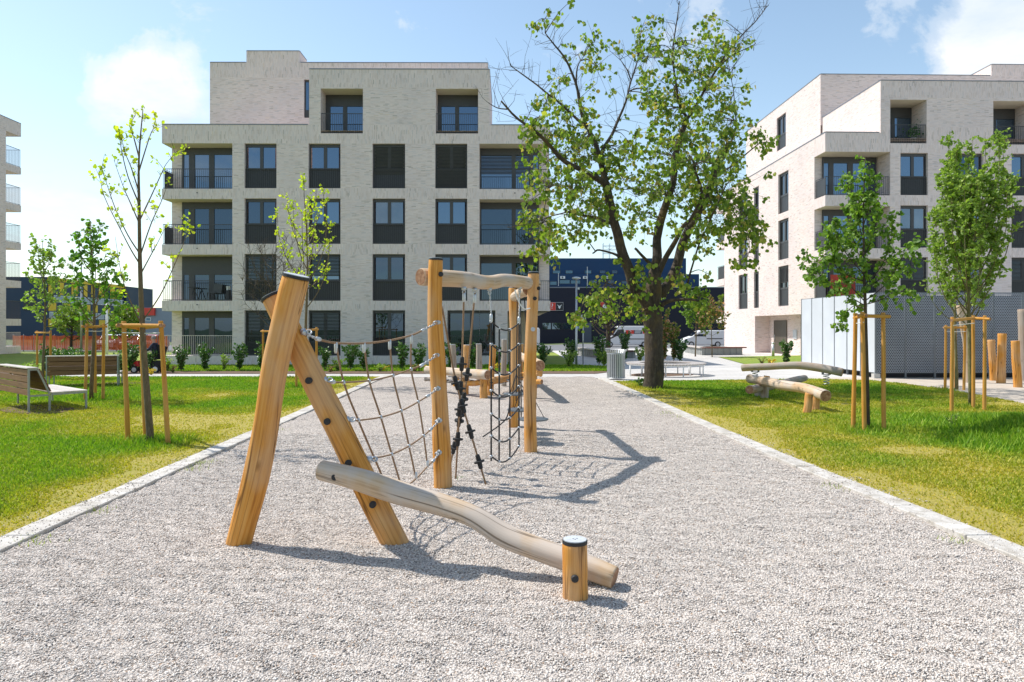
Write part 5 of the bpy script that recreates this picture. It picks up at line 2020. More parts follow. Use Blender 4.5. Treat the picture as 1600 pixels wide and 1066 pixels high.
def litter_bin():
    c = G(962.5, 593)
    root = thing('litter_bin', 'round galvanised litter bin of upright slats with flared rim', 'litter bin', c)
    r, h = 0.31, 1.04
    n = 28
    proto = None
    for k in range(n):
        th = 2 * pi * k / n
        if proto is None:
            mb = MB()
            mb.box(-.020, .020, -.004, .004, 0.05, h - .12)
            mb.face([(-.020, -.004, h - .12), (.020, -.004, h - .12), (.026, .075, h), (-.026, .075, h)])
            mb.face([(-.020, .004, h - .12), (-.026, .083, h), (.026, .083, h), (.020, .004, h - .12)])
            me_o = mb.build('slat', 'galvanised', None)
            me_o.parent = root
            proto = me_o
            o = me_o
        else:
            o = proto.copy()
            COL.objects.link(o)
        o.location = (r * cos(th), r * sin(th), 0)
        o.rotation_euler = (0, 0, th - pi / 2)
    for z, rr in ((0.06, r + .006), (h - .14, r + .006)):
        mb = MB()
        ring = [c + Vector((rr * cos(t), rr * sin(t), z)) for t in [2 * pi * j / 32 for j in range(33)]]
        mb.tube(ring, 0.013, n=6, caps=False)
        mb.build('hoop', 'galvanised', root, smooth=True)
    mb = MB()
    mb.lathe([(r - .05, .04), (r - .05, h - .16), (r - .07, h - .16), (r - .07, .06)], c, 24)
    mb.build('liner', 'steel_dark', root)


litter_bin()


def ring_bench():
    c = Vector(((1040 - CX) / FPX * 27.2, 27.2, 0))
    c.z = zg(c.x, c.y)
    root = thing('ring_bench', 'low ring-shaped slatted bench with white legs beside the big tree', 'bench', c)
    mb = MB()
    ro, ri, z = 1.52, 0.98, 0.46
    n = 72
    for k in range(n):
        t0 = 2 * pi * (k + .1) / n; t1 = 2 * pi * (k + .9) / n
        q = [c + Vector((r_ * cos(t), r_ * sin(t), zz)) for zz in (z, z + .035) for (r_, t) in ((ri, t0), (ro, t0), (ro, t1), (ri, t1))]
        b = len(mb.v); mb.v.extend(q)
        for f in ((0, 3, 2, 1), (4, 5, 6, 7), (0, 1, 5, 4), (1, 2, 6, 5), (2, 3, 7, 6), (3, 0, 4, 7)):
            mb.f.append(tuple(b + i for i in f)); mb.mi.append(0); mb.uv.append(None)
    stuff(mb.build('seat_slats', 'bench_top', root))
    for rr in (ri + .06, ro - .06):
        mb = MB()
        ring = [c + Vector((rr * cos(t), rr * sin(t), z - .03)) for t in [2 * pi * j / 48 for j in range(49)]]
        mb.tube(ring, 0.022, n=6, caps=False)
        mb.build('seat_hoop', 'white_paint', root, smooth=True)
        for k in range(8 if rr > 1.2 else 6):
            t = 2 * pi * (k + .3) / (8 if rr > 1.2 else 6)
            p = c + Vector((rr * cos(t), rr * sin(t), 0))
            mb = MB()
            mb.tube([p, p + Vector((0, 0, z - .04))], 0.024, n=8)
            mb.build('leg', 'white_paint', root, smooth=True)
    mb = MB()
    mb.face([c + Vector((1.35 * cos(t), 1.35 * sin(t), 0.006)) for t in [2 * pi * j / 40 for j in range(40)]])
    structure(mb.build('tree_pit', 'mulch'))


ring_bench()


def planter_seat(label, ul, ur, vb, u_mid, seat_h=0.52, depth=1.6):
    a = G(u_mid, vb); b = G(ur, vb - 0.5); c = G(ul, vb - 4.5)
    root = thing('planter_seat', label, 'planter', a)
    z0 = a.z - .1
    back = c + (b - a)
    for (p, q) in ((c, a), (a, b), (b, back), (back, c)):
        d = (q - p); d.z = 0
        n = max(2, int(d.length / 0.22))
        dn = d.normalized(); nr = Vector((dn.y, -dn.x, 0))
        mb = MB()
        for i in range(n):
            s0 = p + d * (i / n) + dn * .006; s1 = p + d * ((i + 1) / n) - dn * .006
            pr = 0.02 if i % 2 else 0.0
            k = len(mb.v)
            for s_ in (s0, s1):
                for off in (pr, -.12):
                    for zz in (z0, a.z + seat_h - .08):
                        mb.v.append(Vector((s_.x + nr.x * off, s_.y + nr.y * off, zz)))
            for f in ((0, 1, 3, 2), (4, 6, 7, 5), (0, 4, 5, 1), (2, 3, 7, 6), (0, 2, 6, 4), (1, 5, 7, 3)):
                mb.f.append(tuple(k + j for j in f)); mb.mi.append(0); mb.uv.append(None)
        stuff(mb.build('planter_wall', 'concrete_planter', root))
    for (p, q, e) in ((a, b, .25), (c, a, 0)):
        d = (q - p); d.z = 0
        dn = d.normalized(); nr = Vector((dn.y, -dn.x, 0))
        for i in range(3):
            mb = MB()
            o0 = p + nr * (.05 - i * .155); o1 = q + dn * e + nr * (.05 - i * .155)
            zz = a.z + seat_h - .04 + (0.004 if e == 0 else 0)
            mb.bar((o0.x, o0.y, zz), (o1.x, o1.y, zz), 0.145, 0.075)
            mb.build('seat_board', 'seat_red' if e else 'bench_top', root)
    mb = MB()
    mb.face([Vector((q.x, q.y, a.z + seat_h - .12)) for q in (c, a, b, back)])
    mb.build('soil', 'mulch', root)


planter_seat('concrete planter with red-brown seat boards in front of the small white van', 1070, 1160, 555, 1097)
planter_seat('dark planter seat behind the litter bin', 904, 992, 560, 940, 0.55)


def lamp_and_signs():
    b = G(900.5, 572)
    root = thing('lamp_post', 'slim grey lamp post with flat round head near the shrubs', 'lamp', b)
    top = P(900.5, 437, b.y).z
    mb = MB()
    mb.tube([b - Vector((0, 0, .05)), b + Vector((0, 0, 1.2)), Vector((b.x, b.y, top))], [.062, .062, .045], n=12)
    mb.build('pole', 'galvanised', root, smooth=True)
    mb = MB()
    mb.lathe([(.05, 0), (.20, .03), (.23, .07), (.20, .12), (.06, .15)], (b.x, b.y, top), 20)
    mb.build('lamp_head', 'steel_light', root, smooth=True)
    mb = MB()
    mb.box(b.x + .06, b.x + .17, b.y - .03, b.y + .03, top - .52, top - .42)
    mb.build('bracket', 'steel_light', root)
    s = G(911, 569)
    root = thing('sign_post', 'plain grey back of a sign on a thin post beside the lamp', 'sign', s)
    st = P(911, 492, s.y).z
    mb = MB()
    mb.tube([s - Vector((0, 0, .05)), Vector((s.x, s.y, st))], .035, n=10)
    mb.build('pole', 'galvanised', root, smooth=True)
    mb = MB()
    mb.box(s.x - .28, s.x + .16, s.y - .045, s.y - .037, st - .38, st)
    mb.build('sign_plate', 'steel_light', root)
    b = G(1208, 557)
    root = thing('bollard', 'grey bollard light beside the lawn in front of the entrance', 'bollard', b)
    mb = MB()
    mb.tube([b, b + Vector((0, 0, .78))], .085, n=14)
    mb.build('column', 'galvanised', root, smooth=True)
    mb = MB()
    mb.tube([b + Vector((0, 0, .781)), b + Vector((0, 0, .86)), b + Vector((0, 0, .88))], [.088, .088, .07], n=14)
    mb.build('cap', 'steel_light', root, smooth=True)
    for (u, v, vt, Y, r, lab) in ((127, 553, 405, 58.0, .09, 'tall thin grey lamp pole by the orange barrier'), (167, 556, 473, 52.0, .10, 'white lamp pole between the two staked trees')):
        X = (u - CX) / FPX * Y
        z = zg(X, Y)
        root = thing('lamp_pole', lab, 'lamp', (X, Y, z))
        mb = MB()
        zt = P(u, vt, Y).z
        mb.tube([(X, Y, z - .1), (X, Y, zt)], [r, r * .7], n=10)
        mb.build('pole', 'galvanised' if r < .1 else 'white_paint', root, smooth=True)
        mb = MB()
        mb.bar((X, Y, zt), (X + .8, Y, zt + .12), .16, .07)
        mb.build('lamp_arm', 'galvanised', root)


lamp_and_signs()


def stake_frame(label, stakes, bars_, tie=True, tall=0.0):
    """round stakes round a young tree with cross rails near the top"""
    bases = [G(u, v) for (u, v, ut, vt) in stakes]
    c = sum(bases, Vector()) / len(bases)
    root = thing('tree_stakes', label, 'tree stakes', c, 'stake frames round young trees')
    tops = []
    for i, (b, (u, v, ut, vt)) in enumerate(zip(bases, stakes)):
        t = P(ut, vt, b.y)
        tops.append(t)
        log(root, [b - Vector((0, 0, .1)), t + Vector((0, 0, .04))], 0.038, 0.034, 'stake_wood', 'stake', seed=c.x + i * 2.1, n=12, lump=.03, k=3, wob=.006)
    for (i, j) in bars_:
        p, q = tops[i], tops[j]
        d = (q - p).normalized()
        off = Vector((0, -.045, -.02))
        log(root, [p - d * .09 + off, q + d * .09 + off], 0.032, 0.032, 'stake_wood', 'cross_rail', seed=c.y + i, n=10, lump=.03, k=2, wob=.004)
    if tie:
        for (i, j) in bars_[:1]:
            p, q = tops[i] - Vector((0, .04, .13)), tops[j] - Vector((0, .04, .13))
            rope(root, [p, p.lerp(q, .5) + Vector((0, .12, -.01)), q], 0.008, 'rope_white', 'tie', k=4)
    return root


stake_frame('leaning stakes round the leafless-looking sapling on the near left lawn', [(200.5, 690, 193, 507), (228, 681, 220, 511), (263.5, 695, 251, 507)], [(0, 2), (0, 1), (1, 2)])
stake_frame('stakes round the dark green young tree between the two benches', [(133, 626.5, 136, 509), (149, 620, 148, 511), (161, 625, 162, 509)], [(0, 2), (0, 1)])
stake_frame('stakes round the farthest young tree at the left', [(58, 590, 58, 519), (79, 593, 79, 519), (69, 588, 69, 519)], [(0, 1)], False)
stake_frame('stakes round the bare sapling behind the crossed poles', [(411, 590, 411, 517), (443, 592, 443, 517)], [(0, 1)], False)
stake_frame('stakes round the yellow-green sapling behind the crossed poles', [(463, 606, 463, 516), (494.5, 602, 494.5, 514), (478, 598, 478, 515)], [(0, 1)], False)
stake_frame('stakes round the leafy tree on the near right lawn', [(1333, 671.7, 1337, 494), (1350.7, 675, 1347.5, 492), (1381, 674, 1380, 493)], [(0, 1), (1, 2)])
stake_frame('stakes round the upright light green tree by the sand', [(1487, 645, 1488, 499), (1521, 639.5, 1520.5, 496), (1538, 642, 1539, 497)], [(0, 1), (1, 2)])
stake_frame('stakes round the small tree hidden behind the light green one', [(1476.7, 610, 1478, 511), (1506, 610, 1508, 511), (1493, 606, 1493, 511)], [(0, 1)])

# ------------------------------------------------------------------ trees and shrubs
def make_leaves(name, parent, pos, tip, size, mat, wide=0.42, seed=0, kind=None):
    rng = np.random.default_rng(seed)
    pos = np.asarray(pos, dtype=np.float64).reshape(-1, 3)
    tip = np.asarray(tip, dtype=np.float64).reshape(-1, 3)
    size = np.asarray(size, dtype=np.float64)
    n = len(pos)
    tip /= np.maximum(np.linalg.norm(tip, axis=1), 1e-6)[:, None]
    rv = rng.normal(size=(n, 3))
    nr = rv - tip * (rv * tip).sum(1)[:, None]
    nr /= np.maximum(np.linalg.norm(nr, axis=1), 1e-6)[:, None]
    sd = np.cross(tip, nr)
    fold = (0.10 + 0.16 * rng.random(n))[:, None]
    curl = (0.25 * rng.normal(size=n))[:, None]
    S = size[:, None]
    w = wide * (0.85 + 0.3 * rng.random(n))[:, None]
    v = np.zeros((n, 6, 3))
    v[:, 0] = pos
    v[:, 1] = pos + S * (tip * 0.22 + sd * w * 0.9 + nr * fold)
    v[:, 2] = pos + S * (tip * 0.60 + sd * w + nr * (fold + curl * .3))
    v[:, 3] = pos + S * (tip * 1.0 + nr * curl)
    v[:, 4] = pos + S * (tip * 0.60 - sd * w + nr * (fold + curl * .3))
    v[:, 5] = pos + S * (tip * 0.22 - sd * w * 0.9 + nr * fold)
    f = np.concatenate([np.array([[0, 1, 2, 3]]) + np.arange(n)[:, None] * 6, np.array([[0, 3, 4, 5]]) + np.arange(n)[:, None] * 6])
    return np_mesh(name, v.reshape(-1, 3), f, mat, parent)


def limb_len(pts):
    return sum((pts[i + 1] - pts[i]).length for i in range(len(pts) - 1))


def twigs_on(limbs, rng, per_m, tl, leaves_per, lsize, droop, tmin=0.25, twig_r=0.005, spread=0.9, up=0.25, mb=None):
    """side twigs along the limbs; returns leaf positions, directions, sizes"""
    pos, tip, size = [], [], []
    for (pts, r0, r1, dens) in limbs:
        L = limb_len(pts)
        n = max(1, int(L * per_m * dens))
        for _ in range(n):
            t = tmin + (1 - tmin) * rng.random() ** 0.8
            x = t * (len(pts) - 1)
            i = min(int(x), len(pts) - 2)
            p = pts[i].lerp(pts[i + 1], x - i)
            d = (pts[i + 1] - pts[i]).normalized()
            rv = Vector((rng.gauss(0, 1), rng.gauss(0, 1), rng.gauss(0, 1))).normalized()
            dirv = (d * 0.6 + rv * spread + Vector((0, 0, up))).normalized()
            l = tl * rng.uniform(0.5, 1.25)
            q = p + dirv * l + Vector((0, 0, -droop * l * .3))
            m = p.lerp(q, .5) + Vector((0, 0, .06 * l))
            if mb is not None:
                mb.tube([p, m, q], [twig_r, twig_r * .8, twig_r * .45], n=4, caps=False)
            k = leaves_per if isinstance(leaves_per, int) else rng.randint(*leaves_per)
            for j in range(k):
                s = 0.25 + 0.8 * (j + rng.random()) / max(k, 1)
                b = p.lerp(q, min(s, 1.05)) + Vector((rng.gauss(0, .22), rng.gauss(0, .22), rng.gauss(0, .22))) * lsize * 1.2
                tv = Vector((rng.gauss(0, .7), rng.gauss(0, .7), rng.gauss(0, .5) - droop)) + dirv * .5
                pos.append(b); tip.append(tv); size.append(lsize * rng.uniform(.6, 1.2))
    return pos, tip, size


def grow_limbs(base, H, clear, spread, n, seed, upright=0.6, lean=(0, 0), low_wide=0.4):
    """trunk plus ascending limbs of a young tree"""
    rng = random.Random(seed)
    tr = []
    for i in range(9):
        t = i / 8
        tr.append(Vector((base.x + lean[0] * t + 0.03 * sin(t * 7 + seed), base.y + lean[1] * t + 0.03 * cos(t * 5 + seed), base.z - .05 + H * t)))
    limbs = []
    for k in range(n):
        t = clear / H + (0.93 - clear / H) * (k + rng.random() * .8) / n
        x = t * 8
        i = min(int(x), 7)
        p = tr[i].lerp(tr[i + 1], x - i)
        az = k * 2.4 + rng.uniform(-.4, .4)
        f = (t - clear / H) / (1 - clear / H)
        prof = (low_wide + (1 - low_wide) * sin(pi * min(1, f * 1.1 + .15))) * (1 - f * .55)
        l = spread * prof * rng.uniform(.75, 1.15)
        rise = upright * (0.55 + 0.6 * rng.random())
        out = Vector((cos(az), sin(az), 0))
        a = p + out * l * .45 + Vector((0, 0, l * rise * .45))
        b = p + out * l * .8 + Vector((0, 0, l * rise * 1.15))
        c = p + out * l * (1 - .1 * upright) + Vector((0, 0, l * rise * 1.9))
        limbs.append(spline([p, a, b, c], 3))
    return tr, limbs


def young_tree(name, label, base, H, clear, spread, n, seed, trunk_r, leafmat, lsize, per_m, tl, leaves_per, droop, upright, barkm='bark_young', lean=(0, 0), low_wide=.4, wide=.42, group='young trees', twig_r=0.005, cat='tree', spreadt=.9):
    rng = random.Random(seed)
    root = thing(name, label, cat, base, group)
    tr, limbs = grow_limbs(base, H, clear, spread, n, seed, upright, lean, low_wide)
    mb = MB()
    mb.tube(tr, [trunk_r * (1 - .88 * (i / 8) ** 1.1) for i in range(9)], n=10, lump=.05, seed=seed)
    mb.build('trunk', barkm, root, smooth=True)
    mb = MB()
    ll = []
    for l in limbs:
        r0 = max(0.008, trunk_r * .30)
        mb.tube(l, [r0 * (1 - .75 * i / (len(l) - 1)) for i in range(len(l))], n=5, caps=False)
        ll.append((l, r0, r0 * .3, 1.0))
    ll.append((tr[int(8 * clear / H) + 1:], .01, .005, 1.0))
    pos, tip, size = twigs_on(ll, rng, per_m, tl, leaves_per, lsize, droop, mb=mb, twig_r=twig_r, spread=spreadt)
    mb.build('branches', barkm, root, smooth=True)
    if pos:
        make_leaves('crown', root, pos, tip, size, leafmat, wide, seed)
    return root


def big_tree():
    Y0 = 20.8
    base = G(1020.5, 606)
    root = thing('lime_tree', 'big old lime tree with thick dark trunk, young leaves and dead twigs', 'tree', base)
    rng = random.Random(99)
    trunk = [P(1020, 612, Y0), P(1021.5, 596, Y0), P(1022, 560, Y0), P(1021, 520, Y0), P(1019, 490, Y0), P(1020, 462, Y0), P(1024, 420, Y0 + .02)]
    mb = MB()
    mb.tube(spline(trunk, 5), [0.34, 0.31, .29, .285, .28] + [0.27] * 16 + [.27, .265, .26, .255, .25, .24, .22, .20, .18, .16], n=22, lump=0.16, seed=3.3)
    mb.build('trunk', 'bark_dark', root, smooth=True)
    L = {}

    def limb(key, pts, r0, r1, Ya, Yb, dens=1.0):
        q = [P(u, v, Ya + (Yb - Ya) * i / (len(pts) - 1)) for i, (u, v) in enumerate(pts)]
        sp = spline(q, 4)
        # knotty, crooked run
        sp = [p + Vector((noise.noise(p * 1.3), noise.noise(p * 1.3 + Vector((7, 0, 0))), noise.noise(p * 1.3 + Vector((0, 9, 0))))) * 0.06 * (0 < i < len(sp) - 1) for i, p in enumerate(sp)]
        m = MB()
        m.tube(sp, [r0 + (r1 - r0) * (i / (len(sp) - 1)) ** .8 for i in range(len(sp))], n=10 if r0 > .05 else 6, lump=.12, seed=len(L) * 1.7)
        m.build('limb', 'bark_dark', root, smooth=True)
        L[key] = (sp, r0, r1, dens)
    limb('A', [(1016, 492), (1008, 470), (990, 446), (977, 407), (964, 363), (951, 312), (946, 286)], .19, .115, Y0 - .05, Y0 - .9)
    limb('A1', [(947, 289), (918, 272), (884, 253), (852, 221), (820, 195), (783, 158)], .10, .022, Y0 - .9, Y0 - 2.2, .6)
    limb('A1b', [(795, 169), (778, 168), (762, 160)], .022, .008, Y0 - 2.1, Y0 - 2.3, 0)
    limb('A2', [(946, 288), (938, 250), (927, 213), (909, 178), (898, 129), (875, 80), (852, 52)], .10, .014, Y0 - .9, Y0 - .3, .8)
    limb('A2b', [(899, 132), (902, 105), (912, 88)], .03, .01, Y0 - .4, Y0 - .2, .6)
    limb('A3', [(921, 200), (901, 184), (858, 147), (825, 122), (797, 102)], .05, .012, Y0 - .7, Y0 + .6, .4)
    limb('A4', [(938, 246), (948, 222), (961, 198), (976, 161), (987, 126), (997, 89)], .065, .016, Y0 - .8, Y0 + 1.0, .4)
    limb('A4b', [(987, 126), (978, 108), (968, 92)], .025, .01, Y0 + .7, Y0 + .9, .2)
    limb('B', [(1022, 440), (1026, 408), (1028, 372), (1042, 320), (1053, 270), (1060, 225), (1073, 184)], .17, .07, Y0, Y0 + .6)
    limb('B1', [(1073, 184), (1062, 160), (1056, 130), (1051, 88), (1056, 48), (1062, 2)], .05, .012, Y0 + .6, Y0 + .2, .8)
    limb('B2', [(1073, 186), (1090, 161), (1109, 124), (1134, 86), (1154, 60), (1180, 35), (1201, 8)], .055, .01, Y0 + .6, Y0 + 1.8, .6)
    limb('B3', [(1109, 124), (1125, 104), (1150, 84), (1181, 68)], .03, .01, Y0 + 1.0, Y0 + .2, .6)
    limb('C', [(1034, 462), (1043, 444), (1057, 414), (1076, 360), (1095, 325), (1108, 296), (1125, 253), (1140, 224)], .16, .105, Y0 + .1, Y0 + 1.4)
    limb('C1', [(1028, 430), (1041, 404), (1054, 378), (1066, 356), (1080, 342), (1096, 300), (1085, 260)], .10, .03, Y0, Y0 - 1.2)
    limb('C2', [(1140, 228), (1150, 190), (1146, 150), (1140, 110)], .03, .008, Y0 + 1.4, Y0 + 1.2, .8)
    limb('C3', [(1118, 275), (1150, 255), (1185, 225), (1210, 222)], .035, .01, Y0 + 1.3, Y0 + 2.2, .8)
    limb('D', [(1034, 478), (1050, 470), (1073, 467), (1092, 470)], .075, .03, Y0 - .1, Y0 - .8, .6)
    limb('E', [(1072, 452), (1082, 414), (1104, 357), (1130, 300), (1145, 280)], .035, .012, Y0 - .3, Y0 - 1.6, .7)
    limb('F', [(985, 425), (965, 398), (938, 390), (926, 396)], .05, .02, Y0 - .3, Y0 - 1.2, .6)
    limb('G', [(1022, 420), (1010, 408), (1002, 399), (992, 388)], .06, .035, Y0 - .1, Y0 - .7, .5)
    limb('H', [(962, 350), (940, 342), (913, 337), (883, 329)], .06, .03, Y0 - .6, Y0 - 1.4, .5)
    limb('I', [(886, 330), (860, 338), (830, 348), (792, 355)], .022, .007, Y0 - 1.4, Y0 - 1.9, .7)
    limb('J', [(1010, 476), (990, 460), (965, 448), (935, 440)], .03, .01, Y0 - .2, Y0 - 1.2, .7)
    limb('K', [(1120, 300), (1145, 330), (1165, 360), (1172, 395)], .03, .008, Y0 + 1.0, Y0 + .4, .8)
    limb('M', [(900, 255), (870, 275), (850, 320), (842, 375)], .028, .008, Y0 - 1.3, Y0 - 1.9, .8)
    regions = [(857, 28, 24, 9, 45), (890, 3, 10, 4, 10), (928, 74, 13, 20, 65), (914, 98, 34, 22, 100), (880, 118, 22, 16, 45), (850, 165, 28, 16, 80), (836, 192, 20, 20, 75), (814, 216, 7, 11, 14),
               (880, 190, 36, 22, 150), (922, 178, 18, 14, 45), (862, 214, 36, 16, 100), (900, 222, 34, 26, 180), (868, 250, 32, 22, 130), (935, 252, 36, 26, 220), (985, 215, 22, 18, 60), (976, 246, 28, 22, 110),
               (860, 290, 42, 20, 170), (905, 300, 46, 26, 230), (833, 309, 12, 12, 30), (810, 347, 26, 9, 65), (850, 350, 33, 14, 100), (845, 385, 28, 16, 110), (880, 375, 18, 12, 40), (922, 342, 42, 22, 170), (915, 370, 28, 11, 50), (942, 320, 28, 22, 120),
               (1000, 290, 46, 32, 280), (1040, 250, 42, 32, 280), (1000, 335, 36, 22, 150), (1060, 300, 46, 32, 300), (1060, 212, 42, 28, 230), (1040, 180, 42, 22, 190), (1012, 150, 28, 22, 110), (1060, 140, 42, 28, 210), (1092, 110, 42, 28, 200),
               (1020, 100, 26, 26, 90), (1000, 60, 22, 20, 55), (994, 42, 20, 10, 45), (1035, 80, 28, 22, 90), (1080, 70, 32, 22, 110), (1120, 72, 32, 22, 100), (1118, 22, 14, 14, 40), (1150, 70, 24, 10, 55), (1137, 106, 22, 22, 75),
               (1112, 150, 38, 28, 180), (1142, 150, 18, 28, 65), (1116, 192, 42, 28, 240), (1130, 232, 32, 28, 180), (1100, 250, 42, 32, 280), (1120, 290, 42, 28, 280), (1152, 262, 28, 22, 100), (1175, 216, 24, 10, 55), (1198, 225, 20, 6, 36),
               (1140, 320, 42, 28, 260), (1170, 332, 26, 22, 110), (1172, 370, 22, 18, 100), (1142, 360, 32, 22, 170), (1165, 404, 18, 10, 55), (1100, 340, 38, 22, 170), (1086, 375, 26, 18, 80), (1192, 346, 10, 6, 16), (1104, 431, 7, 8, 12),
               (946, 452, 24, 16, 120), (946, 487, 14, 11, 45), (991, 492, 17, 20, 100), (982, 470, 14, 12, 40), (916, 464, 11, 13, 42), (902, 497, 14, 9, 60), (1003, 432, 16, 18, 65), (962, 406, 9, 7, 20), (1083, 442, 7, 7, 12), (1092, 470, 20, 18, 80), (1047, 457, 12, 9, 30), (1068, 430, 16, 14, 40)]
    allpts = [(p, k) for k, v in L.items() for p in v[0]]
    pos, tip, size = [], [], []
    tw = MB()
    for (u, v, ru, rv, n) in regions:
        n = int(n * 1.5)
        near = min(allpts, key=lambda pk: (800 + pk[0].x / pk[0].y * FPX - u) ** 2 + (HY - (pk[0].z - EYE) / pk[0].y * FPX - v) ** 2)
        p0 = near[0]
        nb = max(1, n // 38)
        for b in range(nb):
            ang, rr = rng.uniform(0, 2 * pi), sqrt(rng.random()) * .7
            Yc = p0.y + rng.uniform(-1, 1) * (0.5 + 0.022 * (ru + rv))
            c = P(u + ru * rr * cos(ang), v + rv * rr * sin(ang), Yc)
            md = p0.lerp(c, .5) + Vector((0, 0, .10))
            br = spline([p0, md, c], 4)
            tw.tube(br, [.016 - .011 * i / (len(br) - 1) for i in range(len(br))], n=4, caps=False)
            left = n // nb
            while left > 0:
                k = min(left, rng.randint(5, 11))
                left -= k
                e = c + Vector((rng.gauss(0, .55) * ru / 52, rng.gauss(0, .5) * (.3 + (ru + rv) * .008), rng.gauss(0, .62) * rv / 52))
                d = (e - c)
                tw.tube([c, c.lerp(e, .5) + Vector((0, 0, .05)), e], [.006, .005, .003], n=3, caps=False)
                dd = Vector((rng.gauss(0, 1), rng.gauss(0, 1), rng.gauss(-.2, .5))).normalized()
                for j in range(k):
                    s = (j + rng.random()) / k
                    bpos = e + dd * (s * .26) + Vector((rng.gauss(0, .05), rng.gauss(0, .05), rng.gauss(0, .05)))
                    pos.append(bpos)
                    tip.append(Vector((rng.gauss(0, .5), rng.gauss(0, .5), -1.0 + rng.gauss(0, .45))))
                    size.append(rng.uniform(.07, .145))
    # bare twigs on the dying left side and along the tips
    for key, n in (('A1', 26), ('A2', 26), ('A3', 26), ('A4', 22), ('A4b', 6), ('A1b', 4), ('B1', 18), ('B2', 22), ('B3', 10), ('C2', 10), ('C', 8), ('H', 5)):
        sp = L[key][0]
        for _ in range(n):
            x = rng.uniform(.3, 1) * (len(sp) - 1)
            i = min(int(x), len(sp) - 2)
            p = sp[i].lerp(sp[i + 1], x - i)
            d = (Vector((rng.gauss(0, .8), rng.gauss(0, .8), rng.gauss(.7, .6)))).normalized()
            l = rng.uniform(.35, 1.15)
            m = p + d * l * .5 + Vector((rng.gauss(0, .07), rng.gauss(0, .07), rng.gauss(0, .05)))
            q = p + d * l + Vector((rng.gauss(0, .14), rng.gauss(0, .14), .05))
            tw.tube([p, m, q], [.009, .006, .003], n=3, caps=False)
            for __ in range(rng.randint(0, 3)):
                s = p.lerp(q, rng.uniform(.4, .9))
                e = s + Vector((rng.gauss(0, .22), rng.gauss(0, .22), rng.gauss(.1, .2)))
                tw.tube([s, s.lerp(e, .5) + Vector((0, 0, .02)), e], [.004, .0035, .002], n=3, caps=False)
    tw.build('twigs', 'bark_dark', root)
    make_leaves('crown', root, pos, tip, size, 'leaf_lime', 0.46, 5)


big_tree()


def explicit_tree(name, label, base, trunk_px, Y, trunk_r, limbs_px, leafmat, lsize, per_m, tl, leaves_per, droop, seed, barkm='bark_young', up=.25, wide=.42, tmin=.25, dep=0.5, twig_r=.005, spreadt=.9):
    root = thing(name, label, 'tree', base, 'young trees')
    rng = random.Random(seed)
    tr = spline([P(u, v, Y) for u, v in trunk_px], 4)
    tr[0] = base - Vector((0, 0, .05))
    mb = MB()
    n = len(tr)
    mb.tube(tr, [trunk_r * (1 - .90 * (i / (n - 1)) ** 1.0) for i in range(n)], n=12, lump=.05, seed=seed)
    mb.build('trunk', barkm, root, smooth=True)
    mb = MB()
    ll = []
    for k, pl in enumerate(limbs_px):
        dy = rng.uniform(-dep, dep)
        q = [P(u, v, Y + dy * i / (len(pl) - 1)) for i, (u, v) in enumerate(pl)]
        sp = spline(q, 4)
        r0 = trunk_r * .22
        mb.tube(sp, [r0 * (1 - .8 * i / (len(sp) - 1)) for i in range(len(sp))], n=6, caps=False)
        ll.append((sp, r0, r0 * .2, 1.0))
    ll.append((tr[int(n * .45):], .01, .004, .8))
    pos, tip, size = twigs_on(ll, rng, per_m, tl, leaves_per, lsize, droop, mb=mb, tmin=tmin, up=up, twig_r=twig_r, spread=spreadt)
    mb.build('branches', barkm, root, smooth=True)
    make_leaves('crown', root, pos, tip, size, leafmat, wide, seed)
    return root


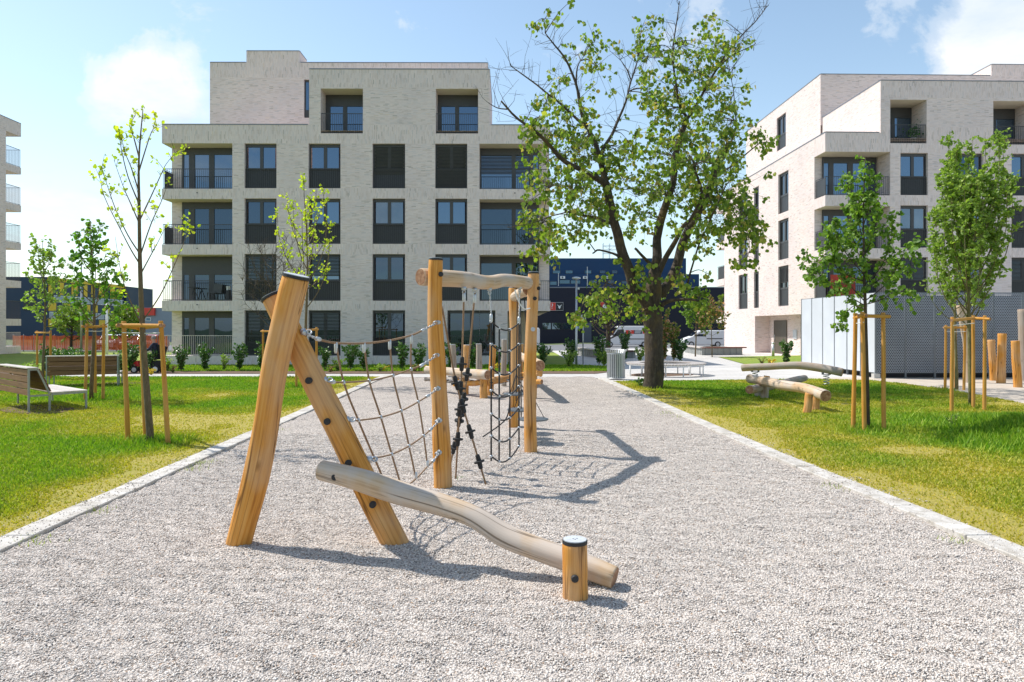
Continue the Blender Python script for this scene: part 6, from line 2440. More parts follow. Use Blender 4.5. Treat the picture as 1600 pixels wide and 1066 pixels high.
def young_trees():
    b = G(235.5, 691)
    explicit_tree('sapling', 'tall thin sapling with sparse yellow-green leaves on the near left lawn', b,
                  [(235.5, 691), (230, 620), (223, 520), (219, 420), (217.5, 330), (217, 250), (223, 174)], b.y, .058,
                  [[(218, 412), (205, 391), (189, 360), (163, 307), (154, 266)], [(218, 396), (200, 368), (181, 328), (168, 291), (158, 262)], [(219, 400), (236, 350), (252, 315), (262, 288)],
                   [(218, 345), (236, 307), (252, 272), (260, 256), (278, 234)], [(217, 318), (200, 276), (189, 230), (187, 205)], [(217, 300), (205, 262), (196, 240), (190, 215)], [(217, 268), (228, 232), (237, 206), (245, 196)],
                   [(224, 500), (250, 462), (270, 420), (286, 382), (297, 350)], [(223, 510), (206, 476), (190, 430), (180, 370)], [(217, 245), (209, 215), (203, 196), (212, 180)], [(219, 430), (235, 400), (246, 380), (258, 356)], [(218, 350), (205, 320), (192, 290), (178, 250)]],
                  'leaf_yellow', .060, 6.5, .20, (2, 8), .1, 31, up=.5, tmin=.35, twig_r=.004)
    b = G(144.5, 625)
    young_tree('young_tree', 'dark green young maple between the two benches', b, 4.5, 1.75, .74, 26, 17, .05, 'leaf_maple', .095, 8, .24, (4, 8), .25, .75, low_wide=.55, wide=.5)
    b = G(68.5, 591)
    young_tree('young_tree', 'light green young maple farthest left', b, 5.0, 1.8, .85, 26, 23, .05, 'leaf_fresh', .105, 7, .28, (4, 8), .2, .9, low_wide=.55, wide=.5)
    b = G(478.5, 603)
    young_tree('sapling', 'yellow-green sapling against the middle windows of the apartment block', b, 5.75, 2.4, 1.25, 17, 41, .06, 'leaf_yellow', .085, 5, .26, (3, 8), .0, 1.15, low_wide=.75)
    b = G(427, 591)
    young_tree('bare_sapling', 'leafless sapling with brown twigs behind the crossed poles', b, 4.7, 1.6, 1.5, 26, 43, .045, 'leaf_red', .04, 10, .45, 0, 0, .75, barkm='bark_dark', low_wide=.8, twig_r=.006)
    b = G(1355, 672)
    explicit_tree('young_tree', 'young tree with drooping fresh green leaves on the near right lawn', b,
                  [(1355, 672), (1354, 600), (1353, 540), (1352, 480), (1350, 410), (1349, 330), (1352, 247)], b.y, .05,
                  [[(1352, 478), (1325, 462), (1296, 442), (1276, 424), (1262, 400)], [(1352, 472), (1330, 448), (1308, 420), (1298, 385), (1296, 358)], [(1352, 470), (1380, 448), (1400, 420), (1418, 390), (1448, 380)],
                   [(1351, 445), (1378, 415), (1392, 375), (1395, 335)], [(1350, 415), (1335, 380), (1328, 330), (1324, 270)], [(1351, 430), (1325, 400), (1308, 372), (1303, 345)], [(1350, 400), (1368, 360), (1372, 310)],
                   [(1350, 380), (1340, 340), (1338, 300)], [(1352, 484), (1335, 478), (1322, 490), (1316, 508)], [(1352, 476), (1378, 468), (1402, 455), (1422, 458)], [(1352, 455), (1370, 440), (1388, 428), (1412, 425), (1430, 410)],
                   [(1351, 440), (1322, 428), (1290, 400), (1262, 425)], [(1350, 350), (1360, 310), (1358, 270)]],
                  'leaf_pear', .076, 21, .20, (6, 11), .75, 57, barkm='bark_dark', up=.0, wide=.44, tmin=.12, dep=.6)
    b = G(1515, 637.5)
    young_tree('young_tree', 'upright tree dense with small light green leaves by the sand', b, 5.0, 1.75, 1.0, 44, 71, .055, 'leaf_fresh', .060, 17, .17, (7, 13), .0, 1.9, barkm='bark_mossy', low_wide=.8, wide=.5)
    b = G(1493, 609)
    young_tree('young_tree', 'small tree hidden behind the upright light green one', b, 4.3, 1.9, .95, 22, 77, .05, 'leaf_fresh', .07, 9, .22, (5, 9), .0, .9, barkm='bark_mossy', low_wide=.7)
    b = Vector(((1087 - CX) / FPX * 44.0, 44.0, 0)); b.z = zg(b.x, b.y)
    young_tree('young_tree', 'narrow green tree in front of the small white van', b, 4.2, 1.3, .9, 22, 81, .05, 'leaf_pear', .14, 8, .3, (6, 10), .3, .8, low_wide=.7)
    b = Vector(((1112 - CX) / FPX * 43.0, 43.0, 0)); b.z = zg(b.x, b.y)
    young_tree('young_tree', 'small tree with reddish young leaves at the corner of the right block', b, 3.6, 1.3, 1.15, 22, 83, .035, 'leaf_red', .13, 7, .3, (5, 9), .3, .6, low_wide=.8)
    for (u, Y, H, sp, seed, m, lab) in ((112, 60, 3.6, 1.6, 91, 'leaf_willow', 'pale green bushy tree behind the orange barrier, left one'), (195, 57, 3.6, 1.5, 92, 'leaf_willow', 'pale green bushy tree behind the near sapling'),
                                        (950, 74, 5.5, 2.2, 94, 'leaf_lime', 'dark nearly leafless tree in front of the dark blue hall')):
        b = Vector(((u - CX) / FPX * Y, Y, 0)); b.z = zg(b.x, b.y)
        young_tree('bushy_tree', lab, b, H, .9, sp, 34, seed, .12 if u < 900 else .3, m, .2, 5, .5, (5, 9) if u < 900 else (0, 1), .3, .55, low_wide=.8, group='trees beyond the street', twig_r=.012, barkm='bark_dark')


young_trees()


def shrub(label, u, v, hpx, wpx, mat, seed, lsize=.10, n=None, name='shrub', group='shrubs in the planting beds', wide=.36):
    b = G(u, v)
    s = b.y / FPX
    h, w = hpx * s * 1.18, wpx * s * 1.15
    rng = random.Random(seed)
    root = thing(name, label, 'shrub', b, group)
    mb = MB()
    pos, tip, size = [], [], []
    ns = max(6, int(14 * w))
    for k in range(ns):
        az = 2.4 * k + rng.uniform(-.5, .5)
        l = rng.uniform(.72, 1.0)
        out = Vector((cos(az), sin(az), 0)) * w * .5 * rng.uniform(.35, 1.0)
        e = b + out + Vector((0, 0, h * l * (1.0 - .25 * (out.length / (w * .5)))))
        m = b + out * .35 + Vector((0, 0, h * l * .45))
        st = spline([b, m, e], 4)
        mb.tube(st, [.012 - .008 * i / 8 for i in range(9)], n=4, caps=False)
        kk = n or max(14, int(30 * h))
        for j in range(kk):
            t = rng.uniform(.15, 1.04)
            x = min(t, 1) * 8
            i = min(int(x), 7)
            p = st[i].lerp(st[i + 1], x - i)
            d = Vector((rng.gauss(0, 1), rng.gauss(0, 1), rng.gauss(.45, .5))).normalized()
            pos.append(p + d * rng.uniform(0, .5) * lsize)
            tip.append(d)
            size.append(lsize * rng.uniform(.6, 1.25))
    mb.build('stems', 'bark_young', root)
    make_leaves('leaves', root, pos, tip, size, mat, wide, seed)
    return root


ORD = ['first', 'second', 'third', 'fourth', 'fifth', 'sixth', 'seventh', 'eighth', 'ninth', 'tenth', 'eleventh', 'twelfth', 'thirteenth', 'fourteenth', 'fifteenth', 'sixteenth', 'seventeenth']


def shrubs():
    bed = [(283, 581, 40, 24), (320, 580, 40, 26), (374, 580, 42, 24), (408, 580, 44, 17), (508, 580, 42, 16), (548, 580, 46, 22), (568, 579, 36, 18), (628, 580, 42, 23), (655, 579, 40, 24), (704, 578, 42, 22), (738, 577, 38, 24), (776, 577, 34, 22)]
    for i, (u, v, h, w) in enumerate(bed):
        shrub('glossy dark green laurel, %s from the left in the bed before the middle block' % ORD[i], u, v, h, w, 'leaf_laurel', 200 + i, .11)
    small = [(350, 580, 26, 16), (528, 580, 20, 20), (262, 581, 22, 18), (594, 581, 12, 18)]
    for i, (u, v, h, w) in enumerate(small):
        shrub('small light green bush, %s of the low ones in the bed' % ORD[i], u, v, h, w, 'leaf_fresh', 230 + i, .085)
    right = [(848, 571, 34, 28), (893, 571, 42, 26), (936, 571, 46, 26), (976, 566, 50, 22)]
    for i, (u, v, h, w) in enumerate(right):
        shrub('glossy dark green laurel, %s from the log frame towards the litter bin' % ORD[i], u, v, h, w, 'leaf_laurel', 240 + i, .11)
    for i, (u, v, h, w, lab) in enumerate(((889, 574, 26, 30, 'light green bush at the foot of the lamp post'), (944, 572, 26, 30, 'light green bush just left of the litter bin'), (1000, 566, 24, 22, 'light green bush behind the ring bench'))):
        shrub(lab, u, v, h, w, 'leaf_fresh', 250 + i, .095)
    shrub('tall photinia bush with red shoots right of the big trunk', 1037, 567, 78, 26, 'leaf_red', 261, .13)
    shrub('lower photinia bush with pink tips beside the tall one', 1053, 566, 58, 20, 'leaf_red', 262, .12)
    shrub('dark round bush at the foot of the photinia', 1062, 566, 36, 22, 'leaf_laurel', 263, .12)
    shrub('dark upright bush in the bed before the entrance', 1228, 571, 40, 22, 'leaf_laurel', 264, .12)
    left = [(205, 583, 48, 30), (190, 584, 36, 22), (95, 570, 26, 44), (120, 572, 26, 36), (72, 588, 50, 20), (238, 583, 34, 16)]
    for i, (u, v, h, w) in enumerate(left):
        shrub('flowering laurel, %s of those seen between the left benches and stakes' % ORD[i], u, v, h, w, 'leaf_laurel', 270 + i, .11)
    shrub('bright green low bush behind the near bench', 45, 590, 24, 34, 'leaf_fresh', 280, .1)
    for i, (u, v, lab) in enumerate(((236, 586, 'yellow flower cushion behind the near sapling'), (598, 580, 'yellow flower cushion behind the rope net'), (779, 578, 'yellow flower cushion behind the upright posts'), (1206, 571, 'yellow flower cushion in the bed before the entrance'), (74, 590, 'yellow flower cushion beside the farthest tree'), (668, 580, 'yellow flower cushion left of the log frame'))):
        shrub(lab, u, v, 10, 18, 'flower_yellow', 290 + i, .06, 16, 'flower_cushion', 'yellow flowers in the beds', .5)
    for i, (u, v, lab) in enumerate(((270, 583, 'low brown-leaved plant at the corner of the middle block'), (516, 582, 'low brown-leaved plant below the rope net start'), (648, 581, 'low brown-leaved plant left of the front post'), (1190, 571, 'low reddish plant in the bed before the entrance'))):
        shrub(lab, u, v, 12, 18, 'leaf_red', 300 + i, .06, 16, 'low_plant', 'low reddish plants in the beds')
    # plants standing in the right lawn
    shrub('leafy weed clump in the grass beside the near right stakes', 1488, 672, 26, 26, 'leaf_fresh', 310, .05, 10, 'weed', 'weeds in the right lawn')
    shrub('leafy weed clump at the foot of the big trunk', 1003, 606, 16, 24, 'leaf_laurel', 311, .09, 12, 'weed', 'weeds in the right lawn')
    for pot, c in LEAFPOTS:
        rng = random.Random(5)
        pos = [c + Vector((rng.gauss(0, .2), rng.gauss(0, .2), rng.gauss(0, .2))) for _ in range(160)]
        tip = [Vector((rng.gauss(0, 1), rng.gauss(0, 1), rng.gauss(.3, .6))) for _ in pos]
        make_leaves('leaves', pot, pos, tip, [.12] * len(pos), 'leaf_laurel', .4, 3)


shrubs()

# ------------------------------------------------------------------ buildings beyond the street
def text_on(parent, txt, loc, size, mat, rot=(pi / 2, 0, 0)):
    cu = bpy.data.curves.new('lettering', 'FONT')
    cu.body = txt
    cu.size = size
    cu.extrude = 0.01
    cu.align_x = 'CENTER'
    cu.align_y = 'CENTER'
    cu.materials.append(M[mat])
    tmp = bpy.data.objects.new('lettering_outline', cu)
    COL.objects.link(tmp)
    me = bpy.data.meshes.new_from_object(tmp.evaluated_get(bpy.context.evaluated_depsgraph_get()))
    bpy.data.objects.remove(tmp)
    o = bpy.data.objects.new('lettering', me)
    COL.objects.link(o)
    o.parent = parent
    o.location = Vector(loc) - world_loc(parent)
    o.rotation_euler = rot
    return o


def dark_hall():
    Y = 110.0
    X = lambda u: (u - CX) / FPX * Y
    Z = lambda v: EYE + (HY - v) / FPX * Y
    root = thing('industrial_hall', 'dark blue industrial hall with signs and air conditioners behind the lime tree', 'building', (X(960), Y, -.7))
    zb = -1.2
    mb = MB()
    mb.box(X(790), X(1175), Y, Y + 30, zb, Z(449.5))
    mb.build('wall', 'navy', root)
    mb = MB()
    mb.box(X(790), X(1094), Y + .6, Y + 26, Z(449.5) + .01, Z(428))
    mb.build('middle_storey', 'navy_blue', root)
    mb = MB()
    mb.box(X(790), X(1075), Y + 1.2, Y + 24, Z(428) + .01, Z(402.5))
    mb.build('upper_storey', 'navy_blue', root)
    mb = MB()
    mb.box(X(790), X(1175), Y - .06, Y - .004, Z(450), Z(448.5))
    mb.build('roof_edge', 'cap_metal', root)

    def pane(u0, u1, v0, v1, d, m='glass_teal'):
        mb = MB()
        mb.box(X(u0) - .05, X(u1) + .05, Y + d - .05, Y + d - .004, Z(v1) - .05, Z(v0) + .05)
        w = mb.build('window', 'anthracite', root)
        mb = MB()
        mb.box(X(u0), X(u1), Y + d - .09, Y + d - .051, Z(v1), Z(v0))
        mb.build('pane', m, w)
    for (u0, u1) in ((864.5, 876), (885, 895.5), (915, 925), (939, 947), (958, 966)):
        pane(u0, u1, 422, 426.5, 1.2)
    for (u0, u1, v0, v1) in ((860, 870, 440, 445), (875, 890.5, 437.5, 443), (892.5, 907, 438, 443), (923.5, 933, 438, 447), (950, 960, 438, 443), (972, 984, 438.5, 443), (1030, 1042, 438, 443), (1060, 1073, 440, 445)):
        pane(u0, u1, v0, v1, .6)
    for (u0, u1) in ((848, 860.5), (862.5, 877), (879, 892.5), (894.5, 908)):
        pane(u0, u1, 505, 514.5, 0.0, 'glass')
    mb = MB()
    mb.box(X(912), X(924), Y - .08, Y - .004, zb, Z(504.5))
    mb.build('door', 'slate_panel', root)
    for u in (879.5, 915, 943.5, 951, 1066.5):
        mb = MB()
        mb.box(X(u) - .36, X(u) + .36, Y + .15, Y + .59, Z(435.5), Z(431.5))
        a = mb.build('air_conditioner', 'white_paint', root)
        mb = MB()
        mb.disc((X(u) - .05, Y + .149, Z(433.5)), (0, -1, 0), .15, .02, 14)
        mb.build('fan_grille', 'steel_dark', a)
    for u, v0 in ((872.5, 427), (917.5, 417)):
        mb = MB()
        mb.tube([(X(u), Y - .2, Z(447)), (X(u), Y - .2, Z(v0))], .06, n=8)
        mb.build('vent_pipe', 'galvanised', root)
    s = thing('shop_sign', 'red and black wall sign with a white horned emblem beside the balcony', 'sign', (X(870), Y - .3, Z(480)))
    mb = MB()
    mb.box(X(858), X(880), Y - .3, Y - .1, Z(485.5), Z(472.5))
    mb.build('frame', 'galvanised', s)
    mb = MB()
    mb.box(X(858.2), X(868), Y - .34, Y - .301, Z(485), Z(473))
    mb.build('red_field', 'sign_red', s)
    mb = MB()
    mb.box(X(868.3), X(879.6), Y - .34, Y - .301, Z(485), Z(473))
    bf = mb.build('black_field', 'sign_black', s)
    text_on(s, '?', (X(862.5), Y - .36, Z(479)), 1.1, 'white_paint')
    mb = MB()
    cx, cz = X(874), Z(479)
    for sx in (-1, 1):
        prof = [(0.0, -.42), (sx * .20, -.12), (sx * .16, .02), (sx * .42, .30), (sx * .12, .14), (0.0, .05)]
        mb.prism([(cx + a, cz + b) for a, b in prof], Y - .36, Y - .341)
    mb.build('emblem', 'white_paint', s)
    s = thing('banner_sign', 'red over black upright wall sign half hidden by lime leaves', 'sign', (X(941), Y - .3, Z(490)))
    mb = MB()
    mb.box(X(934), X(949), Y - .3, Y - .1, Z(498.5), Z(472))
    mb.build('frame', 'galvanised', s)
    mb = MB()
    mb.box(X(934.4), X(948.6), Y - .34, Y - .301, Z(488), Z(472.5))
    mb.build('red_field', 'sign_red', s)
    mb = MB()
    mb.box(X(934.4), X(948.6), Y - .34, Y - .301, Z(498), Z(488.2))
    mb.build('black_field', 'sign_black', s)
    text_on(s, 'S', (X(938), Y - .36, Z(491)), .65, 'white_paint')
    text_on(s, 'C', (X(938), Y - .36, Z(495.5)), .65, 'white_paint')
    mb = MB()
    mb.disc((X(945), Y - .341, Z(479)), (0, -1, 0), .38, .02, 18)
    mb.build('emblem', 'white_paint', s)
    m = thing('roof_mast', 'grey lattice aerial mast on the roof of the dark hall', 'mast', (X(954), Y + 8, Z(402)))
    mb = MB()
    Ym = Y + 8
    Xm = lambda u: (u - CX) / FPX * Ym
    Zm = lambda v: EYE + (HY - v) / FPX * Ym
    for u in (943, 953, 966):
        for dy in (0, 1.0):
            mb.bar((Xm(u), Ym + dy, Zm(405)), (Xm(u), Ym + dy, Zm(380)), .07, .07)
    for v in (384, 390, 396):
        for dy in (0, 1.0):
            mb.bar((Xm(943), Ym + dy, Zm(v)), (Xm(966), Ym + dy, Zm(v)), .05, .05)
    for (u, v0, v1) in ((943, 384, 390), (953, 390, 384), (943, 396, 390), (953, 390, 396)):
        mb.bar((Xm(u), Ym, Zm(v0)), (Xm(u + 10), Ym, Zm(v1)), .04, .04)
    mb.build('lattice', 'galvanised', m)


dark_hall()


def office_block():
    # side wall with yellow panels runs away from the viewer; the navy end wall faces the playground
    Yc = 150.0
    Xc = (74 - CX) / FPX * Yc
    fr = Frame(Xc, Yc, 1.4)
    xf = fr.W
    root = thing('office_block', 'navy office block with yellow panels behind the left trees', 'building', (Xc, Yc, -.7))
    zt, zb = 12.6, -1.2
    L = 31.0
    fs = lambda a, d, z: Vector((-d, a, z))
    mb = MB(xf)
    mb.box(-26, 0, 0, L, zb, zt)
    mb.build('wall', 'office_navy', root)
    mb = MB(xf)
    fbox(mb, fs, 0, L, -.12, -.003, zt - .75, zt)
    mb.build('roof_fascia', 'yellow_panel', root)
    rnd = random.Random(4)
    for (z0, z1) in ((9.0, 11.7), (5.4, 7.1), (1.9, 3.6)):
        a = 0.3
        k = 0
        while a < L - 2:
            w = rnd.choice((1.4, 2.2, 2.6))
            if k % 2 == 0:
                mb = MB(xf)
                fbox(mb, fs, a, a + w, -.09, -.003, z0, z1)
                mb.build('yellow_panel', 'yellow_panel', root)
            a += w + .15
            k += 1
    for (z0, z1) in ((7.3, 8.8), (3.8, 5.2)):
        for k in range(10):
            a = 0.6 + k * 3.05
            mb = MB(xf)
            fbox(mb, fs, a, a + 2.7, -.10, -.003, z0, z1)
            w = mb.build('window', 'white_paint', root)
            for j in range(3):
                mb = MB(xf)
                fbox(mb, fs, a + .1 + j * .87, a + .86 + j * .87, -.13, -.101, z0 + .12, z1 - .12)
                mb.build('pane', 'glass', w)
    for k in range(3):
        mb = MB(xf)
        mb.box(-5 - k * 7, -2.5 - k * 7, -.1, -.003, 5.5, 7.3)
        mb.build('end_window', 'anthracite', root)
    mb = MB(xf)
    mb.box(-22, 0.6, L + .01, L + 14, zb, 12.4)
    mb.build('rear_wing', 'office_navy', root)


office_block()


def red_sign_shop():
    Y = 125.0
    X = lambda u: (u - CX) / FPX * Y
    Z = lambda v: EYE + (HY - v) / FPX * Y
    root = thing('shop_hall', 'grey shop hall with a red fascia behind the near sapling', 'building', (X(230), Y, -.7))
    mb = MB()
    mb.box(X(190), X(275), Y, Y + 18, -1.2, Z(481))
    mb.build('wall', 'office_grey', root)
    mb = MB()
    mb.box(X(200), X(243), Y - .4, Y - .004, Z(493), Z(481.5))
    f = mb.build('fascia', 'sign_red', root)
    text_on(root, 'RK', (X(213), Y - .43, Z(487)), 1.1, 'white_paint')
    for (u0, u1, v0, v1) in ((206, 216, 495, 501), (228, 236, 496, 502), (196, 202, 515, 524), (214, 222, 508, 516)):
        mb = MB()
        mb.box(X(u0), X(u1), Y - .1, Y - .004, Z(v1), Z(v0))
        w = mb.build('window', 'white_paint', root)
        mb = MB()
        mb.box(X(u0) + .1, X(u1) - .1, Y - .13, Y - .101, Z(v1) + .1, Z(v0) - .1)
        mb.build('pane', 'glass_teal', w)


red_sign_shop()


def barrier():
    Y = 60.0
    X = lambda u: (u - CX) / FPX * Y
    root = thing('safety_barrier', 'orange plastic mesh barrier on posts along the left street', 'barrier', (X(140), Y, -.2))
    n = 15
    for i in range(n + 1):
        x = X(20) + (X(262) - X(20)) * i / n
        z = zg(x, Y)
        mb = MB()
        mb.tube([(x, Y + .06, z - .05), (x, Y + .06, z + 1.45)], .03, n=8)
        mb.build('post', 'steel_dark', root, smooth=True)
    for i in range(n):
        x0 = X(20) + (X(262) - X(20)) * i / n
        x1 = X(20) + (X(262) - X(20)) * (i + 1) / n
        mb = MB()
        k = 6
        for j in range(k):
            a0 = x0 + (x1 - x0) * j / k; a1 = x0 + (x1 - x0) * (j + 1) / k
            w0 = 0.05 * sin(j * 2.1 + i); w1 = 0.05 * sin((j + 1) * 2.1 + i) if j < k - 1 else 0.05 * sin(i + 1)
            s0 = 0.06 * sin(pi * j / k); s1 = 0.06 * sin(pi * (j + 1) / k)
            z = zg(a0, Y)
            mb.face([(a0, Y + w0, z + .08), (a1, Y + w1, z + .08), (a1, Y + w1, z + 1.35 - s1), (a0, Y + w0, z + 1.35 - s0)])
        mb.build('mesh_sheet', 'barrier_mesh', root)


barrier()


# ------------------------------------------------------------------ vehicles
def wheel(parent, c, r, w, axis, hub='steel_light'):
    axis = Vector(axis).normalized()
    c = Vector(c)
    mb = MB()
    mb.tube([c - axis * w / 2, c - axis * w * .38, c + axis * w * .38, c + axis * w / 2], [r * .93, r, r, r * .93], n=20)
    t = mb.build('wheel', 'tyre', parent)
    mb = MB()
    mb.disc(c + axis * (w / 2 + .002), axis, r * .62, .015, 16)
    mb.build('rim', hub, t)
    return t


def van(label, org, ang, L, Wd, H, side, low_front, stripe=False, nose=1.0, num=None):
    """x runs from the nose to the rear, the shown side is y=0"""
    Mx = Matrix.Translation(org) @ Matrix.Rotation(ang, 4, 'Z')
    xf = lambda p: Mx @ Vector(p)
    root = thing('delivery_van', label, 'van', org, 'white vans on the street')
    hb = low_front
    prof = [(0.02, 0.32), (0.0, 0.62), (0.10, hb), (nose * .75, hb + .22), (nose, hb + .30), (nose + .75, H - .12), (nose + 1.05, H), (L - .12, H), (L, H - .15), (L, 0.34), (L - .1, .28), (.15, .26)]
    mb = MB(xf)
    mb.prism(prof, 0, Wd)
    b = mb.build('body', 'white_paint', root, bevel=0.05)
    mb = MB(xf)
    mb.prism([(nose + .28, hb + .32), (nose + .82, H - .42), (nose + 1.55, H - .42), (nose + 1.58, hb + .30)], -.012, .02)
    mb.build('side_window', 'car_glass', root)
    mb = MB(xf)
    mb.face([(nose + .02, .12, hb + .33), (nose + .02, Wd - .12, hb + .33), (nose + .70, Wd - .16, H - .17), (nose + .70, .16, H - .17)])
    w = mb.build('windscreen', 'car_glass', root)
    for v in w.data.vertices:
        v.co += Vector((-.03 * cos(ang), -.03 * sin(ang), .02))
    mb = MB(xf)
    mb.box(-.03, .25, -.012, Wd + .012, .30, .56)
    mb.build('bumper', 'anthracite', root)
    for y0 in (.06, Wd - .36):
        mb = MB(xf)
        mb.prism([(.03, .66), (.10, hb - .02), (.42, hb + .06), (.36, .72)], y0 - (.075 if y0 < .5 else -.08), y0 + (.3 if y0 < .5 else .375))
        mb.build('headlight', 'car_glass', root)
    for x in (nose * .9, L - 1.05):
        wheel(root, xf((x, .06, .33)), .33, .22, Mx.to_3x3() @ Vector((0, -1, 0)))
        wheel(root, xf((x, Wd - .06, .33)), .33, .22, Mx.to_3x3() @ Vector((0, 1, 0)))
    mb = MB(xf)
    mb.box(nose + 1.65, L - .5, -.03, -.002, .92, 1.02)
    mb.build('side_rail', 'anthracite', root)
    mb = MB(xf)
    mb.box(nose + .25, nose + .42, -.16, -.015, hb + .32, hb + .56)
    mb.build('mirror', 'anthracite', root)
    if stripe:
        mb = MB(xf)
        mb.box(nose + 1.75, nose + 2.75, -.008, -.001, H - .95, H - .50)
        lg = mb.build('logo_field', 'sign_red', root)
        mb = MB(xf)
        ring = [Vector((nose + 2.25 + .15 * cos(t), -.012, H - .72 + .15 * sin(t))) for t in [2 * pi * j / 16 for j in range(15)]]
        mb.tube(ring, .03, n=6)
        mb.build('logo_ring', 'white_paint', lg)
        mb = MB(xf)
        mb.box(nose + 2.75, nose + 3.75, -.008, -.001, H - .95, H - .50)
        tf = mb.build('text_field', 'slate_panel', root)
        for i in range(3):
            mb = MB(xf)
            mb.box(nose + 2.85, nose + 3.6 - .1 * (i == 2), -.014, -.009, H - .62 - i * .12, H - .56 - i * .12)
            mb.build('text_line', 'white_paint', tf)
        mb = MB(xf)
        mb.box(nose + 3.8, L - .1, -.008, -.001, H - .93, H - .52)
        mb.build('red_stripe', 'sign_red', root)
        mb = MB(xf)
        mb.prism([(nose + .05, hb + .45), (nose + .42, H - .42), (nose + .50, H - .42), (nose + .25, hb + .45)], -.012, .005)
        mb.build('red_flash', 'sign_red', root)
    if num:
        o = text_on(root, num, xf((L - .55, -.02, H - .75)), .55, 'sign_black', (pi / 2, 0, ang))
    return root


def vehicles():
    Y = 84.0
    X = lambda u: (u - CX) / FPX * Y
    van('white high-roof delivery van with red stripe behind the litter bin', (X(941.5), Y, zg(X(960), Y) - .03), 0.0, 6.0, 2.05, 2.52, 0, .98, True)
    Y2 = 80.0
    X2 = lambda u: (u - CX) / FPX * Y2
    van('small plain white van parked by the corner of the right block', (X2(1068.5), Y2, zg(20, Y2) + .02), 0.0, 4.9, 1.9, 1.92, 0, .92, False, .95)
    Y3 = 76.0
    X3 = lambda u: (u - CX) / FPX * Y3
    van('white van half hidden behind the middle block corner', (X3(843.5) - 5.6, Y3, zg(0, Y3) - .1), 0.0, 5.6, 2.0, 2.45, 0, .98, False, 1.0, '3')


vehicles()


def car(label, u, Y, mat, seed):
    X = (u - CX) / FPX * Y
    org = Vector((X, Y, zg(X, Y)))
    Mx = Matrix.Translation(org) @ Matrix.Rotation(pi / 2 + .05 * seed, 4, 'Z')     # nose towards the viewer
    xf = lambda p: Mx @ Vector(p)
    root = thing('parked_car', label, 'car', org, 'cars parked behind the orange barrier')
    Wd = 1.76
    mb = MB(xf)
    mb.prism([(0.0, .30), (-.02, .60), (.12, .74), (1.0, .92), (3.6, .95), (4.1, .88), (4.15, .35), (4.0, .24), (.15, .22)], -Wd / 2, Wd / 2)
    mb.build('body', mat, root, bevel=.05)
    mb = MB(xf)
    mb.prism([(.95, .90), (1.65, 1.42), (2.0, 1.47), (3.1, 1.45), (3.75, .93)], -Wd / 2 + .12, Wd / 2 - .12)
    mb.build('cabin', mat, root, bevel=.04)
    mb = MB(xf)
    mb.face([(1.00, -.66, .95), (1.00, .66, .95), (1.60, .56, 1.40), (1.60, -.56, 1.40)])
    w = mb.build('windscreen', 'car_glass', root)
    for v in w.data.vertices:
        v.co += Vector((0, -.03, .015))
    for s in (-1, 1):
        mb = MB(xf)
        y = s * (Wd / 2 - .11)
        mb.prism([(1.25, .98), (1.72, 1.38), (2.95, 1.38), (3.4, .98)], y - .006, y + .006)
        mb.build('side_window', 'car_glass', root)
        mb = MB(xf)
        mb.box(-.035, .10, s * .62 - .17, s * .62 + .17, .58, .72)
        mb.build('headlight', 'steel_light', root)
        for x in (.8, 3.3):
            wheel(root, xf((x, s * (Wd / 2 - .06), .31)), .31, .2, Mx.to_3x3() @ Vector((0, s, 0)))
    mb = MB(xf)
    mb.box(-.04, .05, -.5, .5, .33, .50)
    mb.build('grille', 'anthracite', root)


car('white car seen through the orange barrier between the stakes', 158, 67, 'white_paint', 1)
car('silver car seen through the orange barrier left of the near sapling', 193, 68, 'car_silver', -1)
car('pink-red car seen through the orange barrier behind the near sapling', 221, 69, 'car_pink', .5)


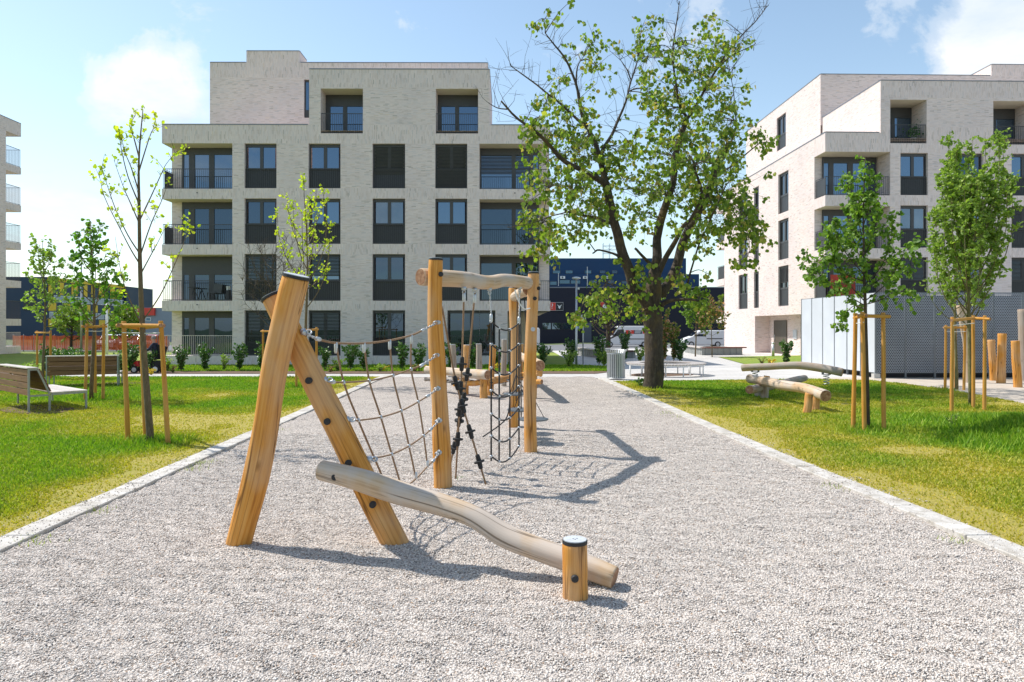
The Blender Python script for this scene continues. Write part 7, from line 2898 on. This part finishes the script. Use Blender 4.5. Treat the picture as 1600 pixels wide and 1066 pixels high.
# ------------------------------------------------------------------ person on a mobility scooter behind the near sapling
def rider():
    Y = 29.6
    X0 = (235 - CX) / FPX * Y
    z0 = zg(X0, Y)
    sc_root = thing('mobility_scooter', 'black mobility scooter with red trim behind the near sapling', 'scooter', (X0, Y, z0))
    def part(name, mat, mb, **k):
        return mb.build(name, mat, sc_root, **k)
    mb = MB(); mb.box(X0 - .42, X0 + .42, Y - .22, Y + .22, z0 + .16, z0 + .24); part('deck', 'person_black', mb, bevel=.02)
    mb = MB(); mb.box(X0 + .08, X0 + .56, Y - .26, Y + .26, z0 + .24, z0 + .52); part('rear_cover', 'person_black', mb, bevel=.05)
    mb = MB(); mb.box(X0 - .02, X0 + .40, Y - .23, Y + .23, z0 + .56, z0 + .66); part('seat', 'person_black', mb, bevel=.03)
    mb = MB(); mb.bar((X0 + .38, Y, z0 + .64), (X0 + .50, Y, z0 + 1.15), .44, .10, up=(0, 1, 0)); part('backrest', 'person_black', mb, bevel=.02)
    mb = MB(); mb.tube([(X0 - .45, Y, z0 + .25), (X0 - .32, Y, z0 + .95)], .035, n=10); part('tiller', 'person_black', mb, smooth=True)
    mb = MB(); mb.tube([(X0 - .30, Y - .26, z0 + .95), (X0 - .34, Y, z0 + .98), (X0 - .30, Y + .26, z0 + .95)], .02, n=8); part('handlebar', 'person_black', mb, smooth=True)
    mb = MB(); mb.prism([(X0 - .68, z0 + .28), (X0 - .62, z0 + .50), (X0 - .45, z0 + .52), (X0 - .38, z0 + .26)], Y - .2, Y + .2); part('front_cowl', 'red_paint', mb, bevel=.03)
    for (x, r) in ((X0 - .52, .15), (X0 + .36, .17)):
        for s in (-1, 1):
            wheel(sc_root, (x, Y + s * .27, z0 + r), r, .09, (0, s, 0))
    # seated person: joints, skin radii
    pr = thing('person', 'person in dark navy clothes sitting on the scooter behind the near sapling', 'person', (X0 + .2, Y, z0 + .66))
    J = {'pelvis': (.22, 0, .76, .135), 'belly': (.22, 0, .92, .135), 'chest': (.20, 0, 1.08, .15), 'neck0': (.17, 0, 1.24, .075), 'neck': (.14, 0, 1.31, .055), 'head': (.12, 0, 1.40, .085), 'crown': (.12, 0, 1.49, .075)}
    for s, n in ((-1, 'l'), (1, 'r')):
        J['sh' + n] = (.19, s * .17, 1.20, .075); J['el' + n] = (.05, s * .24, .98, .055); J['wr' + n] = (-.18, s * .24, .97, .04); J['hd' + n] = (-.27, s * .23, .98, .045)
        J['hip' + n] = (.16, s * .10, .72, .10); J['kn' + n] = (-.18, s * .13, .70, .075); J['an' + n] = (-.16, s * .13, .33, .05); J['ft' + n] = (-.30, s * .14, .27, .045)
    E = [('pelvis', 'belly'), ('belly', 'chest'), ('chest', 'neck0'), ('neck0', 'neck'), ('neck', 'head'), ('head', 'crown')]
    for n in 'lr':
        E += [('chest', 'sh' + n), ('sh' + n, 'el' + n), ('el' + n, 'wr' + n), ('wr' + n, 'hd' + n), ('pelvis', 'hip' + n), ('hip' + n, 'kn' + n), ('kn' + n, 'an' + n), ('an' + n, 'ft' + n)]
    keys = list(J)
    me = bpy.data.meshes.new('body')
    me.from_pydata([(J[k][0] - .2, J[k][1], J[k][2] - .66) for k in keys], [(keys.index(a), keys.index(b)) for a, b in E], [])
    tmp = bpy.data.objects.new('body', me)
    COL.objects.link(tmp)
    md = tmp.modifiers.new('skin', 'SKIN')
    for i, k in enumerate(keys):
        sv = me.skin_vertices[0].data[i]
        sv.radius = (J[k][3], J[k][3])
        sv.use_root = (k == 'pelvis')
    s2 = tmp.modifiers.new('sub', 'SUBSURF')
    s2.levels = s2.render_levels = 2
    dg = bpy.context.evaluated_depsgraph_get()
    me2 = bpy.data.meshes.new_from_object(tmp.evaluated_get(dg))
    bpy.data.objects.remove(tmp)
    me2.name = 'body'
    me2.materials.clear()
    for m in ('person_navy', 'skin', 'person_black'):
        me2.materials.append(M[m])
    for p in me2.polygons:
        c = p.center
        p.use_smooth = True
        p.material_index = 1 if (c.z > .60 or c.x < -.42 and c.z > .2) else (2 if c.z < .16 else 0)
    o = bpy.data.objects.new('body', me2)
    COL.objects.link(o)
    o.parent = pr
    w = world_loc(pr)
    hc = w + Vector((-.08, 0, .80))
    mb = MB()
    mb.lathe([(.094, -.02), (.099, .03), (.088, .08), (.055, .115), (.015, .125)], hc + Vector((.022, 0, -.02)), 16)
    mb.build('hair', 'hair_grey', pr, smooth=True)
    mb = MB()
    mb.tube([hc + Vector((-.075, 0, .0)), hc + Vector((-.105, 0, -.03)), hc + Vector((-.085, 0, -.045))], [.012, .016, .012], n=8)
    mb.build('nose', 'skin', pr, smooth=True)
    for s in (-1, 1):
        mb = MB()
        mb.disc(hc + Vector((.0, s * .082, -.03)), (0, s, 0), .026, .014, 10)
        mb.build('ear', 'skin', pr)
        mb = MB()
        mb.disc(hc + Vector((-.078, s * .032, .0)), (-1, s * .2, 0), .011, .006, 8)
        mb.build('eye', 'person_black', pr)


rider()


def balcony_things():
    """bistro table and chair kept on the second balcony from the ground, left corner"""
    fr = FR1
    z = fr.vz(470)
    x = fr.ux(296)
    t = thing('bistro_table', 'small dark bistro table on the left balcony', 'table', fr.W((x, .55, z)))
    mb = MB(fr.W)
    mb.lathe([(.30, .70), (.30, .73)], (x, .55, z), 18)
    mb.build('table_top', 'anthracite', t)
    mb = MB(fr.W)
    for k in range(3):
        a = 2.1 * k
        mb.bar((x, .55, z + .69), (x + .26 * cos(a), .55 + .26 * sin(a), z + .005), .03, .03)
    mb.build('leg_tripod', 'anthracite', t)
    x += 1.0
    c = thing('garden_chair', 'grey garden chair on the left balcony beside the bistro table', 'chair', fr.W((x, .55, z)))
    mb = MB(fr.W); mb.box(x - .23, x + .23, .33, .77, z + .42, z + .46); mb.build('seat', 'blind', c)
    mb = MB(fr.W); mb.bar((x + .23, .55, z + .46), (x + .32, .55, z + .92), .44, .04, up=(0, 1, 0)); mb.build('backrest', 'blind', c)
    for dx in (-.2, .2):
        for dy in (-.19, .19):
            mb = MB(fr.W); mb.bar((x + dx, .55 + dy, z + .42), (x + dx * 1.15, .55 + dy * 1.1, z + .004), .03, .03); mb.build('leg', 'anthracite', c)
    x = fr.ux(350)
    c = thing('pot_stand', 'dark stand with a white pot on the left balcony', 'stand', fr.W((x, .6, z)))
    mb = MB(fr.W); mb.lathe([(.16, 0), (.14, .55), (.17, .58)], (x, .6, z), 12); mb.build('stand', 'anthracite', c)
    mb = MB(fr.W); mb.lathe([(.10, .581), (.14, .80), (.12, .80)], (x, .6, z), 12); mb.build('pot', 'white_paint', c)


balcony_things()
